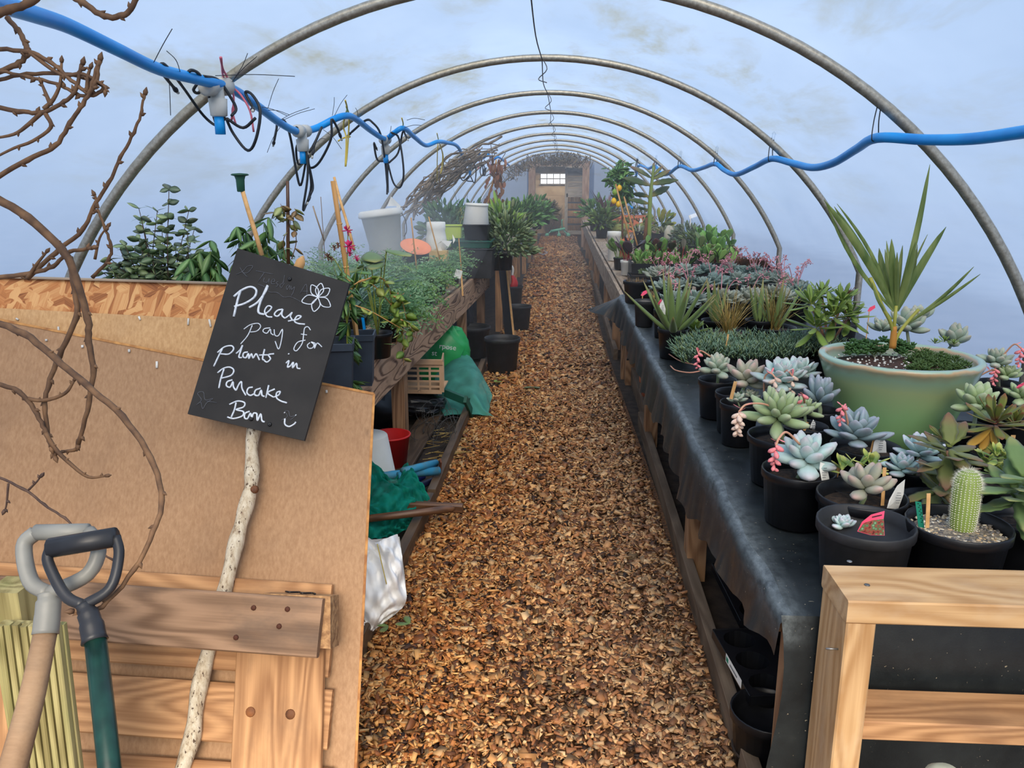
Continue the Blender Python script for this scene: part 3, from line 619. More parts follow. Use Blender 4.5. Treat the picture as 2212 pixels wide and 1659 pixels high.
B_('upper twig crossing the pipe in the top left corner', [(-20, 35), (20, 20), (60, 8), (100, -20)], .011, .007, 1.5, 1.5)
B_('curved twig hanging from the top edge of the picture', [(140, -15), (180, 5), (225, 35), (265, 33), (285, 15), (300, -15)], .007, .006, 1.5, 1.5)
B_('dark twig dropping from the pipe in the upper left', [(15, 40), (40, 65), (55, 95), (60, 115), (35, 140), (-15, 160)], .006, .006, 1.55, 1.5)
B_('looping twig at the upper left ending in many buds', [(-20, 105), (60, 112), (110, 135), (145, 165), (188, 200), (200, 180), (215, 130)], .005, .004, 1.5, 1.5, [(.5, [(188, 200), (190, 165), (195, 148)]), (.5, [(60, 110), (130, 160), (180, 160), (225, 185), (228, 195)]), (.4, [(95, 235), (115, 215), (130, 180), (133, 135)])])
B_('straight twig below the looping one at upper left', [(-20, 175), (60, 160), (140, 160), (200, 175), (225, 190), (200, 205), (165, 203), (130, 185), (60, 165), (-20, 150)], .0045, .0038, 1.52, 1.5)
B_('lower left twig fanning up into budded tips', [(-20, 230), (40, 240), (90, 242), (140, 220), (165, 190), (178, 140)], .0055, .004, 1.5, 1.5, [(.4, [(110, 228), (98, 200), (90, 180)]), (.3, [(98, 245), (110, 275), (70, 305), (30, 320), (-20, 345)]), (.2, [(90, 243), (60, 270), (30, 290), (-20, 300)])])
B_('twig sweeping from the left edge up to the looping cluster', [(-20, 392), (60, 345), (120, 315), (150, 265), (180, 225), (205, 180), (216, 132)], .006, .004, 1.5, 1.5)
B_('tall budded twig rising beside the first hoop', [(60, 600), (120, 545), (180, 495), (200, 450), (235, 395), (260, 340), (290, 285), (305, 240), (313, 205)], .006, .003, 1.6, 1.6, [(.4, [(212, 450), (206, 425), (205, 422)])])
B_('forked twig below the tall budded one', [(200, 600), (235, 560), (240, 530), (225, 490), (210, 450)], .0045, .003, 1.62, 1.6, [(.5, [(205, 560), (215, 515), (232, 490)])])
B_('reddish twig low along the top of the strand board', [(-20, 600), (60, 592), (115, 575), (150, 545), (200, 535)], .006, .004, 1.56, 1.5, [(.4, [(60, 600), (80, 570), (100, 545)])])
# ================================================================== right side: cloth, frame, pots
def cloth_mat():
    t = NT('black_cloth'); w1 = t.noise(t.coords((1, 1, 1)), 300, 2); d = t.noise(t.coords((1, 1, 1)), 5, 6, .7); sp = t.noise(t.coords((1, 1, 1)), 130, 2)
    col = t.ramp(d, [(.35, (22, 26, 29)), (.62, (33, 39, 41)), (.8, (66, 68, 66))]); col = t.mix(t.ramp(sp, [(.72, (0, 0, 0, 1)), (.76, (1, 1, 1, 1))]), col, (150, 140, 120))
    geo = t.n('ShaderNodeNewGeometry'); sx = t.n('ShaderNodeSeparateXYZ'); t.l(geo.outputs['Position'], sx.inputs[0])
    worn_highlight = t.ramp(sx.outputs['X'], [(.435, (0, 0, 0, 1)), (.462, (1, 1, 1, 1)), (.475, (.7, .7, .7, 1)), (.52, (0, 0, 0, 1))]); wn = t.noise(t.coords((1, .6, 1)), 40, 5, .7)
    zr = t.ramp(sx.outputs['Z'], [(.63, (0, 0, 0, 1)), (.675, (1, 1, 1, 1))]); worn_highlight = t.math('MULTIPLY', worn_highlight, zr)
    col = t.mix(t.math('MULTIPLY', worn_highlight, t.ramp(wn, [(.35, (.1, .1, .1, 1)), (.7, (.75, .75, .75, 1))])), col, (128, 138, 142))  # ridge of the fold lightened in the colour: wear plus a painted highlight
    low = t.ramp(sx.outputs['X'], [(.40, (1, 1, 1, 1)), (.45, (0, 0, 0, 1))]); stk = t.noise(t.coords((3, 9, .8)), 3, 4, .6); col = t.mix(t.math('MULTIPLY', low, t.ramp(stk, [(.45, (0, 0, 0, 1)), (.65, (.8, .8, .8, 1))])), col, (92, 74, 54))
    return t.bsdf(col, t.ramp(d, [(.3, (.34, .34, .34, 1)), (.7, (.6, .6, .6, 1))]), .5, w1, .12, .002)
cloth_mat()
ZC = ZB+.006
cl = thing('bench_cloth', (1.1, 1.55, 0), 'black woven ground cloth draped over the near right bench', 'cloth')
b = MB(); NY, NX = 70, 10
def edge_x(Y): return .452+.006*math.sin(Y*9)+.004*math.sin(Y*23)
for i in range(NY+1):
    Y = 1.50+(6.36-1.50)*i/NY
    for j in range(NX+1):
        x = edge_x(Y)+.02+(1.73-edge_x(Y)-.02)*j/NX; b.v.append((x, Y, ZC-.0018+.0015*math.sin(Y*13+x*9)*(1 if j else 0)))
b.f = [(i*(NX+1)+j, i*(NX+1)+j+1, (i+1)*(NX+1)+j+1, (i+1)*(NX+1)+j) for i in range(NY) for j in range(NX)]; b.c = [None]*len(b.f)
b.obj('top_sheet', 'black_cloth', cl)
b = MB(); NY, NS = 150, 9      # skirt along the path
for i in range(NY+1):
    t = i/NY; Y = 1.50+(6.36-1.50)*t; e = edge_x(Y); fold = math.sin(Y*17+2*math.sin(Y*3.1))+.5*math.sin(Y*39)
    drop = .165+.02*math.sin(Y*5.3)+.012*math.sin(Y*31); drop *= min(1, .35+t*4.5); 
    if t > .9: drop *= 1-.25*(t-.9)/.1
    fl = .22*max(0, (t-.93)/.07)**2
    for j in range(NS+1):
        s = j/NS
        if s < .25: q = s/.25; x = e+.02-.026*math.sin(q*math.pi/2); z = ZC-.024*(1-math.cos(q*math.pi/2))
        else: q = (s-.25)/.75; x = e-.006-q*(.008+.012*drop/.165)-.012*q*fold-fl*q; z = ZC-.024-q*drop*(1-fl*1.3)
        b.v.append((x, Y+.03*fl*q, z))
b.f = [(i*(NS+1)+j, (i+1)*(NS+1)+j, (i+1)*(NS+1)+j+1, i*(NS+1)+j+1) for i in range(NY) for j in range(NS)]; b.c = [None]*len(b.f)
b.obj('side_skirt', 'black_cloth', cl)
b = MB(); NX, NZ = 24, 12    # near end hangs to the floor
for i in range(NX+1):
    x = .452+(1.73-.452)*i/NX
    for j in range(NZ+1):
        s = j/NZ; b.v.append((x+(.012*math.sin(s*7) if i == 0 else 0), 1.50-.012*math.sin(min(1, s*6)*math.pi/2)+.006*math.sin(x*14+s*2)*s, ZC-.66*s))
b.f = [(i*(NZ+1)+j, i*(NZ+1)+j+1, (i+1)*(NZ+1)+j+1, (i+1)*(NZ+1)+j) for i in range(NX) for j in range(NZ)]; b.c = [None]*len(b.f)
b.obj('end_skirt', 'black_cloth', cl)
MB().tube([(edge_x(6.2)-.2, 6.3, ZC-.10), (edge_x(6.2)-.205, 6.3, ZC-.105)], .012, 10).obj('eyelet', 'screw_steel', cl)
# ---- pale timber frame in the right corner
fr = thing('timber_frame', (.9, 1.4, 0), 'pale sawn timber frame standing at the near end of the right bench', 'frame')
F0, F1 = 1.335, 1.478; FX = .517
board('top_rail', (FX, (F0+F1)/2, .808), (1.42, (F0+F1)/2, .808), .045, F1-F0, 'pale_pine', fr, bev=.003)
board('upright', (FX+.028, (F0+F1)/2, 0), (FX+.028, (F0+F1)/2, .7855), .052, F1-F0-.004, 'pale_pine', fr, (1, 0, 0), .003)
board('upright', (1.39, (F0+F1)/2, 0), (1.39, (F0+F1)/2, .7855), .052, F1-F0-.004, 'pale_pine', fr, (1, 0, 0), .003)
board('lower_rail', (FX+.055, F0+.06, .562), (1.36, F0+.06, .562), .04, .105, 'old_pine', fr, bev=.003)
board('lower_rail', (FX+.055, F0+.06, .16), (1.36, F0+.06, .16), .04, .105, 'old_pine', fr, bev=.003)
for x, y in ((1835, 1213), (1873, 1264)): MB().lathe([(.0055, 0), (.005, .0012), (.002, .0014), (0, .0006)], pz(x, y, .8305), 10).obj('screw', 'screw_steel', fr)
p_ = pX(1808, 1402, FX); MB().tube([p_+V((.003, 0, 0)), p_+V((-.02, 0, .0))], .0018, 6).obj('nail', 'screw_steel', fr)
ps = thing('round_post', (.655, 1.2, 0), 'pale rounded post top poking up at the bottom right edge', 'post')
b = MB(); c_ = pz(2048, 1650, .58); b.lathe([(.044, 0), (.044, .49), (.041, .53), (.033, .556), (.018, .568), (0, .571)], (c_.x, c_.y, 0), 20); plain('pale_stone', (176, 180, 160), (150, 154, 138), rough=.8, vary=0); b.obj('post_body', 'pale_stone', ps)

# ---- pots
def pot_mesh(name, r, h, rim=.17, taper=.8, n=26):
    b = MB(); b.lathe([(r*taper*.9, 0), (r*taper, .004), (r*.93, h*(1-rim)), (r*.995, h*(1-rim)+.003), (r, h-.003), (r*.985, h), (r*.95, h-.002), (r*.9, h*(1-rim)), (r*.86, h*.7)], n=n)
    b.f = [f for f in b.f if len(f) < 5 or f[0] >= 0]; return b.mesh(name)
POTS = {}
def add_pot(root, c, r, h, mat='black_plastic', soil='soil', fill=.8, rim=.17, taper=.8):
    key = (round(r, 3), round(h, 3), rim, taper)
    if key not in POTS: POTS[key] = pot_mesh('pot', key[0], key[1], rim, taper)
    put(POTS[key], 'pot', mat, root, Matrix.Translation(c))
    b = MB(); b.lathe([(r*.89, h*fill-.004), (r*.8, h*fill+.002), (r*.3, h*fill+.005), (0, h*fill+.004)], c, 18)
    return b.obj('soil', soil, root)
def rim_place(x, y, w, h, z0=None):
    z0 = ZC if z0 is None else z0
    c = pz(x, y, z0+h); r = w/2*dep(c)/FP; c.z = z0; return c, r
# leaf shapes, unit length along X
def leaf_shape(name, Wd, T, wide=.62, tip=.12, curve=.08, n=7, m=8, cup=0, serr=0):
    b = MB()
    for i in range(n+1):
        t = i/n
        a = (t/wide if t < wide else (1-t)/(1-wide)); a = max(0, min(1, a)); ww = math.sin(a*math.pi/2)**(.75 if t > wide else .9)
        if t < wide: ww = .28+.72*ww if wide > .2 else ww
        if i == n: ww = tip
        if serr and i % 2: ww *= 1-serr
        for k in range(m):
            an = 2*math.pi*k/m; y = math.cos(an)*ww*Wd/2; z = math.sin(an)*(ww**.8)*T/2
            b.v.append((t, y, z+curve*(t*t)+cup*(y/(Wd/2+1e-6))**2*Wd*.5*ww))
    b.f = [(i*m+k, i*m+(k+1) % m, (i+1)*m+(k+1) % m, (i+1)*m+k) for i in range(n) for k in range(m)]+[tuple(range(n*m, n*m+m)), tuple(range(m))[::-1]]; b.c = [None]*len(b.f)
    return b
LS = {'fat': leaf_shape('fat', .56, .34, .62, .2, .12), 'oval': leaf_shape('oval', .60, .22, .64, .2, .12), 'finger': leaf_shape('finger', .36, .29, .62, .3, .12), 'spat': leaf_shape('spat', .30, .04, .74, .12, .04, m=6),
      'aloe': leaf_shape('aloe', .15, .07, .08, .05, .06, n=6, m=6, cup=.15), 'kal': leaf_shape('kal', .50, .035, .55, .1, -.12, n=9, m=6, serr=.14), 'spoon': leaf_shape('spoon', .40, .05, .68, .1, -.05, m=6), 'plain': leaf_shape('plain', .42, .02, .45, .06, -.1, n=5, m=4)}
LM = {k: v.mesh('leaf_'+k) for k, v in LS.items()}
def succ(name, base, tip, inner=None, rough=.6, trans=0, tipstart=.72):
    t = NT(name); tc = t.n('ShaderNodeTexCoord'); sp = t.n('ShaderNodeSeparateXYZ'); t.l(tc.outputs['Object'], sp.inputs[0])
    col = t.ramp(sp.outputs['X'], [(0, inner or base), (.35, base), (tipstart, base), (1, tip)])
    n = t.noise(t.coords((1, 2, 2), seeded=True), 3, 4); col = t.mix(.3, col, t.ramp(n, [(.3, (.62, .62, .62, 1)), (.7, (1, 1, 1, 1))]), 'MULTIPLY')
    oi = t.n('ShaderNodeObjectInfo'); hs = t.n('ShaderNodeHueSaturation'); mr = t.n('ShaderNodeMapRange'); mr.inputs['To Min'].default_value = .85; mr.inputs['To Max'].default_value = 1.12
    t.l(oi.outputs['Random'], mr.inputs[0]); t.l(mr.outputs[0], hs.inputs['Value']); t.l(col, hs.inputs['Color'])
    return t.bsdf(hs.outputs[0], rough, .3, sheen=.15, trans=trans)
succ('succ_blue', (176, 200, 196), (190, 186, 190), (190, 212, 190)); succ('succ_green', (160, 180, 132), (176, 186, 150), (190, 206, 140)); succ('succ_mauve', (166, 166, 146), (190, 160, 150), (182, 196, 150))
succ('succ_grey', (160, 176, 156), (180, 176, 158), (170, 190, 140)); succ('succ_slate', (142, 164, 168), (160, 164, 178), (150, 176, 160)); succ('succ_ice', (180, 206, 204), (206, 202, 214), (190, 214, 206))
succ('aeonium_green', (128, 158, 72), (150, 172, 88), (160, 170, 70), .45, .2); succ('aeonium_red', (132, 140, 64), (150, 84, 60), (168, 92, 66), .45, .2); succ('aloe_green', (116, 140, 84), (150, 130, 80), (140, 164, 96), .45, .1)
succ('kal_brown', (120, 128, 72), (140, 96, 76), (130, 140, 70), .5, .2, .55); succ('kal_green', (122, 150, 92), (176, 176, 110), (120, 150, 80), .5, .2); succ('varieg', (116, 150, 70), (226, 224, 120), (200, 210, 110), .5, .2, .45)
succ('old_gold', (196, 150, 60), (206, 164, 70), (176, 150, 60), .6, .2); succ('echev_grey', (150, 166, 156), (170, 160, 160), (160, 180, 150)); plain('flower_pink', (240, 150, 150), (226, 120, 130), rough=.55, vary=.1); plain('flower_cream', (232, 214, 190), (222, 180, 166), rough=.55, vary=.08); plain('flower_rose', (204, 146, 152), (178, 116, 128), rough=.6, vary=.12)
plain('stalk_pink', (214, 164, 130), (190, 130, 110), rough=.6, vary=.05)
def leaf_M(base, d, L, wf=1, tf=1, roll=0):
    d = V(d).normalized(); up = V((0, 0, 1)); y = up.cross(d)
    if y.length < 1e-3: y = V((1, 0, 0))
    return frame(d, y, base) @ Matrix.Rotation(roll, 4, 'X') @ Matrix.Diagonal((L, L*wf, L*tf, 1))
GA = 2.39996
def rosette_spec(c, R, n, e0=5, e1=80, l1=.45, rise=.25, axis=None, az0=None, jitter=.12, wf=1):
    c = V(c); out = []; az0 = rnd(0, 6) if az0 is None else az0; Q = V((0, 0, 1)).rotation_difference(V(axis).normalized()) if axis is not None else None
    for i in range(n):
        t = i/max(1, n-1); el = math.radians(e0+(e1-e0)*t**1.1)+rnd(-jitter, jitter); az = az0+GA*i; L = R*(1+(l1-1)*t)*rnd(.9, 1.08)
        d = V((math.cos(az)*math.cos(el), math.sin(az)*math.cos(el), math.sin(el))); off = V((math.cos(az)*R*.06, math.sin(az)*R*.06, R*rise*t))
        if Q: d = Q @ d; off = Q @ off
        out.append((c+off, d, L, wf))
    return out
def rosette(root, shape, mat, *a, name='leaf', **k):
    for base, d, L, wf in rosette_spec(*a, **k): put(LM[shape], name, mat, root, leaf_M(base, d, L, wf))
ROS = False
def bake(b, shape, base, d, L, wf=1, col=None):
    M = leaf_M(base, d, L, wf, 1, rnd(-1.25, 1.25) if shape in ('plain', 'spoon') and not ROS else 0); s = LS[shape]; b.cur = col; b.add([M @ V(q) for q in s.v], s.f)
def rosette_baked(b, shape, *a, col=(.4, .45, .4, 1), tipv=.12, **k):
    global ROS
    ROS = True
    for base, d, L, wf in rosette_spec(*a, **k): bake(b, shape, base, d, L, wf, jit(col, tipv))
    ROS = False
def stalk(root, pts, r=.003, buds=6, bl=.02, mat='flower_cream', droop=True, smat='stalk_pink'):
    P = smooth_path(pts, 5); st = MB().tube(P, r, 6).obj('flower_stalk', smat, root)
    e = P[-1]
    for i in range(buds):
        t = i/max(1, buds-1); az = GA*i; d = V((math.cos(az)*.7, math.sin(az)*.7, -.8 if droop else .5)); base = e+V((0, 0, (-bl*2.6*t if droop else bl*1.2*t)))
        put(LM['fat'], 'flower_bud', mat, st, leaf_M(base, d, bl*(1.1-.35*t), 1.1, 1.6))
    for i in range(3): put(LM['spat'], 'bract', 'flower_pink', st, leaf_M(P[-1-i*2], V((rnd(-1, 1), rnd(-1, 1), rnd(-.2, .6))), bl*1.1, 1))
    return st
def stick(root, x0, y0, x1, y1, Y, w=.008, mat='stick_wood'):
    a, c = py(x0, y0, Y), py(x1, y1, Y); return board('label_stick', a, c, w, .002, mat, root, (1, 0, 0), .0005)
def leaf_tag(root, pts, Y, mat='tag_white', printed=True):
    P = [py(x, y, Y+.004*i) for i, (x, y) in enumerate(pts)]; o = MB().prism(P, (0, .0012, 0)).obj('plant_label', mat, root, False)
    if printed and mat == 'tag_white':
        c = sum(P, V())/len(P); b = MB()
        for i in range(5): z = c.z-.012+i*.006; b.box((c.x, min(p.y for p in P)-.0006+.002*(.5-i*.1), z), (.012-.002*abs(i-2), .0004, .0014))
        tag(b.obj('printed_lines', 'tag_print', o, False), kind='stuff')
    return o
def potted(label, x, y, w, h=.145, name='potted_succulent', cat='plant', mat='black_plastic', fill=.8, group='succulents in black pots on the cloth', soil='soil', z0=None):
    c, r = rim_place(x, y, w, h, z0); c.x = max(-1.82, min(1.54 if c.y > 4 else 1.62, c.x)); root = thing(name, c, label, cat, group); add_pot(root, c, r, h, mat, soil, fill); return root, c, r
def top(c, h, f=.84): return V((c.x, c.y, c.z+h*f))
# front row
root, c, r = potted('nearly empty black pot with a tiny pale rosette and a pink picture label', 1871, 1126, 204, .15, mat='grey_black_plastic', fill=.66)
q = pz(1820, 1138, c.z+.108); rosette(root, 'fat', 'succ_ice', q, .034, 18, e0=12, e1=75, wf=1.15)
Yl = c.y-.01; P = [(1852, 1148), (1862, 1128), (1882, 1112), (1911, 1104), (1909, 1120), (1911, 1157), (1880, 1156)]
o = MB().prism([py(x, y, Yl) for x, y in P], (0, .001, 0)).obj('plant_label', 'pink_tag', root, False)
def picture_print():
    t = NT('rosette_photo'); vo = t.n('ShaderNodeTexVoronoi'); vo.inputs['Scale'].default_value = 110; t.l(t.coords(), vo.inputs['Vector'])
    return t.bsdf(t.ramp(vo.outputs['Distance'], [(.1, (150, 190, 150)), (.35, (90, 120, 84)), (.6, (168, 84, 74)), (.85, (70, 40, 38))]), .5, .3)
picture_print()
MB().prism([py(x, y, Yl-.0008) for x, y in [(1854, 1147), (1866, 1130), (1884, 1124), (1909, 1121), (1910, 1156), (1880, 1155)]], (0, .0004, 0)).obj('label_picture', 'rosette_photo', o, False)
b = MB()
for i in range(9): p0 = py(1885+i*2.4, 1117-i*.55, Yl-.001); b.box(p0, (.0018, .0004, .0026))
tag(b.obj('printed_name', 'dark_handle', o, False), kind='stuff')
# cactus
plain('gravel_bed', (150, 138, 122), (96, 88, 80), scale=120, rough=.8, bstr=.6, vary=0)
root, c, r = potted('woolly column cactus in a gravel topped black pot', 2071, 1128, 214, .15, name='potted_cactus', mat='black_plastic', fill=.84, soil='gravel_bed')
b = MB(); cols = [lin(q) for q in ((206, 190, 160), (150, 140, 128), (110, 106, 104), (196, 168, 130), (226, 218, 200), (90, 88, 90))]
for i in range(420):
    a_, rr = rnd(0, 6.28), r*.87*math.sqrt(random.random()); s_ = rnd(.0018, .0042); b.cur = random.choice(cols)
    M = Matrix.Rotation(rnd(0, 6), 3, 'Z') @ Matrix.Rotation(rnd(-.6, .6), 3, 'X'); b.box((c.x+rr*math.cos(a_), c.y+rr*math.sin(a_), c.z+.15*.84+.003), (s_*2.2, s_*1.5, s_*1.2), M)
tag(b.obj('gravel', 'pebbly', root), kind='stuff')
plain('cactus_skin', (150, 168, 84), (128, 150, 70), rough=.55, vary=0); plain('cactus_wool', (240, 238, 220), rough=.9, vary=0)
cb = pz(2078, 1145, c.z+.128); ct = py(2095, 1015, cb.y+.01); ax = ct-cb; Lc = ax.length; rc = .0215*dep(cb)/dep(cb); nr = 22; b = MB(); Mc = frame(ax, (0, 1, 0), cb); wool = MB()
prof_ = [(0, .022), (.1, .0245), (.3, .026), (.6, .0265), (.8, .0255), (.92, .021), (.98, .012), (1, .002)]
for t, rr in prof_:
    for k in range(nr*2):
        an = math.pi*k/nr; q = rr*(1 if k % 2 == 0 else .9); b.v.append(Mc @ V((t*Lc, q*math.cos(an), q*math.sin(an))))
n2 = nr*2; b.f = [(i*n2+k, i*n2+(k+1) % n2, (i+1)*n2+(k+1) % n2, (i+1)*n2+k) for i in range(len(prof_)-1) for k in range(n2)]; b.c = [None]*len(b.f); b.obj('ribbed_stem', 'cactus_skin', root)
for k in range(nr):
    for j in range(26):
        t = .02+j/26; rr = float(np.interp(t, [p[0] for p in prof_], [p[1] for p in prof_])); an = 2*math.pi*k/nr; o_ = Mc @ V((t*Lc, rr*math.cos(an), rr*math.sin(an))); nrm = (Mc.to_3x3() @ V((0, math.cos(an), math.sin(an))))
        wool.add([o_+V((-.0011, 0, -.0011)), o_+V((.0011, 0, -.0011)), o_+V((.0011, 0, .0011)), o_+V((-.0011, 0, .0011)), o_+nrm*.0015], [(0, 1, 4), (1, 2, 4), (2, 3, 4), (3, 0, 4)])
        ns = 3 if t < .6 else 6
        for s in range(ns):
            d = (nrm+V((rnd(-.7, .7), rnd(-.7, .7), rnd(-.4, 1.0 if t > .6 else .5)))).normalized()*rnd(.004, .007 if t < .7 else .012); sd_ = d.orthogonal().normalized()*.00022
            wool.add([o_-sd_, o_+sd_, o_+d], [(0, 1, 2)])
for s in range(160):
    o_ = Mc @ V((Lc*rnd(.93, 1), rnd(-.012, .012), rnd(-.012, .012))); d = (ax.normalized()+V((rnd(-1, 1), rnd(-1, 1), rnd(-.2, .6)))).normalized()*rnd(.006, .013); wool.add([o_-V((.0003, 0, 0)), o_+V((.0003, 0, 0)), o_+d], [(0, 1, 2)])
tag(wool.obj('wool', 'cactus_wool', root, False), kind='stuff')
plain('green_tag', (20, 128, 104), rough=.5, vary=0); Yt = c.y-.02
o = MB().prism([py(x, y, Yt) for x, y in ((1977, 1083), (1990, 1085), (1997, 1141), (1984, 1138))], (0, .001, 0)).obj('plant_label', 'green_tag', root, False)
b = MB()
for i in range(11): p0 = py(1983.5+i*.75+(3 if i % 2 else 0), 1088+i*4, Yt-.0008); b.box(p0, (.003, .0004, .0013))
tag(b.obj('handwriting', 'black_plastic', o, False), kind='stuff')
stick(root, 2003, 1140, 2006, 1066, c.y-.03)
# next pots
def S(label, x, y, w, shape, mat, cx, cy, Rpx, n, h=.145, axis=(0, -.25, 1), extra=None, fl=None, **k):
    root, c, r = potted(label, x, y, w, h); q = py(cx, cy, c.y-.01); R = Rpx*dep(q)/FP
    if q.z < c.z+h*.6: q.z = c.z+h*.6
    MB().tube([top(c, h, .8), (top(c, h, .8)+q)/2+V((.004, 0, 0)), q+V((0, 0, R*.1))], [R*.09, R*.08, R*.06], 7).obj('stem', 'succ_green', root)
    rosette(root, shape, mat, q, R, max(12, int(n*.8)), axis=axis, **k)
    if fl:
        for F in fl: stalk(root, [py(x_, y_, c.y-.03-.02*i) for i, (x_, y_) in enumerate(F[0])], buds=F[1], bl=F[2], mat=F[3] if len(F) > 3 else 'flower_cream')
    return root, c, r, q
root, c, r, q = S('grey mauve rosette with a damaged leaf tip, second from the pink picture label', 1862, 1066, 188, 'fat', 'succ_mauve', 1868, 1060, 66, 15, e0=4, e1=62, l1=.75)
leaf_tag(root, [(1916, 1098), (1921, 1080), (1938, 1050), (1955, 1036), (1952, 1068), (1940, 1100)], c.y-.05); stick(root, 1906, 1092, 1911, 1010, c.y-.02, mat='stick_wood')
root, c, r, q = S('large blue green rosette with a hanging pink flower in the front row', 1726, 1012, 156, 'fat', 'succ_blue', 1740, 1000, 78, 26, e0=-4, e1=74, l1=.6, fl=[([(1728, 960), (1700, 934), (1684, 945), (1676, 962)], 9, .022, 'flower_pink')])
leaf_tag(root, [(1775, 1038), (1770, 1012), (1772, 998), (1786, 1004), (1793, 1042)], c.y-.07); stick(root, 1806, 1030, 1815, 1000, c.y-.02)
root, c, r, q = S('steel blue rosette with an upright pink flower spike, left of the big green pot', 1870, 962, 148, 'oval', 'succ_slate', 1848, 948, 74, 26, e0=2, e1=72, l1=.6, axis=(-.15, -.3, 1), fl=[([(1835, 930), (1826, 890), (1819, 876)], 8, .018, 'flower_pink')])
leaf_tag(root, [(1884, 978), (1888, 955), (1901, 936), (1914, 955), (1915, 978)], c.y-.06); stick(root, 1882, 976, 1890, 942, c.y-.05)
root, c, r, q = S('lime green finger leaved rosette with a long drooping cream flower over its pot', 1692, 938, 150, 'finger', 'succ_green', 1680, 905, 76, 32, e0=-8, e1=78, l1=.6, fl=[([(1672, 880), (1645, 872), (1612, 874), (1596, 890)], 15, .024)])
root, c, r, q = S('small grey rosettes in the pot with a bare wooden stick', 1598, 868, 84, 'fat', 'succ_grey', 1592, 866, 24, 16, e0=10, e1=80)
rosette(root, 'fat', 'succ_grey', pz(1620, 862, c.z+.13), .045, 14, e0=15, e1=80); stick(root, 1579, 862, 1589, 824, c.y-.03, .011)
root, c, r, q = S('taupe fat leaved rosette behind the bare wooden stick', 1592, 846, 92, 'fat', 'succ_mauve', 1612, 826, 50, 18, e0=5, e1=68, l1=.8)
root, c, r, q = S('compact sage rosette with a small coral flower, farthest of the front row', 1550, 818, 82, 'fat', 'succ_grey', 1548, 800, 40, 24, e0=-2, e1=80, l1=.7, fl=[([(1535, 770), (1515, 758), (1508, 762)], 7, .02, 'flower_pink')])
root, c, r, q = S('broad dusty blue rosette with two drooping peach flowers in the middle of the bench', 1700, 862, 110, 'oval', 'succ_blue', 1690, 826, 66, 32, e0=0, e1=76, fl=[([(1650, 852), (1652, 815), (1664, 805), (1674, 815)], 9, .024, 'flower_cream'), ([(1690, 815), (1700, 800), (1712, 812)], 7, .022, 'flower_cream')])
rosette(root, 'oval', 'succ_blue', py(1726, 812, c.y+.06), .085, 20, e0=5, e1=78)
root, c, r, q = S('green rosette with a pink bud, right of the drooping cream flower', 1738, 918, 100, 'finger', 'succ_green', 1738, 890, 42, 24, e0=0, e1=78, fl=[([(1738, 870), (1736, 858), (1734, 852)], 4, .02, 'flower_pink')])
stick(root, 1737, 930, 1744, 912, c.y-.08); leaf_tag(root, [(1750, 925), (1752, 916), (1757, 906), (1762, 915), (1760, 926)], c.y-.09)
root, c, r, q = S('upright slate blue succulent squeezed against the left of the green pot', 1772, 884, 80, 'finger', 'succ_slate', 1768, 868, 56, 18, e0=32, e1=84, l1=.8)
root, c, r, q = S('powder blue double rosette in front of the green pot', 1975, 1010, 110, 'oval', 'succ_ice', 1985, 985, 56, 22, e0=5, e1=76, l1=.65)
rosette(root, 'oval', 'succ_ice', py(1948, 1018, c.y-.05), .062, 18, e0=5, e1=78)
root, c, r, q = S('fat olive green rosette on the right side of the green pot', 2100, 922, 96, 'fat', 'succ_green', 2108, 880, 54, 24, e0=-8, e1=76, l1=.8)
root, c, r, q = S('tall sage cluster with a coral flower against the polythene at right', 2160, 826, 92, 'fat', 'succ_grey', 2150, 785, 44, 22, e0=0, e1=78, fl=[([(2110, 815), (2135, 802), (2150, 798)], 9, .02, 'flower_pink'), ([(2165, 770), (2190, 744), (2206, 752)], 8, .022, 'flower_pink')])
rosette(root, 'fat', 'succ_green', py(2175, 815, c.y-.04), .06, 18, e0=5, e1=80); leaf_tag(root, [(2104, 803), (2106, 785), (2113, 775), (2126, 795), (2122, 806)], c.y-.06)
root, c, r, q = S('olive rosette cut by the right picture edge, behind the red tinged one', 2205, 888, 90, 'fat', 'succ_green', 2205, 860, 42, 20, e0=0, e1=78)
leaf_tag(root, [(2195, 838), (2200, 832), (2212, 826), (2212, 832), (2200, 840)], c.y-.05, 'pink_tag', False)
root, c, r, q = S('grey green upright succulent just behind the right rim of the green pot', 2062, 760, 66, 'fat', 'succ_grey', 2060, 742, 42, 12, e0=15, e1=80, l1=.85)
root, c, r, q = S('cluster of pale fat leaves behind the palm', 1965, 750, 80, 'fat', 'succ_grey', 1958, 712, 46, 20, e0=0, e1=80, l1=.85)
rosette(root, 'fat', 'succ_grey', py(1905, 715, c.y), .07, 16, e0=20, e1=82); rosette(root, 'fat', 'succ_grey', py(1985, 690, c.y+.05), .08, 12, e0=20, e1=82)
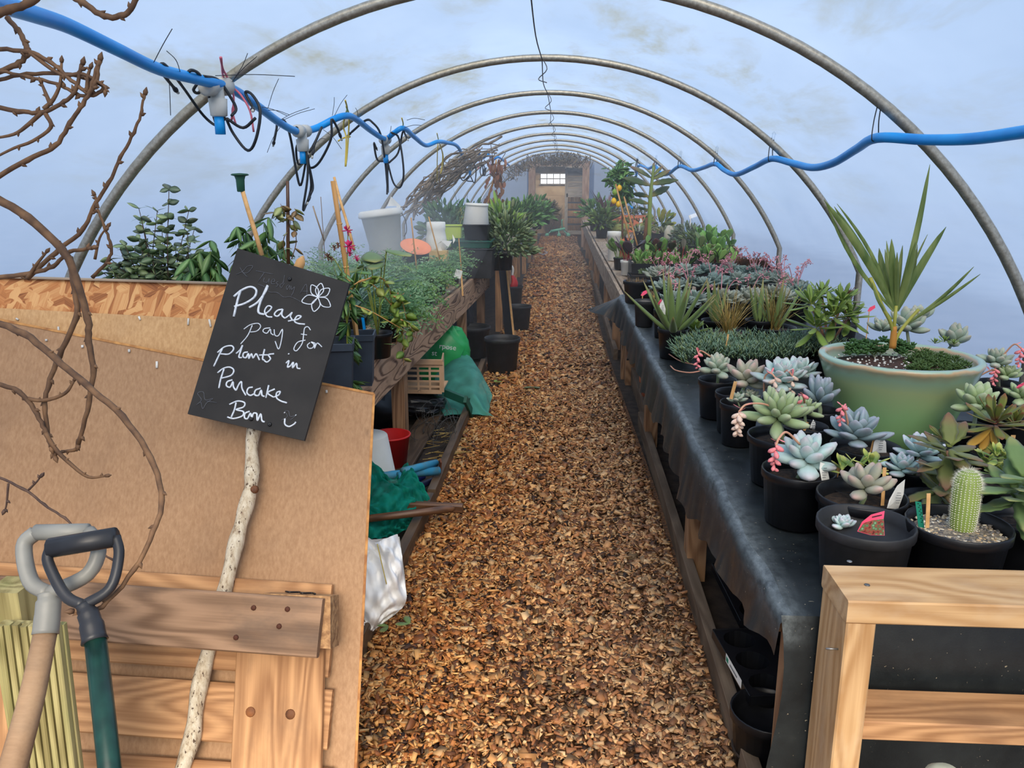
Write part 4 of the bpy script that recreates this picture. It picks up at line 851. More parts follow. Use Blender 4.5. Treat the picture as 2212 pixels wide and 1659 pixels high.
# aeonium, kalanchoes
root, c, r = potted('red tinged flat rosette with dying yellow lower leaves at the right edge', 2160, 975, 130, .12, fill=.9)
rosette(root, 'spat', 'aeonium_red', py(2148, 922, c.y-.02), .105, 22, e0=-20, e1=74, l1=.6, axis=(-.1, -.35, 1)); rosette(root, 'spat', 'aeonium_red', py(2192, 925, c.y+.04), .085, 18, e0=-5, e1=74)
for ex, ey in ((2090, 968), (2118, 975), (2150, 965)):
    a_ = py(2140, 925, c.y-.03); e_ = py(ex, ey, c.y-.08); put(LM['spat'], 'dead_leaf', 'old_gold', root, leaf_M(a_, e_-a_, (e_-a_).length))
MB().tube([top(c, .12, .85), py(2148, 924, c.y-.02)], .008, 7).obj('stem', 'aeonium_green', root); stick(root, 2184, 975, 2189, 940, c.y-.06, .012)
root, c, r = potted('brown edged leafy plant with curled leaves, behind the cactus', 2020, 1078, 150, .12, name='potted_kalanchoe')
MB().tube(smooth_path([top(c, .12, .8), py(2030, 1060, c.y-.02), py(2045, 1010, c.y-.02), py(2048, 975, c.y)], 4), .006, 7).obj('stem', 'stalk_pink', root)
for i, (x, y) in enumerate(((2048, 975), (2044, 1000), (2038, 1030), (2030, 1058), (2046, 985), (2025, 1070))):
    rosette(root, 'kal', 'kal_brown', py(x, y, c.y-.01), .088, 5, e0=-18, e1=45, l1=.9, axis=(0, -.4, 1), az0=i*1.1)
root, c, r = potted('yellow edged variegated plant between the cactus and the right edge', 2150, 1042, 110, .12, name='potted_kalanchoe')
for x, y in ((2130, 1005), (2152, 992), (2175, 1000), (2140, 1025), (2165, 1030)): rosette(root, 'spoon', 'varieg', py(x, y, c.y-.02), .058, 9, e0=5, e1=70)
root, c, r = potted('small yellow green variegated plant behind the grey mauve rosette', 1846, 1048, 120, .12, name='potted_kalanchoe')
for x, y in ((1818, 1022), (1852, 1018), (1880, 1012)): rosette(root, 'spoon', 'varieg', py(x, y, c.y-.02), .07, 6, e0=10, e1=60)
root, c, r = potted('serrated green plant cut by the right picture edge beside the cactus', 2225, 1122, 180, .13, name='potted_kalanchoe')
for x, y in ((2190, 1070), (2215, 1050), (2200, 1095), (2230, 1080)): rosette(root, 'kal', 'kal_green', py(x, y, c.y-.03), .105, 6, e0=-12, e1=40, l1=.9, axis=(-.3, -.3, 1))
root, c, r = potted('blue bead leaved succulent at the right edge above the variegated plant', 2212, 1000, 80, .12, name='potted_sedum')
for i in range(9): rosette(root, 'fat', 'succ_slate', py(2190+rnd(0, 40), 985+rnd(-8, 14), c.y-.03), .028, 10, e0=10, e1=80)
root, c, r = potted('small pointed green rosette just below the green pot', 2045, 975, 70, .11)
rosette(root, 'spoon', 'aeonium_red', py(2040, 955, c.y-.02), .07, 14, e0=15, e1=75)
# ================================================================== right bench: glazed pot, carpet plants, rows behind
def glaze():
    t = NT('green_glaze'); geo = t.n('ShaderNodeTexCoord'); sp = t.n('ShaderNodeSeparateXYZ'); t.l(geo.outputs['Object'], sp.inputs[0])
    n = t.noise(t.coords((1, 1, 1)), 7, 4); f = t.math('ADD', sp.outputs['Z'], t.math('MULTIPLY', t.math('SUBTRACT', n, .5), .05))
    col = t.ramp(t.math('MULTIPLY', f, 3.3), [(.0, (138, 188, 122)), (.45, (150, 194, 132)), (.76, (168, 184, 132)), (.87, (144, 170, 142)), (.93, (140, 142, 116)), (.965, (192, 158, 118)), (.985, (156, 184, 164))])
    return t.bsdf(col, .28, .5, coat=.3)
glaze(); plain('perlite_soil', (84, 56, 44), (44, 30, 24), scale=80, rough=.9, bstr=.6, vary=0)
cb, rr = rim_place(1943, 768, 330, .30); gp = thing('glazed_planter', cb, 'large green glazed planter holding a young fan palm', 'planter')
b = MB(); R = rr; b.lathe([(R*.56, 0), (R*.60, .006), (R*.715, .09), (R*.84, .18), (R*.965, .27), (R*.99, .285), (R, .294), (R*.985, .301), (R*.92, .302), (R*.895, .29), (R*.86, .25)], n=48); b.obj('pot', 'green_glaze', gp, True, Matrix.Translation(cb))
sz = cb.z+.262; b = MB(); b.lathe([(R*.86, sz-.005), (R*.6, sz+.006), (0, sz+.01)], (cb.x, cb.y, 0), 32); b.obj('soil', 'perlite_soil', gp)
b = MB(); b.cur = lin((236, 234, 226))
for i in range(260):
    a_, q_ = rnd(0, 6.28), R*.84*math.sqrt(random.random()); s_ = rnd(.0025, .006); b.box((cb.x+q_*math.cos(a_), cb.y+q_*math.sin(a_), sz+.008), (s_, s_, s_), Matrix.Rotation(rnd(0, 3), 3, 'X'))
tag(b.obj('perlite', 'pebbly', gp), kind='stuff')
def to_pot(x, y, dy=0): return py(x, y, cb.y+dy)
succ('palm_leaf', (70, 92, 42), (96, 100, 54), (150, 130, 50), .45, .15); plain('palm_base', (206, 160, 60), (176, 110, 50), rough=.6, vary=.1); plain('palm_blade', (122, 136, 76), (76, 98, 48), scale=30, rough=.45, vary=.15, trans=.15, stretch=(1, 1, .2)); plain('palm_stem', (170, 168, 76), (140, 140, 60), rough=.5, vary=.05)
MB().tube(smooth_path([to_pot(1928, 752), to_pot(1930, 730), to_pot(1932, 705)], 3), [.011, .011, .011, .0105, .01, .009, .008], 9).obj('trunk', 'palm_base', gp)
MB().tube(smooth_path([to_pot(1932, 740), to_pot(1925, 700), to_pot(1905, 660), to_pot(1880, 600)], 4), .006, 7).obj('leaf_stalk', 'palm_stem', gp); MB().tube(smooth_path([to_pot(1932, 740), to_pot(1945, 715), to_pot(1965, 690), to_pot(1985, 668)], 4), .0055, 7).obj('leaf_stalk', 'palm_stem', gp); MB().tube([to_pot(1930, 735), to_pot(1933, 690), to_pot(1936, 660)], .0055, 7).obj('leaf_stalk', 'palm_stem', gp)
def pblade(p0, p1, w_, bow=0, dy=0, dy0=0):
    a_, e_ = to_pot(*p0, dy0), to_pot(*p1, dy); ax = e_-a_; L_ = ax.length; side = ax.cross(V((0, 1, 0))).normalized(); nrm = side.cross(ax).normalized(); b = MB(); n = 8
    for i in range(n+1):
        t = i/n; ww = w_*.38*(math.sin(math.pi*(.12+.83*t))**.8) if i < n else .0006; c_ = a_+ax*t+side*bow*math.sin(math.pi*t)
        b.v += [c_-side*ww+nrm*ww*.5, c_-nrm*ww*.2, c_+side*ww+nrm*ww*.5]
    b.f = [(i*3+k, i*3+k+1, i*3+k+4, i*3+k+3) for i in range(n) for k in (0, 1)]; b.c = [None]*len(b.f); b.obj('frond_blade', 'palm_blade', gp)
for p0, p1, w_, bow, dy in (((1936, 668), (2009, 355), .026, -.01, .02), ((1934, 670), (1780, 432), .034, -.012, -.03), ((1932, 672), (1802, 446), .03, -.008, -.02), ((1930, 668), (1808, 440), .016, -.02, .02), ((1930, 672), (1783, 436), .018, .02, .0), ((1932, 668), (1899, 536), .034, .004, .03), ((1932, 672), (1912, 538), .022, 0, .06),
                           ((1936, 672), (1926, 516), .034, 0, -.03), ((1938, 670), (1938, 545), .02, 0, -.05), ((1938, 670), (1978, 522), .03, -.008, -.04), ((1940, 672), (1982, 528), .018, -.014, .04), ((1938, 672), (2004, 506), .012, .006, .06), ((1938, 672), (2044, 490), .034, .004, -.02), ((1934, 674), (1882, 545), .016, 0, .05), ((1960, 700), (2104, 576), .017, -.01, -.04), ((1975, 690), (2118, 592), .015, -.004, -.07), ((1928, 690), (1884, 610), .012, .01, -.02), ((1934, 660), (1915, 520), .018, 0, .07), ((1936, 660), (1950, 530), .02, 0, .05)):
    pblade(p0, p1, w_, bow, dy)
# little plants in the planter
b = MB(); 
for i in range(240):
    x, y = rnd(1935, 2080), 0; a_, q_ = rnd(-1.6, .9), R*rnd(.25, .82); base = V((cb.x+q_*math.cos(a_)*1.0, cb.y+q_*math.sin(a_)*.9, sz+.004)); rosette_baked(b, 'finger', base+V((0, 0, rnd(0, .025))), rnd(.012, .02), 6, col=lin((88, 116, 62)), e0=10, e1=80)
tag(b.obj('mossy_sedum', 'leafy', gp), 'dark green mat of tiny leaves', kind='stuff')
for x, y, s_ in ((1850, 752, .03), (1885, 768, .03), (1835, 768, .022), (1905, 765, .022), (1875, 748, .026), (2040, 740, .036), (2060, 745, .03), (2020, 742, .03), (1915, 748, .02)):
    rosette(gp, 'spat', 'aeonium_green', pz(x, y, sz+.012), s_, 18, e0=8, e1=75, wf=.8, name='rosette_leaf')
b = MB()
for i in range(70):
    a_, q_ = rnd(.9, 2.6), R*rnd(.45, .82); base = V((cb.x+q_*math.cos(a_)*.9, cb.y+q_*math.sin(a_)*.9, sz+rnd(.02, .06))); rosette_baked(b, 'fat', base, rnd(.016, .024), 9, col=lin((84, 124, 70)), e0=0, e1=80)
tag(b.obj('bead_sedum', 'leafy', gp), 'rounded dark green sedum clump', kind='stuff')
# blue chalkstick carpet in a low tray
tray = thing('chalkstick_tray', pz(1620, 800, ZC), 'wide tray overflowing with thin blue green finger leaves, left of the green planter', 'plant', None)
t0, t1 = pz(1520, 812, ZC), pz(1760, 800, ZC); yb_ = pz(1600, 742, ZC+.1).y
b = MB(); x0_, x1_, y0_, y1_ = t0.x+.02, t1.x+.02, t0.y+.06, yb_
for bx in (((x0_+x1_)/2, y0_, .035, x1_-x0_, .006), ((x0_+x1_)/2, y1_, .035, x1_-x0_, .006)): b.box((bx[0], bx[1], ZC+bx[2]), (bx[3], bx[4], .07))
for xx in (x0_, x1_): b.box((xx, (y0_+y1_)/2, ZC+.035), (.006, y1_-y0_, .07))
b.box(((x0_+x1_)/2, (y0_+y1_)/2, ZC+.01), (x1_-x0_, y1_-y0_, .02)); b.obj('tray', 'black_plastic', tray, False)
MB().box(((x0_+x1_)/2, (y0_+y1_)/2, ZC+.05), (x1_-x0_-.01, y1_-y0_-.01, .02)).obj('soil', 'soil', tray, False)
b = MB(); cpal = [lin(q) for q in ((146, 180, 154), (130, 166, 138), (168, 196, 170), (156, 176, 118), (120, 152, 126))]
for i in range(1500):
    x = rnd(x0_-.10, x1_+.06); y = rnd(y0_-.05, y1_+.08); z = ZC+.055+.05*math.sin(x*9)*math.sin(y*8)*.4+rnd(0, .02)
    if x < x0_: z -= (x0_-x)*.45
    ax_ = V((rnd(-.5, .5)-(.6 if x < x0_ else 0), rnd(-.6, .3), 1)).normalized(); L_ = rnd(.04, .075)
    for k in range(4):
        base = V((x, y, z))+ax_*L_*(.3+.25*k); d = (ax_*1.1+V((rnd(-1, 1), rnd(-1, 1), rnd(0, .5)))).normalized(); b.cur = jit(random.choice(cpal), .2); sd_ = d.orthogonal().normalized()*.0032; s2 = d.cross(sd_).normalized()*.0026; e_ = base+d*rnd(.03, .05); m_ = base.lerp(e_, .55)
        b.add([base, m_-sd_, m_+s2, m_+sd_, e_], [(0, 1, 2), (0, 2, 3), (1, 4, 2), (2, 4, 3), (0, 3, 1), (1, 3, 4)])
tag(b.obj('foliage', 'leafy', tray), 'dense blue green finger leaves', kind='stuff')
stick(tray, 1568, 755, 1573, 722, (y0_+y1_)/2-.05)
# trailing stems over the left of the tray
for pts in (((1520, 800), (1490, 805), (1460, 800), (1448, 790)), ((1510, 790), (1470, 780), (1445, 765))): MB().tube(smooth_path([pz(x, y, ZC+.05-.01*i) for i, (x, y) in enumerate(pts)], 4), .003, 5).obj('trailing_stem', 'stalk_pink', tray)
# aloe pots and grass pot
root, c, r = potted('spiky aloe in a black pot near the path edge of the bench', 1455, 708, 68, .15, name='potted_aloe', group=None)
rosette(root, 'aloe', 'aloe_green', top(c, .15, .8), .30, 17, e0=28, e1=84, l1=.95, rise=.05)
leaf_tag(root, [(1424, 672), (1426, 652), (1432, 648), (1438, 668), (1437, 680)], c.y-.06); leaf_tag(root, [(1421, 655), (1428, 645), (1430, 650), (1422, 660)], c.y-.07, 'pink_tag', False); stick(root, 1412, 645, 1415, 628, c.y)
root, c, r = potted('bright green crinkled lettuce leaf plant at the foot of the aloe', 1500, 712, 60, .11, name='potted_plant', group=None)
rosette(root, 'spoon', 'aeonium_green', top(c, .11, .85), .10, 26, e0=0, e1=75)
plain('straw_blade', (196, 170, 104), (156, 128, 72), rough=.6, vary=.1)
def grassy(root, c, h, n, hmin, hmax, w_, pal, spread=.5, bend=.8, name='grass_blades'):
    b = MB()
    for i in range(n):
        az = rnd(0, 6.28); el = rnd(0, spread); d = V((math.cos(az)*el, math.sin(az)*el, 1)); b.cur = jit(random.choice(pal), .2); b.blade(top(c, h, .82)+V((rnd(-.02, .02), rnd(-.02, .02), 0)), d, rnd(hmin, hmax), w_, rnd(.1, bend), V((0, 0, 1)) if False else V((-math.cos(az)*.6, -math.sin(az)*.6, .9)), 4)
    return tag(b.obj(name, 'leafy', root), kind='stuff')
GP = [lin(q) for q in ((206, 180, 112), (176, 150, 86), (150, 140, 84), (190, 160, 96))]; AP = [lin(q) for q in ((132, 150, 88), (110, 132, 76), (156, 150, 90))]
root, c, r = potted('straw coloured grass in a perlite topped pot behind the tray', 1572, 718, 96, .11, name='potted_grass', fill=.92, group=None, soil='perlite_soil'); grassy(root, c, .11, 110, .14, .30, .004, GP, .8)
root, c, r = potted('tall dry grass mixed with reddish aloe blades beside the green shrubby rosettes', 1672, 705, 96, .11, name='potted_grass', group=None); grassy(root, c, .11, 110, .14, .32, .004, GP, .8); rosette(root, 'aloe', 'aloe_green', top(c, .11, .8), .26, 6, e0=60, e1=84, l1=.9, rise=.05)
for i, (x, y, lb) in enumerate(((1545, 690, 'tall green aloe standing left of the straw grass'), (1640, 690, 'second tall aloe, between the two grass pots'))):
    root, c, r = potted(lb, x, y, 60, .14, name='potted_aloe', group=None); rosette(root, 'aloe', 'aloe_green', top(c, .14, .8), .24, 5, e0=62, e1=86, l1=.9, rise=.05)
# green shrubby aeonium
root, c, r = potted('bushy green aeonium with several flat rosettes left of the palm', 1790, 745, 90, .13, name='potted_aeonium', group=None)
for x, y, R_, dy in ((1762, 712, .14, -.06), (1752, 662, .13, .0), (1800, 690, .15, 0), (1818, 655, .12, .06), (1775, 640, .10, .08), (1835, 690, .12, .03)):
    q = py(x, y, c.y+dy); MB().tube([top(c, .13, .8), q.lerp(top(c, .13, .8), .4)+V((0, 0, .02)), q], .006, 6).obj('stem', 'stalk_pink', root); rosette(root, 'spat', 'aeonium_green', q, R_, 20, e0=-12, e1=70, l1=.5, axis=(rnd(-.3, .1), -.45, 1))
root, c, r = potted('shaggy dead brown stem in a grey pot left of the palm leaves', 1858, 698, 50, .11, name='potted_plant', group=None, mat='grey_black_plastic')
b = MB()
for i in range(60): b.cur = jit(lin((120, 92, 70)), .25); z = rnd(0, .16); b.blade(top(c, .11, .8)+V((0, 0, z)), V((rnd(-.5, .5), rnd(-.5, .5), .9)), rnd(.05, .1), .01, .5)
tag(b.obj('dead_leaves', 'leafy', root), kind='stuff')
# ---- the grey echeverias with pink flower stalks
random.seed(21)
EP = [lin(q) for q in ((168, 186, 176), (150, 168, 160), (176, 184, 170), (140, 164, 158))]
def echeveria(x, y, w, label, Rm=.115, fl=2, group='grey rosettes with pink flower stalks', lean=0, twin=True):
    root, c, r = potted(label, x, y, w, .12, name='potted_echeveria', group=group); h = .12
    b = MB(); cc = random.choice(EP)
    cs = [(0, 0, 1)]+([(rnd(-.09, .09), rnd(-.07, .07), rnd(.6, .85)) for _ in range(4)] if twin else [])
    for dx, dy, s in cs: rosette_baked(b, 'spoon' if random.random() < .4 else 'oval', top(c, h, .9)+V((dx, dy, .03+.02*s)), Rm*s, 22, col=cc, e0=2, e1=78)
    tag(b.obj('rosettes', 'leafy', root), kind='stuff')
    for k in range(fl):
        a_ = rnd(0, 6.28); hh = rnd(.12, .22); base = top(c, h, .9)+V((0, 0, .03)); e_ = base+V((math.cos(a_)*.08, math.sin(a_)*.06, hh)); P = smooth_path([base, base.lerp(e_, .6)+V((0, 0, .02)), e_, e_+V((math.cos(a_)*.03, 0, -.015))], 4)
        st = MB().tube(P, .0028, 5).obj('flower_stalk', 'flower_rose', root); b = MB()
        for j in range(9):
            q = P[-1-j % 6]+V((rnd(-.012, .012), rnd(-.012, .012), rnd(-.012, .012))); bake(b, 'fat', q, (rnd(-1, 1), rnd(-1, 1), rnd(-.8, .6)), rnd(.014, .022), 1)
        b.c = [None]*len(b.c); b.obj('flower_head', 'flower_rose', st)
EL = [(1452, 672, 60, 'grey echeveria right behind the spiky aloe'), (1500, 668, 62, 'grey echeveria to the right of the spiky aloe'), (1556, 664, 62, 'grey echeveria behind the straw grass'), (1612, 660, 62, 'grey echeveria between the two grass pots at the back'), (1668, 656, 60, 'grey echeveria behind the reddish aloe blades'), (1722, 652, 58, 'grey echeveria behind the bushy aeonium'),
      (1440, 634, 54, 'grey echeveria beside a red label, left end of the second row'), (1490, 630, 54, 'second row echeverias with pink stalks'), (1540, 627, 54, 'second row echeverias with pink stalks'), (1590, 624, 54, 'second row echeverias with pink stalks'), (1640, 621, 52, 'second row echeverias with pink stalks'), (1690, 619, 52, 'second row echeverias with pink stalks'),
      (1425, 606, 48, 'left echeveria of the third row with pale flowers'), (1475, 603, 48, 'third row echeverias with pink stalks'), (1525, 601, 48, 'third row echeverias with pink stalks'), (1575, 599, 46, 'third row echeverias with pink stalks'), (1628, 603, 46, 'third row echeverias with pink stalks'), (1745, 628, 50, 'echeveria against the polythene beside the bent hoop leg'), (1790, 640, 50, 'echeveria with tall red stalks behind the bushy aeonium')]
cnt = {}
for i, (x, y, w_, lb) in enumerate(EL):
    if lb.startswith(('second row', 'third row')):
        row = lb.split(' ')[0]; cnt[row] = cnt.get(row, 1)+1; lb = '%s row grey echeveria with pink stalks, %s from the path side' % (row, ('', '', 'second', 'third', 'fourth', 'fifth', 'sixth')[cnt[row]])
    echeveria(x, y, w_, lb, fl=4 if y < 650 else 2)
sr = thing('leaf_label', pz(1704, 622, ZC+.16), 'white pointed label card standing among the echeverias', 'label'); Yq = pz(1704, 640, ZC+.1).y-.03
MB().prism([py(x, y, Yq) for x, y in ((1701, 632), (1699, 622), (1705, 612), (1708, 622), (1707, 632))], (0, .002, 0)).obj('card', 'tag_white', sr, False); board('stake', py(1704, 631, Yq+.001), V((py(1704, 631, Yq).x, Yq, ZC)), .006, .002, 'stick_wood', sr, (1, 0, 0))
for x, y, lb in ((1392, 632, 'short pink flagged stick beside the gravel pot'), (1694, 630, 'pink tag leaning by the white pointed label'), (1577, 640, 'pink tag among the grey rosettes'), (1882, 666, 'pink arched label behind the palm')):
    Yq = pz(x, y+30, ZC+.1).y; q = thing('pink_label', py(x, y, Yq), lb, 'label'); MB().prism([py(x-8, y+6, Yq), py(x-3, y-2, Yq), py(x+8, y-7, Yq), py(x+9, y-1, Yq), py(x-4, y+8, Yq)], (0, .002, 0)).obj('card', 'pink_tag', q, False); board('stake', py(x-4, y+5, Yq+.001), V((py(x-4, y, Yq).x, Yq, ZC)), .005, .002, 'stick_wood', q, (1, 0, 0))
# bare-pot and dark pots at the path edge
for x, y, w_, lb, m_, sl in ((1393, 648, 46, 'grey pot topped with pale gravel at the path edge', 'grey_black_plastic', 'gravel_bed'), (1432, 668, 40, 'black pot between the gravel pot and the aloe', 'black_plastic', 'soil'), (1376, 606, 60, 'black square-looking pot with brown stubble next to the front board', 'black_plastic', 'soil'), (1405, 632, 40, 'small black pot behind the gravel pot', 'black_plastic', 'soil')):
    root, c, r = potted(lb, x, y, w_, .16, name='nursery_pot', cat='pot', mat=m_, soil=sl, fill=.92, group=None)
    if sl == 'soil':
        b = MB()
        for i in range(60): b.cur = jit(lin((136, 108, 70)), .25); b.blade(top(c, .16, .9)+V((rnd(-r, r)*.7, rnd(-r, r)*.7, 0)), V((rnd(-.5, .5), rnd(-.5, .5), 1)), rnd(.02, .05), .004, .3, seg=2)
        tag(b.obj('stubble', 'leafy', root), kind='stuff')
# ---- black crates with chard and greens
def crate(label, x, y, wpx, hm, dm, plants=None, z0=None, name='planting_crate', mat='black_plastic'):
    a_ = pz(x-wpx/2, y, z0 or ZC); e_ = pz(x+wpx/2, y, z0 or ZC); w_ = e_.x-a_.x; c = V(((a_.x+e_.x)/2, a_.y+dm/2, a_.z)); r = thing(name, c, label, 'crate')
    for dx, dy, sx, sy in ((0, -dm/2, w_, .012), (0, dm/2, w_, .012), (-w_/2, 0, .012, dm), (w_/2, 0, .012, dm)):
        b = MB(); b.box((c.x+dx, c.y+dy, c.z+hm/2), (sx, sy, hm)); b.box((c.x+dx, c.y+dy-(.004 if dy < 0 else 0), c.z+hm-.012), (sx+.008, sy+.008, .024)); tag(b.obj('side', mat, r, False), kind='stuff')
    MB().box((c.x, c.y, c.z+hm*.45), (w_-.02, dm-.02, hm*.7)).obj('soil', 'soil', r, False)
    return r, c, w_
CH = [lin(q) for q in ((122, 170, 84), (146, 190, 100), (104, 148, 74), (120, 136, 84))]; RD = [lin(q) for q in ((90, 88, 66), (110, 70, 66), (84, 104, 58))]
def greens(root, c, w_, dm, h, n, hmin, hmax, pal, stem_c, lw=1.0, lab=None):
    b = MB(); s = MB()
    for i in range(n):
        p = V((c.x+rnd(-.48, .48)*w_, c.y+rnd(-.45, .45)*dm, c.z+h)); H = rnd(hmin, hmax); d = V((rnd(-.35, .35), rnd(-.35, .35), 1)).normalized(); s.cur = jit(stem_c, .15); s.tube([p, p+d*H*.5, p+d*H], .004, 4, False)
        bake(b, 'spoon', p+d*H*.85, d+V((rnd(-.6, .6), rnd(-.7, .2), rnd(-.5, .2))), rnd(.08, .14)*lw, 1.35, jit(random.choice(pal), .2))
    tag(s.obj('stems', 'leafy', root), kind='stuff'); tag(b.obj('leaves', 'shiny_leafy', root), lab, kind='stuff')
LS['spoon2'] = LS['spoon']
cr, c, w_ = crate('black crate of salad leaves and red stemmed chard behind the echeverias', 1432, 606, 134, .15, .4); greens(cr, c, w_, .4, .08, 80, .05, .14, CH, lin((150, 170, 100)), .8); greens(cr, c+V((0, .1, 0)), w_, .3, .08, 26, .12, .26, RD+CH, lin((170, 40, 50)), 1.1)
cr, c, w_ = crate('wide black crate of dark chard at the middle of the bench', 1556, 610, 76, .17, .45); greens(cr, c, w_, .4, .1, 60, .06, .16, CH, lin((140, 160, 90)), .9); greens(cr, c+V((0, .1, 0)), w_, .3, .1, 20, .12, .28, CH, lin((170, 40, 50)), 1.2)
cr, c, w_ = crate('right hand black crate with brown seed heads near the polythene', 1636, 622, 74, .17, .35)
def tuft(root, p, R_, n, col, hm, name='brown_tuft'):
    b = MB()
    for i in range(n):
        d = V((rnd(-1, 1), rnd(-1, 1), rnd(.1, 1))).normalized(); b.cur = jit(col, .3); e_ = p+d*R_*rnd(.6, 1); sd_ = d.orthogonal().normalized()*R_*.06
        b.add([p+d*R_*.3-sd_*.4, p+d*R_*.3+sd_*.4, e_+sd_, e_-sd_], [(0, 1, 2, 3)])
    return tag(b.obj(name, 'leafy', root), kind='stuff')
for dx in (-.1, .03): tuft(cr, c+V((dx, -.02, .16)), .10, 260, lin((116, 82, 56)), 0)
for x, y, lb in ((1460, 622, 'low brown dried sedum between crate and echeverias, left one'), (1550, 618, 'low brown dried sedum behind the pink stalks'), (1610, 616, 'low brown dried sedum before the right crate'), (1696, 606, 'round brown dried clump by the polythene, left of the hoop leg'), (1735, 612, 'round brown dried clump right against the bent hoop leg')):
    root, c, r = potted(lb, x, y, 48, .10, name='dried_sedum', group=None); tuft(root, top(c, .10, .9)+V((0, 0, .02)), .085, 420, lin((120, 86, 58)), 0)
cr, c, w_ = crate('two sided black planter in front of the white pot', 1392, 622, 60, .10, .25); tuft(cr, c+V((0, 0, .10)), .06, 80, lin((110, 130, 84)), 0, 'seedlings')
# white pot with purple chard
root, c, r = potted('white pot of purple leaved chard with crimson stems', 1357, 562, 34, .14, name='potted_chard', mat='dirty_white', group=None)
greens(root, c, .08, .08, .12, 12, .08, .2, [lin((84, 64, 76)), lin((96, 80, 86))], lin((160, 30, 50)), 1.3)
root, c, r = potted('black pot of round green leaves beside the white chard pot', 1340, 556, 30, .12, name='potted_plant', group=None); greens(root, c, .14, .12, .1, 16, .06, .14, CH, lin((130, 160, 90)), 1.1)
for i, (x, y, lb) in enumerate(((1530, 555, 'big round leaved green seedling at the right rear'), (1610, 560, 'last tall green seedling by the polythene'), (1575, 548, 'tall green seedling with a broad upright leaf'))):
    root, c, r = potted(lb, x, y, 34, .12, name='potted_seedling', group=None); greens(root, c, .12, .12, .1, 9, .14, .28, [lin((122, 176, 86)), lin((146, 194, 104))], lin((130, 160, 90)), 1.1)
# ================================================================== far right of the bench
def leaf_spray(root, pts, shape, n, L_, pal, name='leaves', mat='shiny_leafy', el=(-.3, .6), wf=1, r=.004, smat='twig_dark'):
    """stem through pts with leaves along it"""
    P = smooth_path(pts, 5); MB().tube(P, [r*(1-.6*i/len(P)) for i in range(len(P))], 5).obj('stem', smat, root); b = MB()
    for i in range(n):
        k = int(len(P)*(.15+.85*i/n)); q = P[min(k, len(P)-1)]; az = GA*i; d = V((math.cos(az), math.sin(az), rnd(*el))); bake(b, shape, q, d, L_*rnd(.75, 1.15), wf, jit(random.choice(pal), .2))
    return tag(b.obj(name, mat, root), kind='stuff')
G1 = [lin(q) for q in ((118, 150, 72), (146, 174, 90), (100, 128, 66))]; G2 = [lin(q) for q in ((104, 154, 76), (130, 178, 96), (88, 134, 66))]
root, c, r = potted('tall ginger like plant with long alternate leaves on a thick stem', 1402, 520, 40, .2, name='potted_ginger', group=None)
P = [top(c, .2, .8), py(1404, 440, c.y), py(1408, 395, c.y), py(1412, 360, c.y)]; MB().tube(smooth_path(P, 4), [.026, .025, .025, .024, .024, .022, .02, .02, .018, .016, .014, .012, .01], 8).obj('thick_stem', 'aeonium_green', root)
plain('brown_sheath', (120, 84, 56), (92, 62, 44), rough=.8, vary=.1); MB().tube([top(c, .2, .8)+V((-.05, 0, 0)), py(1397, 470, c.y)], [.028, .016], 7).obj('dead_sheath', 'brown_sheath', root)
for (x0, y0), (x1, y1) in (((1404, 400), (1356, 380)), ((1406, 398), (1462, 385)), ((1404, 425), (1446, 400)), ((1402, 425), (1366, 415)), ((1402, 440), (1365, 428)), ((1408, 385), (1370, 357)), ((1408, 388), (1448, 365)), ((1410, 375), (1416, 350)), ((1409, 380), (1395, 360)), ((1402, 455), (1380, 447)), ((1411, 380), (1430, 358))):
    a_, e_ = py(x0, y0, c.y), py(x1, y1, c.y+rnd(-.25, .15)); put(LM['kal'], 'leaf', 'kal_brown' if y1 < 370 else 'palm_leaf', root, leaf_M(a_, e_-a_, (e_-a_).length*1.05, .62, 1, -.9 if x1 < x0 else .9))
root, c, r = potted('lemon tree with yellow fruit tied to bamboo canes', 1345, 515, 42, .22, name='lemon_tree', group=None, mat='terracotta')
b = MB(); MB().tube(smooth_path([top(c, .22, .8), py(1344, 440, c.y), py(1342, 380, c.y), py(1345, 352, c.y)], 4), .012, 6).obj('trunk', 'twig_bark', root)
for i in range(330):
    x, y = random.choice(((1345, 365, 18, 14), (1350, 390, 20, 18), (1340, 410, 18, 20), (1350, 425, 16, 14), (1328, 380, 8, 12)))[:2], 0; q = py(x[0]+rnd(-17, 17), x[1]+rnd(-17, 17), c.y+rnd(-.15, .15)); bake(b, 'plain', q, (rnd(-1, 1), rnd(-1, .4), rnd(-.9, .6)), rnd(.06, .1), 1.1, jit(random.choice(G2), .25))
tag(b.obj('foliage', 'shiny_leafy', root), kind='stuff')
plain('lemon_skin', (246, 200, 40), (236, 180, 30), rough=.45, vary=.05); plain('lime_skin', (140, 176, 60), rough=.45, vary=.05)
for x, y, m_ in ((1326, 434, 'lemon_skin'), (1336, 441, 'lemon_skin'), (1328, 415, 'lime_skin'), (1338, 406, 'lemon_skin')): b = MB(); b.lathe([(0, -.036), (.012, -.033), (.028, -.016), (.03, .004), (.02, .024), (.008, .034), (0, .036)], py(x, y, c.y-.2), 12); b.obj('lemon', m_, root)
for a_, e_ in (((1330, 398), (1365, 535)), ((1348, 425), (1378, 535))): MB().tube([py(*a_, c.y-.3), py(*e_, c.y-.5)], .009, 6).obj('cane', 'bamboo', root)
tt = thing('terracotta_trough', pz(1355, 500, ZC), 'long terracotta trough far along the right bench', 'planter'); Yt = pz(1355, 502, ZC).y+.2; x0, x1 = py(1318, 470, Yt).x, py(1400, 470, Yt).x
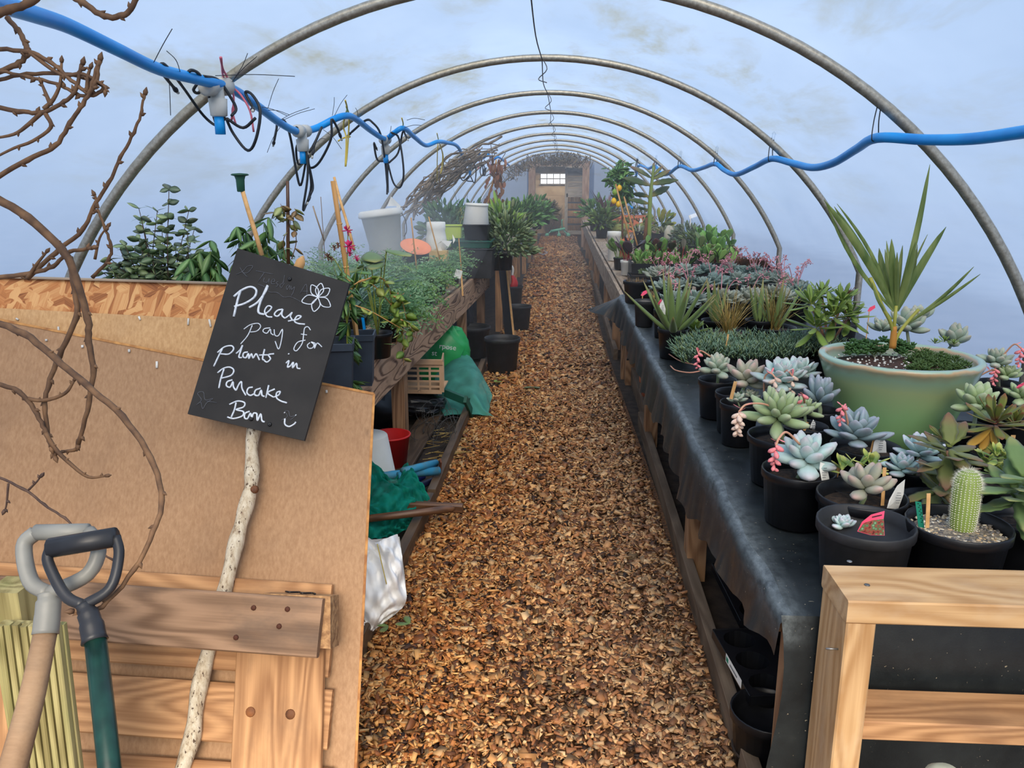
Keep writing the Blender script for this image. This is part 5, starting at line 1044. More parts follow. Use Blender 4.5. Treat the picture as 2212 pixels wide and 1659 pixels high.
b = MB(); b.box(((x0+x1)/2, Yt, ZC+.12), (x1-x0-.04, .3, .24)); b.obj('body', 'terracotta', tt, False); MB().box(((x0+x1)/2, Yt, ZC+.265), (x1-x0, .34, .05)).obj('rim', 'terracotta', tt, False)
b = MB()
for i in range(160): bake(b, 'plain', V((rnd(x0, x1), Yt+rnd(-.12, .12), ZC+.29+rnd(0, .12))), (rnd(-1, 1), rnd(-1, 1), rnd(0, 1)), rnd(.05, .1), 1, jit(lin((110, 120, 70)), .3))
tag(b.obj('foliage', 'leafy', tt), kind='stuff')
mg = thing('mossy_planter', pz(1335, 512, ZC), 'squat green mossy planter below the terracotta trough', 'planter'); q = pz(1334, 512, ZC); plain('moss_green', (142, 150, 86), (110, 120, 66), scale=9, rough=.9, vary=0, bstr=.4)
b = MB(); b.lathe([(.13, 0), (.17, .1), (.19, .2), (.17, .21), (.15, .19), (0, .19)], q, 20); b.obj('body', 'moss_green', mg); tuft(mg, q+V((0, 0, .2)), .1, 80, lin((120, 140, 70)), 0, 'seedlings')
root, c, r = potted('dark red spiky cordyline at the far right', 1312, 475, 26, .2, name='potted_cordyline', group=None); b = MB()
for i in range(34): az = rnd(0, 6.28); b.cur = jit(lin((104, 62, 66)), .3); b.blade(top(c, .2, .8), (math.cos(az)*.5, math.sin(az)*.5, 1), rnd(.4, .75), .04, .4)
tag(b.obj('sword_leaves', 'shiny_leafy', root), kind='stuff')
def bushy(label, x, y, w_, h, R_, n, pal, z0=None, name='potted_plant', mat='black_plastic', L_=.05, shape='plain', H=1.0, cat='plant', potw=None):
    root, c, r = potted(label, x, y, w_, h, name=name, group=None, mat=mat, z0=z0, cat=cat); b = MB()
    for i in range(n):
        d = V((rnd(-1, 1), rnd(-1, 1), rnd(-.1, 1))).normalized(); q = top(c, h, .9)+V((d.x*R_, d.y*R_, abs(d.z)*R_*H))*random.random()**.4; bake(b, shape, q, d+V((0, 0, rnd(-.6, .6))), L_*rnd(.7, 1.2), 1, jit(random.choice(pal), .25))
    tag(b.obj('foliage', 'leafy', root), kind='stuff'); return root, c
bushy('dark pot of loose green ferny leaves next to the doorway post', 1287, 462, 28, .3, .3, 260, G2, L_=.12)
bushy('black pot of chives with white and pink labels at the bench edge', 1300, 486, 28, .2, .2, 160, G1, L_=.14, H=1.4)
bushy('sparse grey plant behind the chives', 1330, 462, 24, .2, .3, 160, [lin((150, 150, 120)), lin((110, 120, 80))], L_=.09)
bushy('yellowing broad leaved plant at the foot of the ginger stem', 1425, 490, 30, .2, .18, 60, [lin((130, 150, 70)), lin((170, 170, 80))], L_=.16, shape='spoon')
bushy('pale flowering plant beside the canes', 1380, 500, 26, .2, .28, 180, [lin((150, 150, 100)), lin((190, 160, 150)), lin((110, 130, 70))], L_=.06)
for i, (x, w_) in enumerate(((1400, 50), (1450, 48), (1492, 34))):
    cr, c, w2 = crate(('left', 'middle', 'right')[i]+' of three long black trays behind the chard', x, 524-2*i, w_, .13, .4)
    b = MB()
    for j in range(160): bake(b, 'fat', c+V((rnd(-.45, .45)*w2, rnd(-.18, .18), .12)), (rnd(-.6, .6), rnd(-.6, .6), 1), rnd(.05, .12), .8, jit(lin((126, 134, 106)), .25))
    tag(b.obj('seedlings', 'leafy', cr), kind='stuff')
root, c = bushy('silver grey shrubby herb in front of the long trays', 1500, 520, 50, .16, .22, 420, [lin((150, 164, 140)), lin((120, 140, 110))], L_=.06)
root, c = bushy('olive toned shrubby herb right of the long trays', 1560, 530, 50, .16, .2, 300, [lin((130, 150, 100)), lin((100, 124, 76))], L_=.06)
for i, (x, y) in enumerate(((1441, 505), (1455, 498), (1470, 500))):
    root, c, r = potted(('short knobbly cactus finger behind the chard, left one', 'middle knobbly cactus finger behind the chard', 'right knobbly cactus finger behind the chard')[i], x, y+12, 20, .1, name='potted_cactus', group=None); b = MB(); b.lathe([(.035, 0), (.045, .06), (.042, .13), (.02, .17), (0, .175)], top(c, .1, .8), 10); b.obj('cactus_stem', 'succ_grey', root)
root, c, r = potted('upright white roll shaped bucket at the bench edge', 1327, 500, 30, .32, name='white_bucket', cat='bucket', mat='dirty_white', group=None, fill=.9)
for i, (x, y, h_) in enumerate(((1492, 468, .36), (1382, 478, .3))):
    Yq = pz(x, 530, ZC).y; q = thing('marker_sign', V((py(x, y, Yq).x, Yq, ZC)), ('white tilted marker card on a stake by the far hoops', 'thin bent white marker stake beside the canes')[i], 'label'); t_ = py(x, y, Yq)
    board('stake', V((t_.x, Yq, ZC)), t_, .014, .006, 'tag_white', q, (1, 0, 0)); MB().box(t_+V((.03 if i == 0 else .01, 0, .01)), (.11 if i == 0 else .04, .01, .05), Matrix.Rotation(-.35, 3, 'Y')).obj('card', 'tag_white', q, False)

# ================================================================== left bench
ZL = .752
FG = [lin(q) for q in ((126, 166, 118), (104, 150, 100), (150, 184, 140), (92, 136, 92), (122, 160, 84))]
def ferny(label, x, y, H, R_, n, pot=True, droop=0, pal=FG, dy=0):
    c = pz(x, y, ZL); c.y += dy; root = thing('ferny_plant', c, label, 'plant', 'ferny plants along the left bench')
    if pot: add_pot(root, c, .075, .12)
    b = MB(); base = V((c.x, c.y, c.z+.11))
    for i in range(int(n*1.8)):
        az = rnd(0, 6.28); sp_ = rnd(.1, 1.0); d = V((math.cos(az)*sp_*R_/H*1.3, math.sin(az)*sp_*R_/H*1.3, 1)); L_ = H*rnd(.6, 1.1); q = base.copy(); d = d.normalized(); st = L_/9; col = random.choice(pal)
        for k in range(9):
            d = (d+V((math.cos(az)*.06, math.sin(az)*.06, -.10-droop*.1))).normalized(); q = q+d*st
            if k < 2: continue
            w_ = .062*(1-k/12)
            for s_ in (-1, 1):
                sd_ = (d.cross(V((rnd(-.4, .4), rnd(-.4, .4), 1))).normalized()*s_+d*.6+V((0, 0, rnd(-.3, .4)))).normalized()
                for m_ in range(2):
                    o_ = q+sd_*w_*.45*m_; e_ = o_+(sd_+V((rnd(-.6, .6), rnd(-.6, .6), rnd(-.6, .6)))).normalized()*w_*.75; n_ = (e_-o_).orthogonal().normalized()*.0046; b.cur = jit(col, .22); b.add([o_, o_.lerp(e_, .6)+n_, e_, o_.lerp(e_, .6)-n_], [(0, 1, 2, 3)])
    tag(b.obj('foliage', 'leafy', root), kind='stuff'); return root
random.seed(5)
for x, y, H, R_, n, lb, dr in ((845, 735, .30, .26, 70, 'ferny plant spilling over the front board beside the ivy', 1), (775, 700, .34, .24, 60, 'ferny plant right behind the square pots', 0), (880, 690, .28, .22, 60, 'ferny plant drooping onto the front board, second from the square pots', 1), (800, 660, .34, .26, 60, 'ferny plant in the second rank behind the sign', 0), (915, 660, .27, .2, 55, 'ferny plant third along the front board', .6), (850, 640, .3, .24, 55, 'ferny plant beside the orange dish, nearer side', 0), (945, 635, .26, .2, 50, 'ferny plant at the front board by the white tag', .5), (900, 618, .28, .22, 50, 'ferny plant below the orange dish', 0),
                               (975, 612, .26, .2, 50, 'ferny plant before the white tag, at the post', .5), (940, 596, .27, .2, 45, 'ferny plant below the lime tray', 0), (1005, 592, .26, .2, 50, 'ferny plant near the far end of the front board', .4), (985, 575, .26, .2, 45, 'ferny plant below the dark green tray', 0), (1035, 575, .24, .16, 40, 'last ferny plant at the far end of the bench', .3), (720, 650, .36, .26, 50, 'ferny plant peeping over the top of the sign', 0)):
    ferny(lb, x, y, H, R_, n, True, dr)
# rusty dead flower heads on the ferny plants
for x, y in ((866, 636), (880, 642)): b = MB(); b.lathe([(0, -.01), (.02, -.004), (.026, .006), (.012, .014), (0, .012)], pz(x, y, ZL+.2), 9); q = tag(b.obj('dried_flower', 'terracotta'), 'rusty dried flower head on the ferny foliage, '+('left' if x < 870 else 'right')+' one', 'flower')
# tall square pots
def sq_pot(x, y, w_, h, label, tilt=0):
    c = pz(x, y, ZL); r = thing('square_pot', c, label, 'pot'); M = Matrix.Translation(c) @ Matrix.Rotation(tilt, 4, 'Z'); a_, t_ = w_*.40, w_*.5; b = MB()
    b.hexa([M @ V((sx*a_, sy*a_, 0)) for sx, sy in ((-1, -1), (1, -1), (1, 1), (-1, 1))], [M @ V((sx*t_*.96, sy*t_*.96, h*.9)) for sx, sy in ((-1, -1), (1, -1), (1, 1), (-1, 1))]); b.f.pop(1); b.c.pop(); b.obj('body', 'blue_black_plastic', r, False)
    for i in range(4):
        p0, p1 = [M @ V((sx*t_, sy*t_, h*.95)) for sx, sy in ((-1, -1), (1, -1), (1, 1), (-1, 1), (-1, -1))][i:i+2]; board('rim', p0, p1, h*.12, .006, 'blue_black_plastic', r)
    MB().box(M @ V((0, 0, h*.82)), (w_*.9, w_*.9, .01), Matrix.Rotation(tilt, 3, 'Z')).obj('soil', 'soil', r, False); return r, c
sq1, c1 = sq_pot(726, 866, .15, .23, 'tall blue black square pot half hidden by the sign', .2); sq2, c2 = sq_pot(778, 828, .13, .21, 'tall blue black square pot with sticks, next to the ferny plants', .15)
for x0, y0, x1, y1, m_ in ((774, 740, 768, 690, 'stick_wood'), (787, 712, 783, 682, 'blue_plastic')): board('label_stick', py(x0, y0, c2.y-.03), py(x1, y1, c2.y-.03), .011, .002, m_, sq2, (1, 0, 0))
# canes and stakes
def cane(label, x0, y0, x1, y1, Y0, r, mat='bamboo', nodes=True, name='bamboo_cane', Y1=None, tip=None):
    a_, e_ = py(x0, y0, Y0), py(x1, y1, Y1 or Y0); g = a_
    o = thing(name, g, label, 'cane'); M_ = frame(e_-g, None, g); L_ = (e_-g).length; MB().tube([(0, 0, 0), (L_*.3, 0, .002), (L_*.7, 0, -.002), (L_, 0, 0)], [r, r, r*.95, r*.9], 9).obj('shaft', mat, o, True, M_)
    if nodes:
        for k in (.22, .47, .74): MB().tube([(L_*k-.004, 0, 0), (L_*k, 0, 0), (L_*k+.004, 0, 0)], [r*1.0, r*1.18, r*1.0], 9).obj('node', 'bamboo', o, True, M_)
    return o, e_
cane('thick bamboo cane leaning above the sign', 772, 735, 719, 391, c2.y-.02, .0105); cane('thin pale cane crossing behind the thick bamboo', 765, 540, 722, 383, 3.3, .006, 'stick_wood', False, Y1=3.4)
o, e_ = cane('wooden stick with a green flanged cap', 566, 552, 521, 402, 2.9, .0085, 'stick_wood', False, name='capped_stick'); plain('green_cap', (44, 92, 72), (34, 74, 58), rough=.5, vary=0); b = MB(); b.lathe([(.010, -.03), (.0135, -.028), (.015, .012), (.017, .018), (.0175, .02), (.019, .024), (.021, .026), (0, .03)], e_+V((-.002, 0, .01)), 16); b.obj('cap', 'green_cap', o)
MB().lathe([(.018, 0), (.03, .003), (.031, .006), (.026, .009), (0, .011)], e_+V((-.002, 0, .034)), 20).obj('cap_flange', 'green_cap', o)
cane('square brown stake wrapped in wilted vine', 623, 570, 621, 391, 3.1, .007, 'brown_handle', False, name='garden_stake'); cane('thin grey reed standing left of the thick bamboo', 700, 520, 676, 445, 4.2, .004, 'weathered', False, name='reed'); cane('hair thin dry stalk with a seed head', 702, 560, 693, 425, 4.3, .002, 'weathered', False, name='dry_stalk')
for i, (x0, y0, x1, y1, Y) in enumerate(((902, 600, 888, 470, 5.6), (950, 560, 926, 468, 5.8), (997, 590, 991, 515, 6.3), (908, 570, 903, 560, 6))): cane(('thin cane beside the orange dish', 'thin yellow cane before the white jug', 'thin cane in front of the dark green tray', 'short pale label stick below the orange dish')[i], x0, y0, x1, y1, Y, .005, 'bamboo', False)
# wilted vine on the stake
vn = thing('wilted_vine', py(622, 560, 3.1), 'wilted pale vine twined on the square brown stake', 'vine')
for pts in (((618, 560), (612, 520), (628, 480), (612, 455), (606, 440)), ((630, 560), (640, 520), (632, 470), (640, 460), (636, 450)), ((612, 470), (596, 465), (594, 455), (604, 450))): leaf_spray(vn, [py(x, y, 3.08) for x, y in pts], 'plain', 9, .045, [lin((176, 186, 120)), lin((150, 160, 100)), lin((160, 130, 90))], wf=1.4, el=(-1, .1), r=.002, smat='twig_bark')
# round leaved bush
rb = thing('round_leaved_bush', pz(370, 640, ZL), 'grey green bush with small round leaves above the strand board', 'bush'); q0 = py(350, 620, 3.2); q0.z = ZL; BG = [lin(q) for q in ((150, 172, 126), (124, 148, 108), (170, 190, 140), (110, 128, 104))]
add_pot(rb, q0, .11, .18)
for tx, ty in ((365, 408), (300, 450), (305, 470), (340, 455), (408, 455), (405, 500), (420, 495), (270, 530), (260, 540), (235, 575), (225, 590), (250, 590), (300, 520), (440, 540), (330, 560), (380, 540), (290, 580), (350, 500), (410, 570), (450, 580), (320, 600), (275, 560), (380, 580), (240, 560), (310, 545), (345, 580), (265, 585), (395, 600), (430, 600), (365, 470), (290, 540), (350, 540)):
    e_ = py(tx, ty, 3.2+rnd(-.15, .2)); s_ = q0+V((rnd(-.05, .05), rnd(-.05, .05), .16)); leaf_spray(rb, [s_, s_.lerp(e_, .5)+V((rnd(-.04, .04), 0, .02)), e_], 'plain', 36, .046, BG, wf=1.6, el=(-.3, .7), r=.003)
def droopy(label, x, y, Y, tips, L_, pal, n=22, cat='plant'):
    q0 = py(x, y, Y); q0.z = ZL; root = thing('drooping_leaf_plant', q0, label, cat); add_pot(root, q0, .08, .12)
    for tx, ty in tips: e_ = py(tx, ty, Y+rnd(-.1, .1)); s_ = q0+V((0, 0, .1)); leaf_spray(root, [s_, s_.lerp(e_, .5), e_], 'plain', n, L_, pal, el=(-1.6, -.3), wf=.75, r=.0025, smat='aeonium_green')
DG = [lin(q) for q in ((104, 146, 84), (84, 126, 70), (122, 162, 96))]
droopy('drooping lance leaved plant left of the sign', 440, 640, 3.0, ((455, 520), (430, 545), (410, 560), (470, 560), (395, 590), (440, 585), (480, 600), (420, 610), (450, 545), (405, 575), (465, 590), (430, 580)), .09, DG, 34)
droopy('drooping lance leaved plant behind the green capped stick', 560, 640, 3.3, ((512, 490), (525, 505), (570, 480), (580, 470), (600, 520), (540, 545), (590, 560), (610, 570), (615, 540), (530, 500), (555, 520), (575, 540), (520, 560), (600, 590), (545, 580)), .09, DG, 34)
# magenta flowered plant by the bamboo
sn = thing('magenta_flower_plant', py(745, 690, 2.98), 'leafy plant with magenta blooms beside the thick bamboo', 'plant'); q0 = py(750, 700, 2.98)
for tx, ty in ((700, 590), (720, 570), (740, 600), (775, 560), (785, 575), (705, 610), (760, 610), (735, 560)): e_ = py(tx, ty, 2.98+rnd(-.05, .05)); leaf_spray(sn, [V((q0.x, q0.y, ZL)), q0, e_], 'plain', 16, .075, DG, el=(-1.4, .2), wf=.8, r=.002, smat='aeonium_green')
plain('magenta_petal', (188, 30, 92), (150, 20, 70), rough=.6, vary=.1); plain('brown_bud', (110, 76, 58), (84, 56, 44), rough=.8, vary=.1)
for x, y, s_, m_ in ((750, 498, .02, 'magenta_petal'), (754, 532, .024, 'magenta_petal'), (755, 546, .014, 'magenta_petal'), (770, 558, .014, 'magenta_petal'), (708, 555, .016, 'brown_bud'), (722, 535, .012, 'brown_bud'), (730, 530, .012, 'brown_bud'), (715, 560, .013, 'brown_bud')):
    b = MB(); q = py(x, y, 2.95)
    for k in range(7): bake(b, 'oval', q, (math.cos(k*2.4), rnd(-.5, .5), math.sin(k*2.4)), s_, 1.1)
    b.c = [None]*len(b.c); b.obj('bloom' if m_[0] == 'm' else 'dry_bud', m_, sn)
for pts in (((748, 600), (750, 560), (752, 500)), ((740, 590), (722, 560), (708, 552))): MB().tube(smooth_path([py(x, y, 2.96) for x, y in pts], 4), .002, 5).obj('flower_stem', 'aeonium_green', sn)
# ivy trailing over the front board
iv = thing('trailing_ivy', py(800, 700, 2.85), 'yellow green ivy with arching tan stems over the front board', 'vine'); IV = [lin(q) for q in ((150, 178, 76), (128, 160, 70), (172, 186, 96))]
for pts, n in ((((775, 610), (815, 598), (840, 620), (850, 680), (870, 720), (872, 790)), 22), (((765, 615), (790, 605), (830, 640), (862, 690), (855, 745)), 18), (((768, 660), (800, 672), (850, 700), (900, 730)), 8), (((865, 690), (885, 700), (892, 720)), 8), (((850, 640), (868, 650), (878, 690)), 9)): leaf_spray(iv, [py(x, y, 2.78+.02*k) for k, (x, y) in enumerate(pts)], 'plain', n, .04, IV, wf=1.9, el=(-1, .3), r=.0028, smat='bamboo')
# strappy plant
st_ = thing('strappy_plant', py(740, 590, 3.9), 'fountain of thin arching grey green blades behind the bamboo', 'plant'); q0 = py(745, 600, 3.9); q0.z = ZL; add_pot(st_, q0, .1, .16); b = MB()
for i in range(60): az = rnd(0, 6.28); b.cur = jit(lin((126, 156, 138)), .2); b.blade(q0+V((0, 0, .14)), (math.cos(az)*.8, math.sin(az)*.8, 1), rnd(.35, .55), .014, 1.2, V((0, 0, 1)), 6)
tag(b.obj('blades', 'leafy', st_), kind='stuff')
bl_ = thing('broad_leaf_seedling', py(800, 560, 3.7), 'pale broad leaved seedling before the big white bucket', 'plant'); q0 = py(812, 620, 3.7); q0.z = ZL; add_pot(bl_, q0, .07, .12)
for x, y, L_ in ((800, 545, .16), (835, 540, .15), (780, 560, .13), (825, 565, .12), (790, 575, .12)): q = py(x, y, 3.7+rnd(-.06, .06)); MB().tube([q0+V((0, 0, .1)), q], .003, 5).obj('stem', 'aeonium_green', bl_); put(LM['spoon'], 'leaf', 'kal_green', bl_, leaf_M(q, (rnd(-1, 1), -.6, -.1), L_, 1.7))
# buckets, dish, jug and trays on the bench
def bucket(label, x, y, Y, r0, r1, h, mat, tilt=(0, 0), lip=True, name='plastic_bucket', support=True, inv=False):
    c = py(x, y, Y); root = thing(name, c, label, 'bucket'); M = Matrix.Translation(c) @ Matrix.Rotation(tilt[0], 4, 'X') @ Matrix.Rotation(tilt[1], 4, 'Y'); b = MB()
    b.lathe([(0, .004), (r0*.97, .004), (r0, .008), (r1*.97, h*.86)]+([(r1*1.05, h*.87), (r1*1.06, h*.93)] if lip else [])+[(r1*1.02, h*.99), (r1, h), (r1*.95, h*.99), (r1*.9, h*.6)], n=28); b.obj('body', mat, root, True, M)
    return root, M
cr, c, w_ = crate('dark crate under the big white bucket', 850, 628, 110, .26, .36, z0=ZL)
bk, M = bucket('big white lidded bucket tilted on the left bench', 836, 552, c.y, .115, .155, .345, 'dirty_white', (0, -.12))
b = MB(); b.lathe([(.168, .30), (.172, .315), (.166, .34), (.15, .352), (0, .356)], n=28); b.obj('lid', 'dirty_white', bk, True, M)
MB().tube(smooth_path([M @ V(q) for q in ((.165, -.02, .31), (.19, -.03, .25), (.185, -.02, .17), (.16, -.02, .13))], 4), .004, 6).obj('wire_handle', 'wire', bk)
b = MB(); b.add([M @ V(q) for q in ((.06, .0, .37), (.16, .02, .36), (.15, .02, .30), (.10, -.0, .44))], [(0, 1, 3), (1, 2, 3)]); b.obj('paper_scrap', 'tag_white', bk, False)
plain('orange_dish', (244, 150, 106), (226, 130, 90), rough=.55, vary=0); pd = thing('orange_dish', py(900, 560, 5.9), 'tilted orange plastic dish on a dark pot', 'dish'); q = py(897, 540, 5.9); add_pot(pd, V((q.x, q.y, ZL)), .10, q.z-ZL-.02, taper=.7)
b = MB(); b.lathe([(0, 0), (.07, .004), (.11, .025), (.115, .03), (.108, .03), (.07, .012), (0, .01)], n=24); b.obj('dish', 'orange_dish', pd, True, Matrix.Translation(q+V((0, 0, .0))) @ Matrix.Rotation(.4, 4, 'X') @ Matrix.Rotation(.25, 4, 'Y'))
jg = thing('white_jug', py(943, 520, 6.4), 'crumpled white bag and tub standing by the lime tray', 'tub'); q = py(943, 545, 6.4)
b = MB(); b.lathe([(.075, 0), (.085, .05), (.08, .12), (.07, .17), (.075, .18), (.075, .23), (.068, .235), (.06, .2)], q, 18); b.obj('tub', 'dirty_white', jg); plain('straw_box', (214, 184, 122), (190, 156, 96), rough=.8, vary=0); cb2 = MB(); cb2.box((q.x-.03, q.y-.08, (q.z+ZL)/2+.0), (.26, .1, q.z-ZL+.04)); cb2.obj('card_box', 'straw_box', jg, False)
b = MB()
for i in range(14): o_ = q+V((rnd(-.14, .14), rnd(-.1, 0), rnd(0, .1))); b.add([o_, o_+V((rnd(-.07, .07), rnd(-.03, .03), rnd(.02, .08))), o_+V((rnd(-.07, .07), rnd(-.03, .03), rnd(-.04, .05)))], [(0, 1, 2)])
tag(b.obj('crumpled_film', 'tag_white', jg, False), kind='stuff')
plain('lime_plastic', (186, 206, 82), (166, 190, 64), rough=.5, vary=0); plain('dark_green_plastic', (30, 92, 76), (24, 74, 62), rough=.5, vary=0)
def tray_at(label, x0, x1, y, Y, h, mat, d=.3, name='seed_tray', z=None):
    a_, e_ = py(x0, y, Y), py(x1, y, Y); w_ = e_.x-a_.x; c = V(((a_.x+e_.x)/2, Y+d/2, a_.z if z is None else z)); r = thing(name, c, label, 'tray'); b = MB()
    b.hexa([c+V((sx*w_*.46, sy*d*.46, 0)) for sx, sy in ((-1, -1), (1, -1), (1, 1), (-1, 1))], [c+V((sx*w_*.5, sy*d*.5, h)) for sx, sy in ((-1, -1), (1, -1), (1, 1), (-1, 1))]); b.f.pop(1); b.c.pop(); b.obj('body', mat, r, False)
    for i in range(4): p0, p1 = [c+V((sx*(w_*.5+.004), sy*(d*.5+.004), h)) for sx, sy in ((-1, -1), (1, -1), (1, 1), (-1, 1), (-1, -1))][i:i+2]; board('rim', p0, p1, .012, .012, mat, r)
    return r, c
tray_at('upright looking lime green tray behind the dark crates', 952, 996, 540, 7.5, .42, 'lime_plastic', .1, z=ZL)
tray_at('stack of grey black trays supporting the dark green tray', 968, 1064, 575, 6.95, .25, 'grey_black_plastic', .36, z=ZL); tray_at('dark green tray below the black box', 972, 1060, 537, 6.95, .055, 'dark_green_plastic', .34, z=1.012); tray_at('black box under the overturned bucket', 1002, 1054, 524, 7.0, .125, 'black_plastic', .26, z=1.076); tray_at('black tray at the far end of the bench', 1066, 1090, 545, 7.6, .18, 'black_plastic', .3, z=ZL)
bk, M = bucket('white bucket lying upside down on the black box', 1028, 490, 7.13, .115, .10, .2, 'dirty_white', (0, .05), lip=False)
b = MB(); b.lathe([(0, .2), (.10, .2), (.104, .19), (.104, .18)], n=24); b.obj('base_disc', 'dirty_white', bk, True, M); b = MB()
for i in range(40): b.cur = jit(lin((150, 150, 100)), .3); q = py(997, 462, 7.1); b.blade(q+V((rnd(-.03, .03), 0, rnd(-.06, .06))), (rnd(-1, .2), rnd(-.5, .5), rnd(-1, .2)), rnd(.03, .07), .006, .2, seg=2)
tag(b.obj('clinging_moss', 'leafy', bk), kind='stuff')
tb = thing('white_tag', pz(1003, 640, ZL), 'white and tan label clipped to the pot by the front board', 'label'); q = py(990, 592, 5.85); MB().box(q, (.05, .004, .06), Matrix.Rotation(.3, 3, 'Y')).obj('card', 'tag_white', tb, False); board('stick', q+V((.02, .003, .03)), V((q.x+.03, q.y+.003, ZL)), .012, .003, 'stick_wood', tb, (1, 0, 0))
# bench 2 plants
b_, c = bushy('big rosemary like bush at the start of the second left bench', 1092, 545, 34, .16, .3, 900, [lin((150, 170, 124)), lin((126, 150, 108)), lin((170, 184, 138))], z0=.78, L_=.07, H=1.5, name='rosemary_bush')
for i in range(14): e_ = py(1060+rnd(0, 66), 450+rnd(0, 90), 9+rnd(-.3, .3))
b_, c = bushy('yellow green upright leaves above the rosemary', 1080, 500, 26, .2, .2, 60, [lin((150, 190, 80))], z0=.78, L_=.22, H=1.6)
for i, (x, y, w_, R_, pal, lb, dx) in enumerate(((965, 505, 34, .3, [lin((120, 160, 120))], 'misty green clump left of the overturned bucket', 0), (1130, 478, 26, .3, G2, 'dark feathery clump on the middle left bench', 0), (1160, 470, 24, .28, G2, 'dark feathery clump nearest the doorway on the left', 0), (1015, 490, 30, .28, [lin((110, 150, 100))], 'misty green clump behind the overturned bucket', 0), (1180, 462, 20, .2, [lin((120, 110, 80))], 'brownish clump at the far end of the left bench', 0))): bushy(lb, x, y, w_, .2, R_, 360, pal, z0=.76, L_=.12, H=1.3)
sw = thing('sword_leaf_plant', pz(995, 500, .78), 'dark sword leaves rising behind the overturned bucket', 'plant'); q0 = pz(996, 520, .8); q0.y += .3; add_pot(sw, q0, .1, .2); b = MB()
for x, y in ((978, 402), (990, 420), (1012, 405), (1005, 425), (985, 430), (1020, 430)): e_ = py(x, y, q0.y); d = e_-(q0+V((0, 0, .18))); b.cur = jit(lin((98, 124, 88)), .2); b.blade(q0+V((0, 0, .18)), d, d.length, .03, .05)
b.obj('sword_leaves', 'leafy', sw)
for x, y, lb in ((1120, 492, 'black tray of seedlings on the middle left bench'), (1155, 482, 'black box with a white lid near the doorway')): tray_at(lb, x-18, x+18, y, 12.5 if x < 1140 else 15, .14, 'black_plastic', .4)
# ================================================================== blue water pipes with their drippers
def YofX(x, tab):
    return float(np.interp(x, [t[0] for t in tab], [t[1] for t in tab]))
def inside(x, y, Y, m=.06):
    while Y > 1:
        q = py(x, y, Y)
        if abs(q.x-XC) < XL-.02 and q.z < ZT-RH+math.sqrt(max(0, RH**2-(q.x-XC)**2))-m: break
        Y -= .02
    return Y
LT = [(-40, 1.5), (0, 1.66), (150, 2.05), (345, 2.75), (480, 3.16), (655, 4.75), (748, 5.05), (832, 6.4), (870, 6.92), (930, 8.3), (945, 8.8), (990, 10.65), (1017, 11.8), (1030, 12.5), (1055, 14.4), (1078, 16.4), (1100, 18)]
lp = thing('water_pipe', py(480, 190, 3.16), 'bright blue water pipe with grey tees slung along the left hoops', 'pipe')
LP = [(-40, -8), (0, 8), (80, 33), (150, 57), (250, 105), (345, 150), (430, 172), (500, 192), (560, 232), (600, 262), (640, 283), (680, 278), (725, 256), (750, 250), (770, 258), (805, 285), (832, 300), (850, 288), (872, 277), (895, 296), (920, 314), (945, 306), (965, 308), (988, 316), (1003, 342), (1017, 352), (1026, 340), (1031, 328), (1042, 342), (1055, 334), (1066, 345), (1078, 340), (1100, 358)]
pts = smooth_path([py(x, y, inside(x, y, YofX(x, LT))) for x, y in LP], 5)
p0_ = pts[0]; MB().tube([V((p0_.x-.02, -.2, p0_.z)), V((p0_.x, .6, p0_.z+.02))]+pts, .0185, 12).obj('pipe', 'blue_plastic', lp)
def tee(x, y, sc_=1, drop=True):
    Y = inside(x, y, YofX(x, LT)); q = py(x, y, Y); d = (py(x+6, y, YofX(x+6, LT))-py(x-6, y, YofX(x-6, LT))).normalized(); k = .0185; T = MB()
    T.tube([q-d*.075, q-d*.07, q-d*.03, q-d*.025, q+d*.025, q+d*.03, q+d*.07, q+d*.075], [k*1.25, k*1.75, k*1.75, k*1.4, k*1.4, k*1.75, k*1.75, k*1.25], 14); T.tube([q, q-V((0, 0, .04)), q-V((0, 0, .042)), q-V((0, 0, .10)), q-V((0, 0, .104))], [k*1.3, k*1.35, k*1.8, k*1.6, k*1.2], 14)
    t_ = T.obj('tee_fitting', 'grey_fitting', lp); MB().tube([q-V((0, 0, .10)), q-V((0, 0, .165))], k, 12).obj('stub_pipe', 'blue_plastic', t_)
    return q-V((0, 0, .165)), Y
def hose(pix, Y, r=.0055, clip=True):
    P = smooth_path([py(x, y, inside(x, y, Y+dy, .05)) for (x, y), dy in zip(pix, [.03*math.sin(i*1.3) for i in range(len(pix))])], 5); h = MB().tube(P, r, 6).obj('dripper_hose', 'black_hose', lp)
    if clip:
        e_ = P[-1]; d = (P[-1]-P[-2]).normalized(); MB().tube([e_-d*.01, e_+d*.012, e_+d*.014, e_+d*.03, e_+d*.045], [.006, .006, .0085, .0085, .004], 8).obj('dripper_body', 'black_hose', h); MB().tube([e_+d*.045, e_+d*.06], .0055, 8).obj('dripper_tip', 'grey_fitting', h)
q, Y = tee(468, 187); Yt = Y
hose([(486, 255), (470, 272), (440, 250), (400, 195), (370, 155), (352, 138), (345, 150), (372, 185), (376, 190)], Y); hose([(488, 255), (505, 290), (535, 325), (553, 300), (562, 240), (545, 205), (530, 200), (545, 230), (546, 235)], Y)
hose([(484, 258), (468, 268), (455, 225), (450, 200)], Y, clip=False); hose([(490, 256), (525, 276), (552, 255)], Y, clip=False); hose([(500, 250), (510, 235), (495, 205), (470, 172), (440, 165)], Y, clip=False); hose([(398, 168), (412, 152), (430, 160), (440, 185), (428, 201), (418, 195), (425, 182)], Y, clip=False)
q, Y = tee(652, 283)
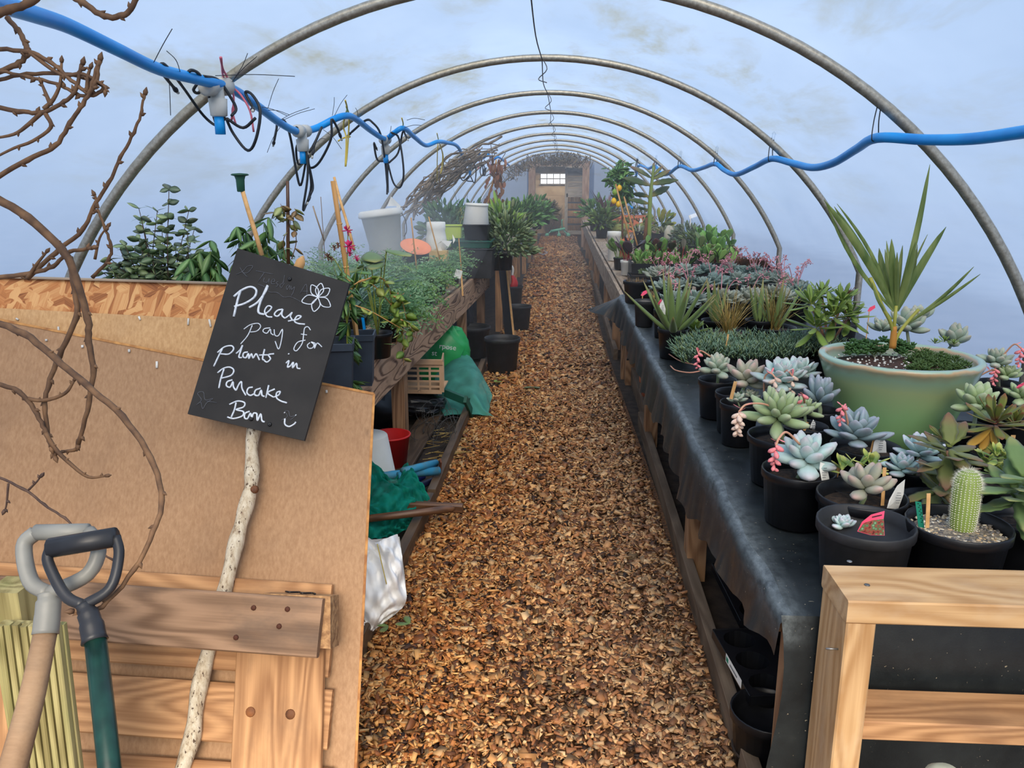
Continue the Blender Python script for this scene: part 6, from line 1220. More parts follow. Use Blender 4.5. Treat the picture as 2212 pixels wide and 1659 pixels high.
for pix, cl in (([(663, 335), (650, 400), (640, 370), (628, 300), (615, 262), (600, 265), (597, 280), (592, 305)], True), ([(663, 335), (672, 400), (660, 445), (655, 448), (665, 370), (655, 290), (640, 275)], False), ([(665, 335), (670, 362), (690, 350), (715, 300), (716, 258), (728, 275), (732, 285)], True), ([(664, 340), (676, 400), (671, 420)], True), ([(662, 340), (645, 355), (640, 320), (652, 300)], False), ([(668, 330), (684, 300), (695, 275), (680, 310), (678, 318)], True)): hose(pix, Y, .0064, cl)
q, Y = tee(832, 302)
for pix, cl in (([(836, 345), (838, 415), (832, 350), (822, 290), (805, 265), (790, 260), (760, 285)], True), ([(836, 345), (850, 395), (865, 404), (872, 370), (862, 300), (845, 286)], False), ([(834, 348), (815, 345), (808, 310), (812, 318)], True), ([(838, 345), (836, 420)], False), ([(840, 352), (860, 330), (870, 285), (876, 292)], True)): hose(pix, Y, .0075, cl)
q, Y = tee(1015, 352)
for pix in ([(1015, 378), (1000, 390), (992, 370), (1005, 340)], [(1016, 380), (1025, 395), (1028, 365), (1018, 345)], [(1014, 380), (1008, 390), (1022, 392)]): hose(pix, Y, .008, False)
for x, y in ((1043, 352), (1064, 350), (1078, 352)):
    Y = YofX(x, LT); 
    for k in range(3): hose([(x, y), (x-6+k*6, y+16), (x+k*3-2, y+28), (x+8-k*4, y+10)], Y, .009, False)
# black cable ties with their long tails
def tie(x, y, ex, ey):
    Y = inside(x, y, YofX(x, LT)); a_ = py(x, y, Y); Y = inside(ex, ey, Y, .02); MB().tube(smooth_path([a_+V((0, -.019, 0)), py((x+ex)/2+rnd(-4, 4), (y+ey)/2-4, Y-.02), py(ex, ey, Y-.02)], 4), .0013*max(1, Y/4), 5).obj('cable_tie', 'black_hose', lp)
for a_ in ((336, 142, 372, 62), (395, 157, 360, 110), (374, 250, 365, 170), (500, 185, 555, 122), (505, 180, 535, 115), (470, 165, 637, 165), (560, 230, 620, 250), (582, 235, 602, 170), (577, 238, 625, 248), (595, 268, 668, 232), (605, 265, 680, 235), (580, 330, 605, 275), (700, 280, 738, 322), (720, 250, 722, 210), (725, 250, 750, 205), (775, 258, 768, 233), (842, 295, 845, 272), (868, 278, 910, 271), (880, 260, 918, 259), (688, 307, 703, 300)): tie(*a_)
# twine tying the pipe to the hoops
def twine(root, pix, Y, mat, r=.003): MB().tube(smooth_path([py(x, y, inside(x, y, Y-.01-.004*i, .03)) for i, (x, y) in enumerate(pix)], 4), r, 5).obj('twine', mat, root)
twine(lp, [(476, 124), (482, 150), (490, 165), (500, 190), (505, 215), (500, 260), (507, 225), (502, 240), (510, 270)], 3.14, 'twine_pink', .004); twine(lp, [(478, 124), (483, 168), (498, 185), (520, 205), (540, 240), (548, 285)], 3.12, 'twine_pink', .004); twine(lp, [(465, 228), (464, 255), (463, 260)], 3.14, 'twine_pink', .004)
twine(lp, [(746, 217), (750, 235), (745, 250), (742, 275), (748, 300), (746, 360), (750, 330), (754, 255), (748, 230)], 5.0, 'twine_yellow', .005); twine(lp, [(730, 305), (742, 298), (757, 295)], 5.0, 'twine_yellow', .005); twine(lp, [(868, 255), (871, 268), (868, 280)], 6.9, 'twine_yellow', .005)
twine(lp, [(944, 288), (948, 305), (958, 340), (952, 375), (956, 335), (946, 310), (944, 395)], 8.75, 'twine_yellow', .005); twine(lp, [(1030, 320), (1036, 345), (1033, 365)], 12.5, 'twine_pink', .006); twine(lp, [(1056, 325), (1060, 360), (1058, 375)], 14.4, 'twine_pink', .007)
# right pipe
RT_ = [(1340, 14.5), (1378, 12.6), (1417, 10.7), (1468, 8.85), (1547, 7.0), (1667, 5.1), (1893, 3.2), (2010, 2.9), (2240, 2.35)]
rp = thing('water_pipe', py(1893, 300, 3.2), 'blue water pipe sagging between wire hangers along the right hoops', 'pipe')
RP = [(2300, 272), (2212, 285), (2100, 300), (2000, 302), (1895, 298), (1850, 322), (1800, 352), (1755, 362), (1710, 352), (1667, 343), (1630, 360), (1590, 377), (1565, 368), (1545, 354), (1520, 362), (1495, 368), (1468, 359), (1445, 375), (1430, 376), (1415, 359), (1400, 364), (1380, 358), (1373, 385), (1365, 410), (1358, 408), (1354, 390), (1352, 370)]
PR = [py(x, y, inside(x, y, YofX(x, RT_))) for x, y in RP]; e0 = PR[0]; PR = [V((e0.x-.1, -.2, e0.z)), V((e0.x-.06, .7, e0.z-.03)), V((e0.x-.04, 1.5, e0.z))]+PR; MB().tube(smooth_path(PR, 5), .0185, 12).obj('pipe', 'blue_plastic', rp)
MB().tube(smooth_path([py(1350, 410, 13.5), py(1358, 435, 13.4), py(1366, 450, 13.2)], 4), .0185, 8).obj('pipe_tail', 'blue_plastic', rp)
for (x0, y0), (x1, y1), Y in (((1900, 222), (1890, 300), 3.2), ((1672, 288), (1664, 345), 5.085), ((1549, 318), (1545, 356), 6.97), ((1471, 328), (1467, 360), 8.855), ((1418, 337), (1415, 361), 10.74), ((1378, 340), (1374, 372), 12.6)):
    g = 7*3.2/Y; P = [py(x0-g*.4, y0, Y), py(x1-g*.3, (y0+y1)/2, Y), py(x1-g, y1, Y-.02), py(x1, y1+g*.6, Y), py(x1+g, y1-4, Y+.02), py(x1+g*1.2, (y0+y1)/2, Y), py(x0+g*.6, y0, Y)]; MB().tube(smooth_path(P, 4), .0022*max(1, Y/4), 5).obj('wire_hanger', 'black_hose', rp)
    MB().tube([py(x0-g, y0+2, Y), py(x0, y0-6*3.2/Y, Y), py(x0+g, y0+5*3.2/Y, Y)], .0025*max(1, Y/4), 5).obj('wire_wrap', 'black_hose', rp)
# ================================================================== vines on the tunnel and dry growth by the door
gv = thing('bare_grapevine', (XC-1.6, 10.5, 1.2), 'tangle of bare grey vine stems trained up the left polythene', 'vine'); plain('grey_vine', (136, 124, 110), (104, 92, 80), rough=.9, vary=.1); random.seed(9)
def hoop_pt(t, Y, inn=.05): # t from 0 (left foot) to 1 (right foot)
    P = prof(-inn, 60); k = t*(len(P)-1); i = min(int(k), len(P)-2); f = k-i; return V((P[i][0]+(P[i+1][0]-P[i][0])*f, Y, P[i][1]+(P[i+1][1]-P[i][1])*f))
b = MB()
for i in range(46):
    Y = rnd(9.2, 11.6); t = rnd(.06, .16); P = []
    for k in range(9): P.append(hoop_pt(t, Y, rnd(.05, .16))); t += rnd(.008, .04); Y += rnd(-.12, .34)
    b.tube(smooth_path(P, 2), rnd(.006, .015), 4, False)
tag(b.obj('stems', 'grey_vine', gv), kind='stuff')
dv = thing('dry_creeper', (XC, 19.2, 1.9), 'brown dry creeper arching over the far doorway', 'vine'); b = MB(); cv = lin((128, 110, 84))
for i in range(100):
    t = rnd(.25, .62); Y = rnd(17.5, 20.2); P = [hoop_pt(t, Y, rnd(.05, .3))]
    for k in range(5): t += rnd(-.03, .035); P.append(hoop_pt(max(.2, min(.66, t)), Y+rnd(-.3, .3), rnd(.05, .35)))
    b.cur = jit(cv, .3); b.tube(P, rnd(.006, .014), 3, False)
for i in range(220): t = rnd(.26, .56); q = hoop_pt(t, rnd(17.5, 20.2), rnd(.05, .35)); b.cur = jit(cv, .35); b.blade(q, (rnd(-1, 1), rnd(-1, 1), rnd(-1, .3)), rnd(.05, .12), .04, .2, seg=1)
tag(b.obj('stems', 'leafy', dv), kind='stuff')
hd = thing('hanging_dead_plant', py(1062, 450, 11.6), 'dead plant with hanging brown leaves and an orange stem on the left', 'plant'); q0 = py(1058, 470, 11.6); q0.z = .8; add_pot(hd, q0, .12, .2)
MB().tube(smooth_path([q0+V((0, 0, .15)), py(1055, 430, 11.6), py(1066, 390, 11.6), py(1072, 345, 11.6)], 4), [.02, .02, .019, .018, .018, .017, .016, .015, .014, .013, .012, .012, .01], 6).obj('main_stem', 'bamboo', hd)
for x, y in ((1060, 310), (1092, 330), (1045, 345), (1098, 360), (1050, 380), (1085, 400)): MB().tube(smooth_path([py(1068, 385, 11.6), py((1068+x)/2, (385+y)/2-6, 11.5), py(x, y, 11.5)], 4), .006, 4).obj('twig', 'twig_dark', hd)
b = MB()
for i in range(80): q = py(random.gauss(1074, 12), rnd(340, 440), 11.55+rnd(-.2, .2)); b.cur = jit(lin((146, 106, 84)), .3); b.blade(q, (rnd(-.3, .3), rnd(-.3, .3), -1), rnd(.06, .12), .04, .1, V((0, 1, 0)), seg=2)
tag(b.obj('dead_leaves', 'leafy', hd), kind='stuff')
# ================================================================== under and beside the left bench
random.seed(31)
def crumple(name, cx, cy, cz, rx, ry, rz, mat, parent, seed, n=28, m=18, amp=.25, fr=5, squash=.0, flat=True):
    rs2 = np.random.RandomState(seed); ph = rs2.uniform(0, 6, (14, 4)); b = MB()
    for i in range(m+1):
        th = math.pi*i/m
        for k in range(n):
            az = 2*math.pi*k/n; d = V((math.sin(th)*math.cos(az), math.sin(th)*math.sin(az), math.cos(th))); f = 1
            for p in ph: f += amp/6*abs(math.sin(d.x*p[0]*fr*.3+d.y*p[1]*fr*.3+d.z*p[2]*fr*.3+p[3]))-amp/12
            q = V((cx+d.x*rx*f, cy+d.y*ry*f, cz+d.z*rz*f)); q.z = max(q.z, .022); b.v.append(q)
    b.f = [(i*n+k, i*n+(k+1) % n, (i+1)*n+(k+1) % n, (i+1)*n+k) for i in range(m) for k in range(n)]; b.c = [None]*len(b.f)
    return b.obj(name, mat, parent, not flat)
def drape(name, grid, mat, parent, amp, seed, sub=5, th=0):
    """cloth through a coarse grid of 3D points, crumpled"""
    R_, C_ = len(grid), len(grid[0]); rs2 = np.random.RandomState(seed); cols = [smooth_path(row, sub) for row in grid]; W_ = len(cols[0]); rows = []
    for j in range(W_): rows.append(smooth_path([cols[i][j] for i in range(R_)], sub))
    H_ = len(rows[0]); b = MB(); ph = rs2.uniform(0, 6.28, 8); fq = rs2.uniform(.25, .8, (8, 2))*rs2.choice([-1, 1], (8, 2))
    for j in range(W_):
        for i in range(H_):
            o = sum(abs(math.sin(j*f[0]+i*f[1]+p)) for f, p in zip(fq, ph))/8-.5; q = rows[j][i]; b.v.append((q.x+o*amp*.4, q.y-o*amp, q.z+o*amp*.7))
    b.f = [(j*H_+i, j*H_+i+1, (j+1)*H_+i+1, (j+1)*H_+i) for j in range(W_-1) for i in range(H_-1)]; b.c = [None]*len(b.f); return b.obj(name, mat, parent, True)
def net_mat(name, col, tr=.35):
    t = NT(name); n = t.noise(t.coords(), 9, 4); c_ = t.ramp(n, [(.3, tuple(int(v*.8) for v in col)), (.7, col)]); t.bsdf(c_, .7, .2, trans=.3)
    o = t.out.inputs[0].links[0].from_socket; tp = t.n('ShaderNodeBsdfTransparent'); mx = t.n('ShaderNodeMixShader'); mx.inputs[0].default_value = tr; t.l(o, mx.inputs[1]); t.l(tp.outputs[0], mx.inputs[2]); t.l(mx.outputs[0], t.out.inputs[0])
net_mat('teal_net', (16, 158, 138), .12); net_mat('teal_mesh', (92, 178, 164), .18)
plain('white_sack', (250, 250, 250), (240, 240, 238), scale=9, rough=.6, vary=0)
# white woven sack beside the sheets
ws = thing('woven_sack', pz(800, 1395, 0), 'crumpled white woven sack poking out right of the plywood', 'sack')
def wp(x, y, dy=0): return py(x, y, 2.52+dy-(y-1270)*.0006)
drape('sack_front', [[wp(735, 1150, .1), wp(775, 1150, .06), wp(808, 1172, .02), wp(830, 1165, .02), wp(858, 1155, .06)], [wp(735, 1215, .05), wp(775, 1215, -.01), wp(815, 1210, .02), wp(845, 1220, -.03), wp(868, 1215, .05)], [wp(735, 1290, .05), wp(775, 1290, -.02), wp(812, 1290, -.04), wp(845, 1290, -.03), wp(875, 1300, .05)], [wp(735, 1345, .05), wp(775, 1345, -.01), wp(805, 1345, -.02), wp(828, 1330, .0), wp(852, 1325, .04)], [wp(735, 1405, .06), wp(765, 1392, .04), wp(790, 1375, .04), wp(812, 1358, .05), wp(835, 1342, .08)]], 'white_sack', ws, .09, 3, 7)
drape('sack_back', [[wp(735, 1150, .12), wp(790, 1165, .14), wp(862, 1160, .10)], [wp(735, 1270, .22), wp(800, 1270, .22), wp(876, 1290, .10)], [wp(735, 1402, .12), wp(790, 1375, .12), wp(838, 1342, .12)]], 'white_sack', ws, .03, 5, 6)
MB().tube(smooth_path([wp(815, 1175, -.05), wp(824, 1215, -.06), wp(835, 1262, -.06)], 4), .0018, 5).obj('seam_string', 'twine_yellow', ws)
# teal netting
tn = thing('teal_netting', pz(850, 1150, 0), 'bunched teal shade netting under the wooden handles', 'netting')
def np_(x, y, h=0): q = pz(x, y, .03); q.z += h; return q
drape('netting', [[np_(745, 1060, .06), np_(800, 1062, .12), np_(850, 1070, .10), np_(880, 1062, .14), np_(905, 1085, .05)], [np_(745, 1090, .14), np_(800, 1085, .2), np_(850, 1100, .12), np_(890, 1095, .16), np_(925, 1100, .06)], [np_(745, 1120, .12), np_(800, 1125, .1), np_(850, 1125, .16), np_(890, 1120, .1), np_(925, 1118, .03)], [np_(745, 1150, .06), np_(800, 1150, .1), np_(840, 1152, .05), np_(870, 1145, .05), np_(895, 1135, .02)], [np_(745, 1175, .01), np_(800, 1175, .02), np_(835, 1168, .01), np_(868, 1155, .01), np_(890, 1145, .01)]], 'teal_net', tn, .15, 8, 9)
# wooden handles lying over the edging
h1 = thing('tool_handle', pz(880, 1125, .1), 'round brown tool handle lying across the netting', 'handle'); A, B = pz(700, 1132, .15), pz(982, 1098, .13); MB().tube([(0, 0, 0), ((B-A).length*.85, 0, 0), ((B-A).length*.97, 0, 0), ((B-A).length, 0, 0)], [.017, .017, .016, .008], 12).obj('shaft', 'brown_handle', h1, True, frame(B-A, None, A))
h2 = thing('tool_handle', pz(960, 1110, .1), 'flat brown wooden handle end behind the round one', 'handle'); A, B = pz(820, 1090, .115), pz(1000, 1098, .115); board('shaft', A, B, .04, .035, 'brown_handle', h2, bev=.01)
# blue tubular tool and dark blue handles
plain('worn_blue', (52, 140, 178), (96, 118, 108), scale=16, rough=.55, vary=0, lo=.45, hi=.75); plain('navy_grip', (30, 52, 150), (24, 38, 110), rough=.5, vary=0); plain('dark_navy', (32, 36, 78), (26, 28, 56), rough=.5, vary=0)
bt = thing('blue_tube_frame', pz(860, 1045, .1), 'pair of worn light blue metal tubes left of the path', 'tube'); A = pz(700, 1050, .16); MB().tube([A, pz(850, 1026, .16), pz(948, 1017, .13)], .022, 12).obj('tube', 'worn_blue', bt); MB().tube([pz(866, 1030, .16), pz(860, 1031, .16)], .026, 12).obj('collar', 'worn_blue', bt); MB().tube([pz(870, 1018, .19), pz(942, 1000, .16)], .019, 10).obj('tube', 'worn_blue', bt); board('end_plate', pz(950, 1022, .10), pz(952, 995, .18), .03, .008, 'rusty_nail', bt)
dn = thing('shear_handles', pz(900, 1060, .05), 'dark blue plastic grips lying below the light blue tubes', 'tool'); MB().tube(smooth_path([pz(862, 1044, .09), pz(890, 1038, .09), pz(915, 1030, .08)], 3), [.018, .02, .021, .02, .02, .018, .014], 10).obj('grip', 'navy_grip', dn); MB().tube(smooth_path([pz(870, 1056, .06), pz(905, 1050, .06), pz(942, 1034, .05)], 3), [.016, .018, .019, .019, .018, .016, .012], 10).obj('grip', 'dark_navy', dn); MB().tube([pz(800, 1058, .07), pz(866, 1047, .07)], .014, 8).obj('shank', 'brown_handle', dn)
# buckets below
def tub(label, x, y, r0, r1, h, mat, inv=False, name='plastic_bucket'):
    q = pz(x, y, .02); o = thing(name, q, label, 'bucket'); pr = [(0, .003), (r0, 0), (r1, h*.95), (r1*1.06, h*.955), (r1*1.06, h), (r1*.97, h), (r0*.9, .02)]
    if inv: pr = [(r1*1.06, 0), (r1*1.06, h*.06), (r1, h*.07), (r0, h-.005), (r0*.96, h), (0, h)]
    MB().lathe(pr, q, 26).obj('body', mat, o); return o, q
tub('cream bucket standing upside down under the bench', 797, 1060, .105, .15, .30, 'dirty_white', True); o, q = tub('red bucket beside the cream one', 846, 1012, .08, .105, .2, 'red_plastic'); crumple('black_sack', -1.4, 4.8, .2, .38, .3, .2, 'black_plastic', None, 2, amp=.5, flat=False); tag(bpy.data.objects['black_sack'], 'bulky black plastic sack in the shade under the left bench', 'sack')
for i, (x0, x1) in enumerate(((-.97, -.80), (-1.2, -1.02))): o = board('ground_plank', (x0+.08, 3.6, .035), (x0+.14, 6.2, .035), .02, .15, 'dark_edging', None, (0, 0, 1)); tag(o, ('flat plank on the ground just inside the edging', 'inner flat plank on the ground under the bench')[i], 'plank')
# wire tangle
wt = thing('wire_tangle', pz(950, 950, .05), 'loose tangle of thin grey wire and dry stems by the edging', 'wire'); b = MB()
for i in range(34):
    c_ = pz(rnd(915, 990), rnd(905, 965), .06); ax_ = rnd(.06, .16); a0 = rnd(0, 6); n_ = V((rnd(-1, 1), rnd(-1, 1), rnd(-.4, .4))).normalized(); u = n_.orthogonal().normalized(); v_ = n_.cross(u)
    P = [c_+u*math.cos(a0+k*.5)*ax_+v_*math.sin(a0+k*.5)*ax_*.7+V((0, 0, .06)) for k in range(int(rnd(4, 11)))]; P = [V((q.x, q.y, max(q.z, .02))) for q in P]; b.tube(smooth_path(P, 2), .0016, 4, False)
tag(b.obj('wires', 'wire', wt), kind='stuff'); b = MB()
for i in range(40): c_ = pz(rnd(905, 985), rnd(925, 1000), .03); d = V((rnd(.3, 1), rnd(-.4, .4), rnd(0, .15))); b.tube([c_, c_+d*rnd(.08, .22)], .002, 4, False)
tag(b.obj('dry_stems', 'straw_blade', wt), kind='stuff')
# beige crate with square holes
plain('beige_plastic', (224, 186, 150), (204, 164, 128), rough=.5, vary=0)
bc = thing('lattice_crate', pz(900, 880, .05), 'beige plastic crate with square holes tucked behind the bench leg', 'crate'); YC = 5.1; c0 = py(790, 780, YC); c1 = py(953, 775, YC); zt_, zb_ = c0.z, py(955, 847, YC).z; xl, xr = c0.x-.12, c1.x
for i in range(9): board('lattice_bar', (xl+(xr-xl)*i/8, YC, zb_), (xl+(xr-xl)*i/8, YC, zt_), .014 if 0 < i < 8 else .03, .008, 'beige_plastic', bc, (1, 0, 0), .001)
for i in range(6): z = zb_+(zt_-zb_)*i/5*.88; board('lattice_bar', (xl, YC, z), (xr, YC, z), .014 if 0 < i < 5 else .026, .007, 'beige_plastic', bc, (0, 0, 1), .001)
board('top_rim', (xl, YC-.004, zt_), (xr+.01, YC-.004, zt_), .035, .02, 'beige_plastic', bc); board('side_panel', (xr, YC, (zt_+zb_)/2), (xr-.03, YC+.3, (zt_+zb_)/2), zt_-zb_, .01, 'beige_plastic', bc); board('base', (xl, YC+.15, zb_), (xr, YC+.15, zb_), .01, .3, 'beige_plastic', bc)
sb = crumple('dark_bag', (xl+xr)/2, YC+.1, .12, .3, .2, max(.05, zb_-.02-.12), 'black_plastic', None, 6, amp=.2); tag(sb, 'dark plastic bag under the beige crate', 'bag')
# green compost bag
def bag_mat():
    t = NT('compost_bag'); n = t.noise(t.coords((2, 2, 5)), 3, 3); return t.bsdf(t.ramp(n, [(.35, (28, 150, 76)), (.66, (40, 160, 88)), (.74, (190, 200, 190)), (.8, (50, 140, 60))]), .35, .5)
bag_mat(); gb = thing('compost_bag', pz(980, 830, .05), 'glossy green compost bag with white lettering under the bench', 'bag'); q = py(972, 765, 6.0); crumple('bag', q.x-.04, 6.0, q.z-.03, .17, .13, .22, 'compost_bag', gb, 12, amp=.5, flat=False)
def letters(root, txt, x, y, Y, size, mat, tilt=0, name='printed_word'):
    cu = bpy.data.curves.new(name, 'FONT'); cu.body = txt; cu.size = size; cu.extrude = .0006; o = bpy.data.objects.new(name, cu); COL.objects.link(o); o.matrix_basis = Matrix.Translation(py(x, y, Y)) @ Matrix.Rotation(tilt, 4, 'Y') @ Matrix.Rotation(math.pi/2, 4, 'X'); M_ = o.matrix_basis.copy(); bpy.context.view_layer.update(); me = bpy.data.meshes.new_from_object(o.evaluated_get(bpy.context.evaluated_depsgraph_get())); bpy.data.objects.remove(o); return tag(put(me, name, mat, root, M_), kind='stuff')
letters(gb, 'rpose', 948, 752, 5.76, .055, 'tag_white', .12); letters(gb, 'st', 932, 767, 5.76, .055, 'tag_white', .12); letters(gb, 'ose', 978, 808, 5.76, .04, 'tag_white', -.5)
# teal mesh sack
tm = thing('mesh_sack', pz(1010, 880, .05), 'pale teal mesh sack slumped over the edging board', 'sack'); drape('mesh', [[np_(940, 840, .12), np_(985, 835, .26), np_(1020, 845, .24), np_(1050, 860, .12)], [np_(940, 870, .12), np_(985, 870, .2), np_(1025, 870, .22), np_(1062, 880, .08)], [np_(945, 890, .06), np_(985, 890, .1), np_(1025, 895, .14), np_(1055, 898, .03)], [np_(960, 905, .02), np_(990, 905, .03), np_(1030, 905, .03), np_(1066, 905, .015)]], 'teal_mesh', tm, .05, 4, 6); drape('mesh_underside', [[np_(945, 850, .03), np_(990, 850, .05), np_(1050, 868, .03)], [np_(950, 895, .01), np_(1000, 900, .01), np_(1050, 900, .01)]], 'teal_mesh', tm, .03, 5, 6)
pk = thing('plant_carrier', pz(990, 880, .1), 'dark green plastic pot carrier under the mesh sack', 'tray'); board('carrier_side', pz(962, 848, .2), pz(1012, 868, .16), .05, .03, 'dark_green_plastic', pk); board('carrier_end', pz(1005, 862, .2), pz(1020, 895, .05), .05, .02, 'dark_green_plastic', pk)
# pots and chalkboard beside the bench
def floor_pot(label, x, y, r, h, soil=True, mat='grey_black_plastic', tilt=0):
    q = pz(x, y, .03); o = thing('black_tub', q, label, 'pot'); add_pot(o, q, r, h, mat, 'soil', .75, .12, .78); return o, q
o, qb = floor_pot('large scuffed black tub at the left path edge', 1085, 803, .15, .29)
floor_pot('black tub of tan compost behind the chalkboard', 1120, 712, .14, .26); floor_pot('smaller black pot holding the red plastic scoop', 1108, 663, .13, .27); floor_pot('wide black tub in the shade under the bench end', 1020, 770, .17, .28)
rd = thing('red_scoop', pz(1108, 640, .3), 'red and white plastic scoop sticking out of a black pot', 'scoop'); q = pz(1108, 663, .03); q = V((q.x, q.y, .26)); MB().tube(smooth_path([q, q+V((.02, 0, .08)), q+V((-.01, 0, .17))], 4), [.05, .055, .058, .056, .05, .045, .035, .03, .02], 9, flat=.6).obj('blade', 'red_plastic', rd); MB().tube(smooth_path([q+V((-.01, 0, .16)), q+V((0, 0, .25)), q+V((-.03, 0, .29)), q+V((-.07, 0, .27))], 4), .014, 7).obj('handle', 'dirty_white', rd)
cbd = thing('chalkboard', (-.5, 8.0, 0), 'narrow second chalkboard leaning against the end of the left bench', 'chalkboard'); A0, A1, B0, B1 = py(1075, 560, 8.35), py(1087, 545, 8.2), py(1094, 735, 7.75), py(1108, 728, 7.6)
A0 = V((-.66, 8.28, .95)); A1 = V((-.55, 7.9, .95)); B0 = V((-.57, 8.2, .04)); B1 = V((-.45, 7.82, .04)); n_ = (A1-A0).cross(B0-A0).normalized()
MB().prism([A0, A1, B1, B0], n_*.012).obj('slate', 'chalk_black', cbd, False); board('frame_edge', A1, B1, .02, .016, 'stick_wood', cbd, (1, 0, 0)); plain('green_chalk', (120, 170, 110), rough=.8, vary=0); sgn = -1 if n_.x > 0 else 1
b = MB()
for i in range(5):
    z = .7-.09*i; f = (.95-z)/.91; p0 = A0.lerp(B0, f); p1 = A1.lerp(B1, f); offn = V((.014 if True else 0, 0, 0)); b.tube(smooth_path([p0.lerp(p1, .2+.15*k)+offn+V((0, 0, rnd(-.02, .02))) for k in range(5)], 3), .003, 4)
tag(b.obj('chalk_scrawl', 'green_chalk', cbd), kind='stuff')
gs = crumple('grey_sack', -1.0, 7.4, .3, .18, .18, .3, 'grey_black_plastic', None, 15, amp=.3, flat=False); tag(gs, 'slumped grey bin bag under the far end of the left bench', 'sack')
# litter on the path: leaves and straws
for i, (x, y, w_, m_, lb) in enumerate(((1068, 825, .06, 'aeonium_green', 'fallen yellow green leaf near the black tub'), (1082, 818, .05, 'old_gold', 'fallen yellow leaf near the black tub'), (884, 1347, .05, 'kal_green', 'small green weed leaf by the white sack'), (838, 1352, .05, 'kal_green', 'green weed sprout at the left edging'), (1150, 835, .09, 'palm_leaf', 'grey green frond lying on the chips'))):
    q = thing('fallen_leaf', pz(x, y, .05), lb, 'leaf'); 
    for k in range(2): put(LM['spoon'], 'leaf_blade', m_, q, leaf_M(pz(x, y, .055), (math.cos(i+k*1.4), math.sin(i+k*1.4), .12), w_, 1.3))
# ================================================================== under the right bench
def carrier(label, x, y, z, w_, d, h, tilt=0, rz=0, tag_=False):
    c = pz(x, y, z); o = thing('pot_carrier', c, label, 'tray'); M = Matrix.Translation(c) @ Matrix.Rotation(rz, 4, 'Z') @ Matrix.Rotation(tilt, 4, 'X'); n1, n2 = 3, 2
    b = MB(); xs = [-w_/2+w_*i/n2 for i in range(n2+1)]; ys = [-d/2+d*i/n1 for i in range(n1+1)]
    for i in range(n2):
        for j in range(n1):
            cx_, cy_, hw, hd_ = (xs[i]+xs[i+1])/2, (ys[j]+ys[j+1])/2, w_/n2/2, d/n1/2; rr_ = min(hw, hd_)*.85; N = 16; base = len(b.v); out = []
            for k in range(N):
                an = 2*math.pi*k/N; s_ = 1/max(abs(math.cos(an)), abs(math.sin(an))); out.append(M @ V((cx_+math.cos(an)*s_*hw, cy_+math.sin(an)*s_*hd_, h)))
            inn = [M @ V((cx_+math.cos(2*math.pi*k/N)*rr_, cy_+math.sin(2*math.pi*k/N)*rr_, h)) for k in range(N)]; low = [M @ V((cx_+math.cos(2*math.pi*k/N)*rr_*.85, cy_+math.sin(2*math.pi*k/N)*rr_*.85, h*.2)) for k in range(N)]
            b.add(out+inn+low, [(k, (k+1) % N, N+(k+1) % N, N+k) for k in range(N)]+[(N+k, N+(k+1) % N, 2*N+(k+1) % N, 2*N+k) for k in range(N)]+[tuple(range(2*N, 3*N))])
    b.obj('tray_top', 'black_plastic', o, False)
    cs = [M @ V((sx*w_/2, sy*d/2, h)) for sx, sy in ((-1, -1), (1, -1), (1, 1), (-1, 1), (-1, -1))]
    for i in range(4): board('tray_rim', cs[i]-V((0, 0, .012)), cs[i+1]-V((0, 0, .012)), .03, .006, 'black_plastic', o)
    if tag_:
        p0 = M @ V((-w_/2-.005, -d*.32, h-.004)); p1 = M @ V((-w_/2-.005, d*.08, h-.004)); bd = board('price_label', p0, p1, .026, .001, 'tag_white', o); board('green_mark', p0.lerp(p1, .82)+V((-.0012, 0, 0)), p0.lerp(p1, .95)+V((-.0012, 0, 0)), .014, .001, 'green_tag', o); board('label_print', p0.lerp(p1, .25)+V((-.0012, 0, 0)), p0.lerp(p1, .7)+V((-.0012, 0, 0)), .005, .001, 'tag_print', o)
    return o
carrier('black pot carrier tray with a white label beneath the cloth', 1668, 1470, .12, .26, .34, .07, 0, .12, True)
carrier('black carrier tray behind the labelled one', 1640, 1310, .05, .26, .36, .07, .1, .1); carrier('black carrier tray standing on edge under the cloth corner', 1720, 1290, .2, .3, .36, .07, .5, 1.2)
for i, (x, y, z, lb) in enumerate(((1520, 1190, .04, 'stack of black seed trays below the near cloth skirt'), (1500, 1100, .04, 'second stack of black seed trays by the bench leg'), (1690, 1230, .05, 'leaning stack of black trays deep under the bench'))):
    q = pz(x, y, z); o = thing('tray_stack', q, lb, 'tray')
    for k in range(5): c_ = q+V((.22+.01*k*(-1)**k, .05, .03+.045*k)); b = MB(); b.hexa([c_+V((sx*.15, sy*.19, 0)) for sx, sy in ((-1, -1), (1, -1), (1, 1), (-1, 1))], [c_+V((sx*.18, sy*.22, .04)) for sx, sy in ((-1, -1), (1, -1), (1, 1), (-1, 1))]); b.f.pop(1); b.c.pop(); b.obj('tray', 'black_plastic', o, False)
q = pz(1650, 1650, .02); o = thing('black_tub', q, 'round black bowl shaped pot at the bottom under the bench corner', 'pot'); add_pot(o, q, .10, .17, 'black_plastic', 'dark_earth', .3)
q = pz(1400, 900, .02); o = thing('terracotta_pot', q+V((.1, 0, 0)), 'large terracotta pot in the shade under the cloth', 'pot'); add_pot(o, q+V((.1, .1, 0)), .16, .26, 'terracotta', 'dark_earth', .8); q = pz(1362, 800, .02); plain('pale_blue_plastic', (150, 166, 190), rough=.5, vary=0); o = thing('plastic_bucket', q, 'pale blue grey bucket under the cloth skirt', 'bucket'); add_pot(o, q+V((.14, .1, 0)), .13, .28, 'pale_blue_plastic', 'dark_earth', .6)
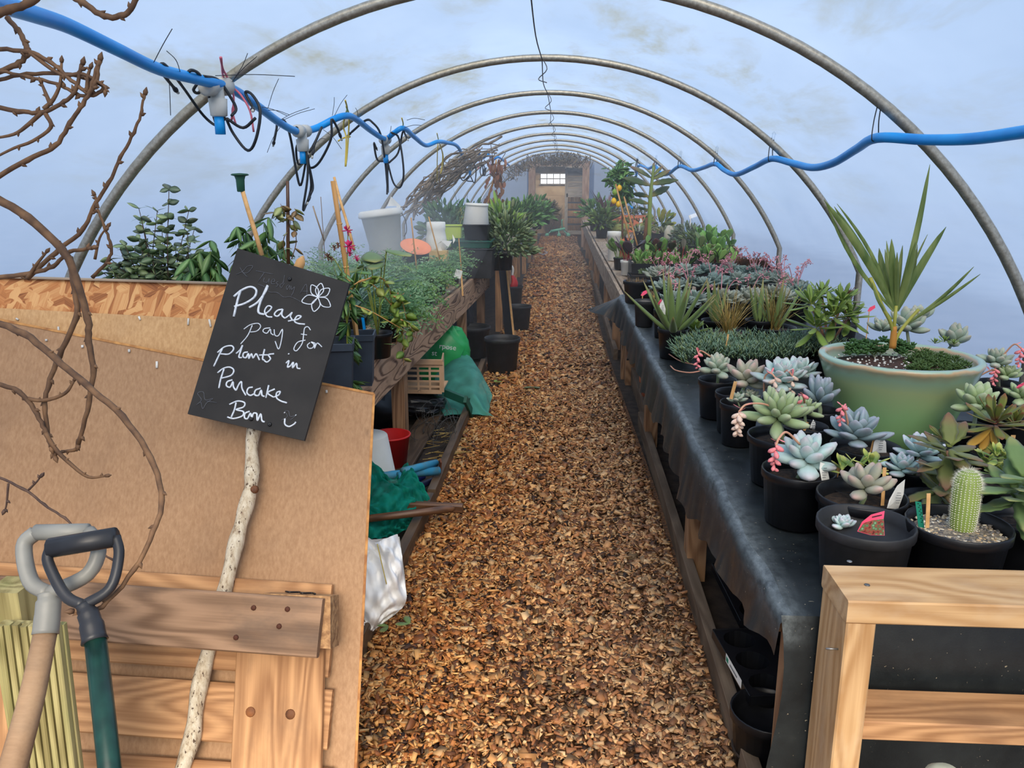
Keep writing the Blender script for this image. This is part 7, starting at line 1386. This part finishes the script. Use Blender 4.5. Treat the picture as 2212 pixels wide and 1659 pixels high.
q = pz(1318, 640, .02); o = thing('blue_crate', q+V((.16, 0, 0)), 'deep blue crate under the right bench past the cloth', 'crate'); b = MB(); b.box(q+V((.25, .1, .17)), (.26, .4, .34)); b.obj('body', 'navy_grip', o, False); MB().box(q+V((.25, .1, .35)), (.29, .43, .03)).obj('rim', 'navy_grip', o, False)
for i, (X, Y) in enumerate(((1.35, 2.9), (1.3, 3.7), (1.1, 4.9))):
    o = thing('black_tub', (X, Y, 0), ('black tub in the shade under the middle of the cloth', 'second black tub in the shade under the cloth', 'third black tub in the shade, near the terracotta pot')[i], 'pot'); add_pot(o, V((X, Y, 0)), .14, .24)
# ---- things near the doorway
tr = thing('toy_quad', pz(1203, 503, 0), 'small mint green wheeled toy on the path before the doorway', 'toy'); plain('mint_paint', (120, 206, 178), rough=.5, vary=0); q = pz(1204, 512, .02); MB().tube([q+V((-.2, 0, .16)), q+V((0, 0, .2)), q+V((.22, 0, .24))], .04, 7).obj('body', 'mint_paint', tr); MB().tube([q+V((.14, 0, .22)), q+V((.12, 0, .48)), q+V((.16, 0, .5))], .02, 6).obj('steering_post', 'mint_paint', tr)
for dx, dy in ((-.3, -.1), (.05, -.15), (.32, -.1), (.3, .2)): MB().tube([q+V((dx, dy-.02, .06)), q+V((dx, dy+.02, .06))], .06, 10).obj('wheel', 'mint_paint', tr); MB().tube([q+V((dx, dy, .06)), q+V((dx*.6, 0, .18))], .015, 5).obj('strut', 'mint_paint', tr)
hs_ = thing('garden_hose', pz(1180, 548, .02), 'grey blue hose end lying on the far left of the path', 'hose'); MB().tube(smooth_path([pz(x, y, .04) for x, y in ((1160, 545), (1172, 550), (1182, 547), (1176, 543))], 4), .02, 6).obj('hose', 'pale_blue_plastic', hs_)
dc = thing('dry_brush', (-.3, 25.2, 0), 'pile of dry brown brushwood inside the porch', 'brush'); b = MB()
for i in range(240): p0 = V((rnd(-.5, -.1), rnd(24.95, 25.4), rnd(0, .4))); b.cur = jit(lin((150, 128, 96)), .3); b.tube([p0, p0+V((rnd(-.2, .2), rnd(-.2, .2), rnd(.2, .6)))], .008, 3, False)
tag(b.obj('twigs', 'leafy', dc), kind='stuff')
# ================================================================== mist hanging in the tunnel
def mist(name, dens):
    t = NT(name); v = t.n('ShaderNodeVolumeScatter'); v.inputs['Density'].default_value = dens; v.inputs['Color'].default_value = (.95, .97, 1, 1); v.inputs['Anisotropy'].default_value = .2; t.l(v.outputs[0], t.out.inputs['Volume'])
mist('thin_mist', .014); mist('bench_mist', .045)
pm = [(x, max(.06, z)) for x, z in prof(-.12, 24)]; MB().prism([(x, 4.8, z) for x, z in pm], (0, 15.4, 0)).obj('mist', 'thin_mist', None, False); tag(bpy.data.objects['mist'], 'thin mist filling the far half of the tunnel', 'mist', kind='stuff')
mp_ = tag(thing('mist_patch', (-1.2, 5.6, 1.1), 'denser patch of mist over the left bench', 'mist'), kind='stuff')
for k in (1.05, .85, .66, .48, .32):
    b = MB(); b.lathe([(0, -.45), (.4, -.42), (.7, -.28), (.85, 0), (.7, .28), (.4, .42), (0, .45)], (0, 0, 0), 20); b.obj('mist_layer', 'bench_mist', mp_, True, Matrix.Translation((-1.22, 5.5, 1.1)) @ Matrix.Diagonal((.80*k, 2.5*k, .9*k, 1)))
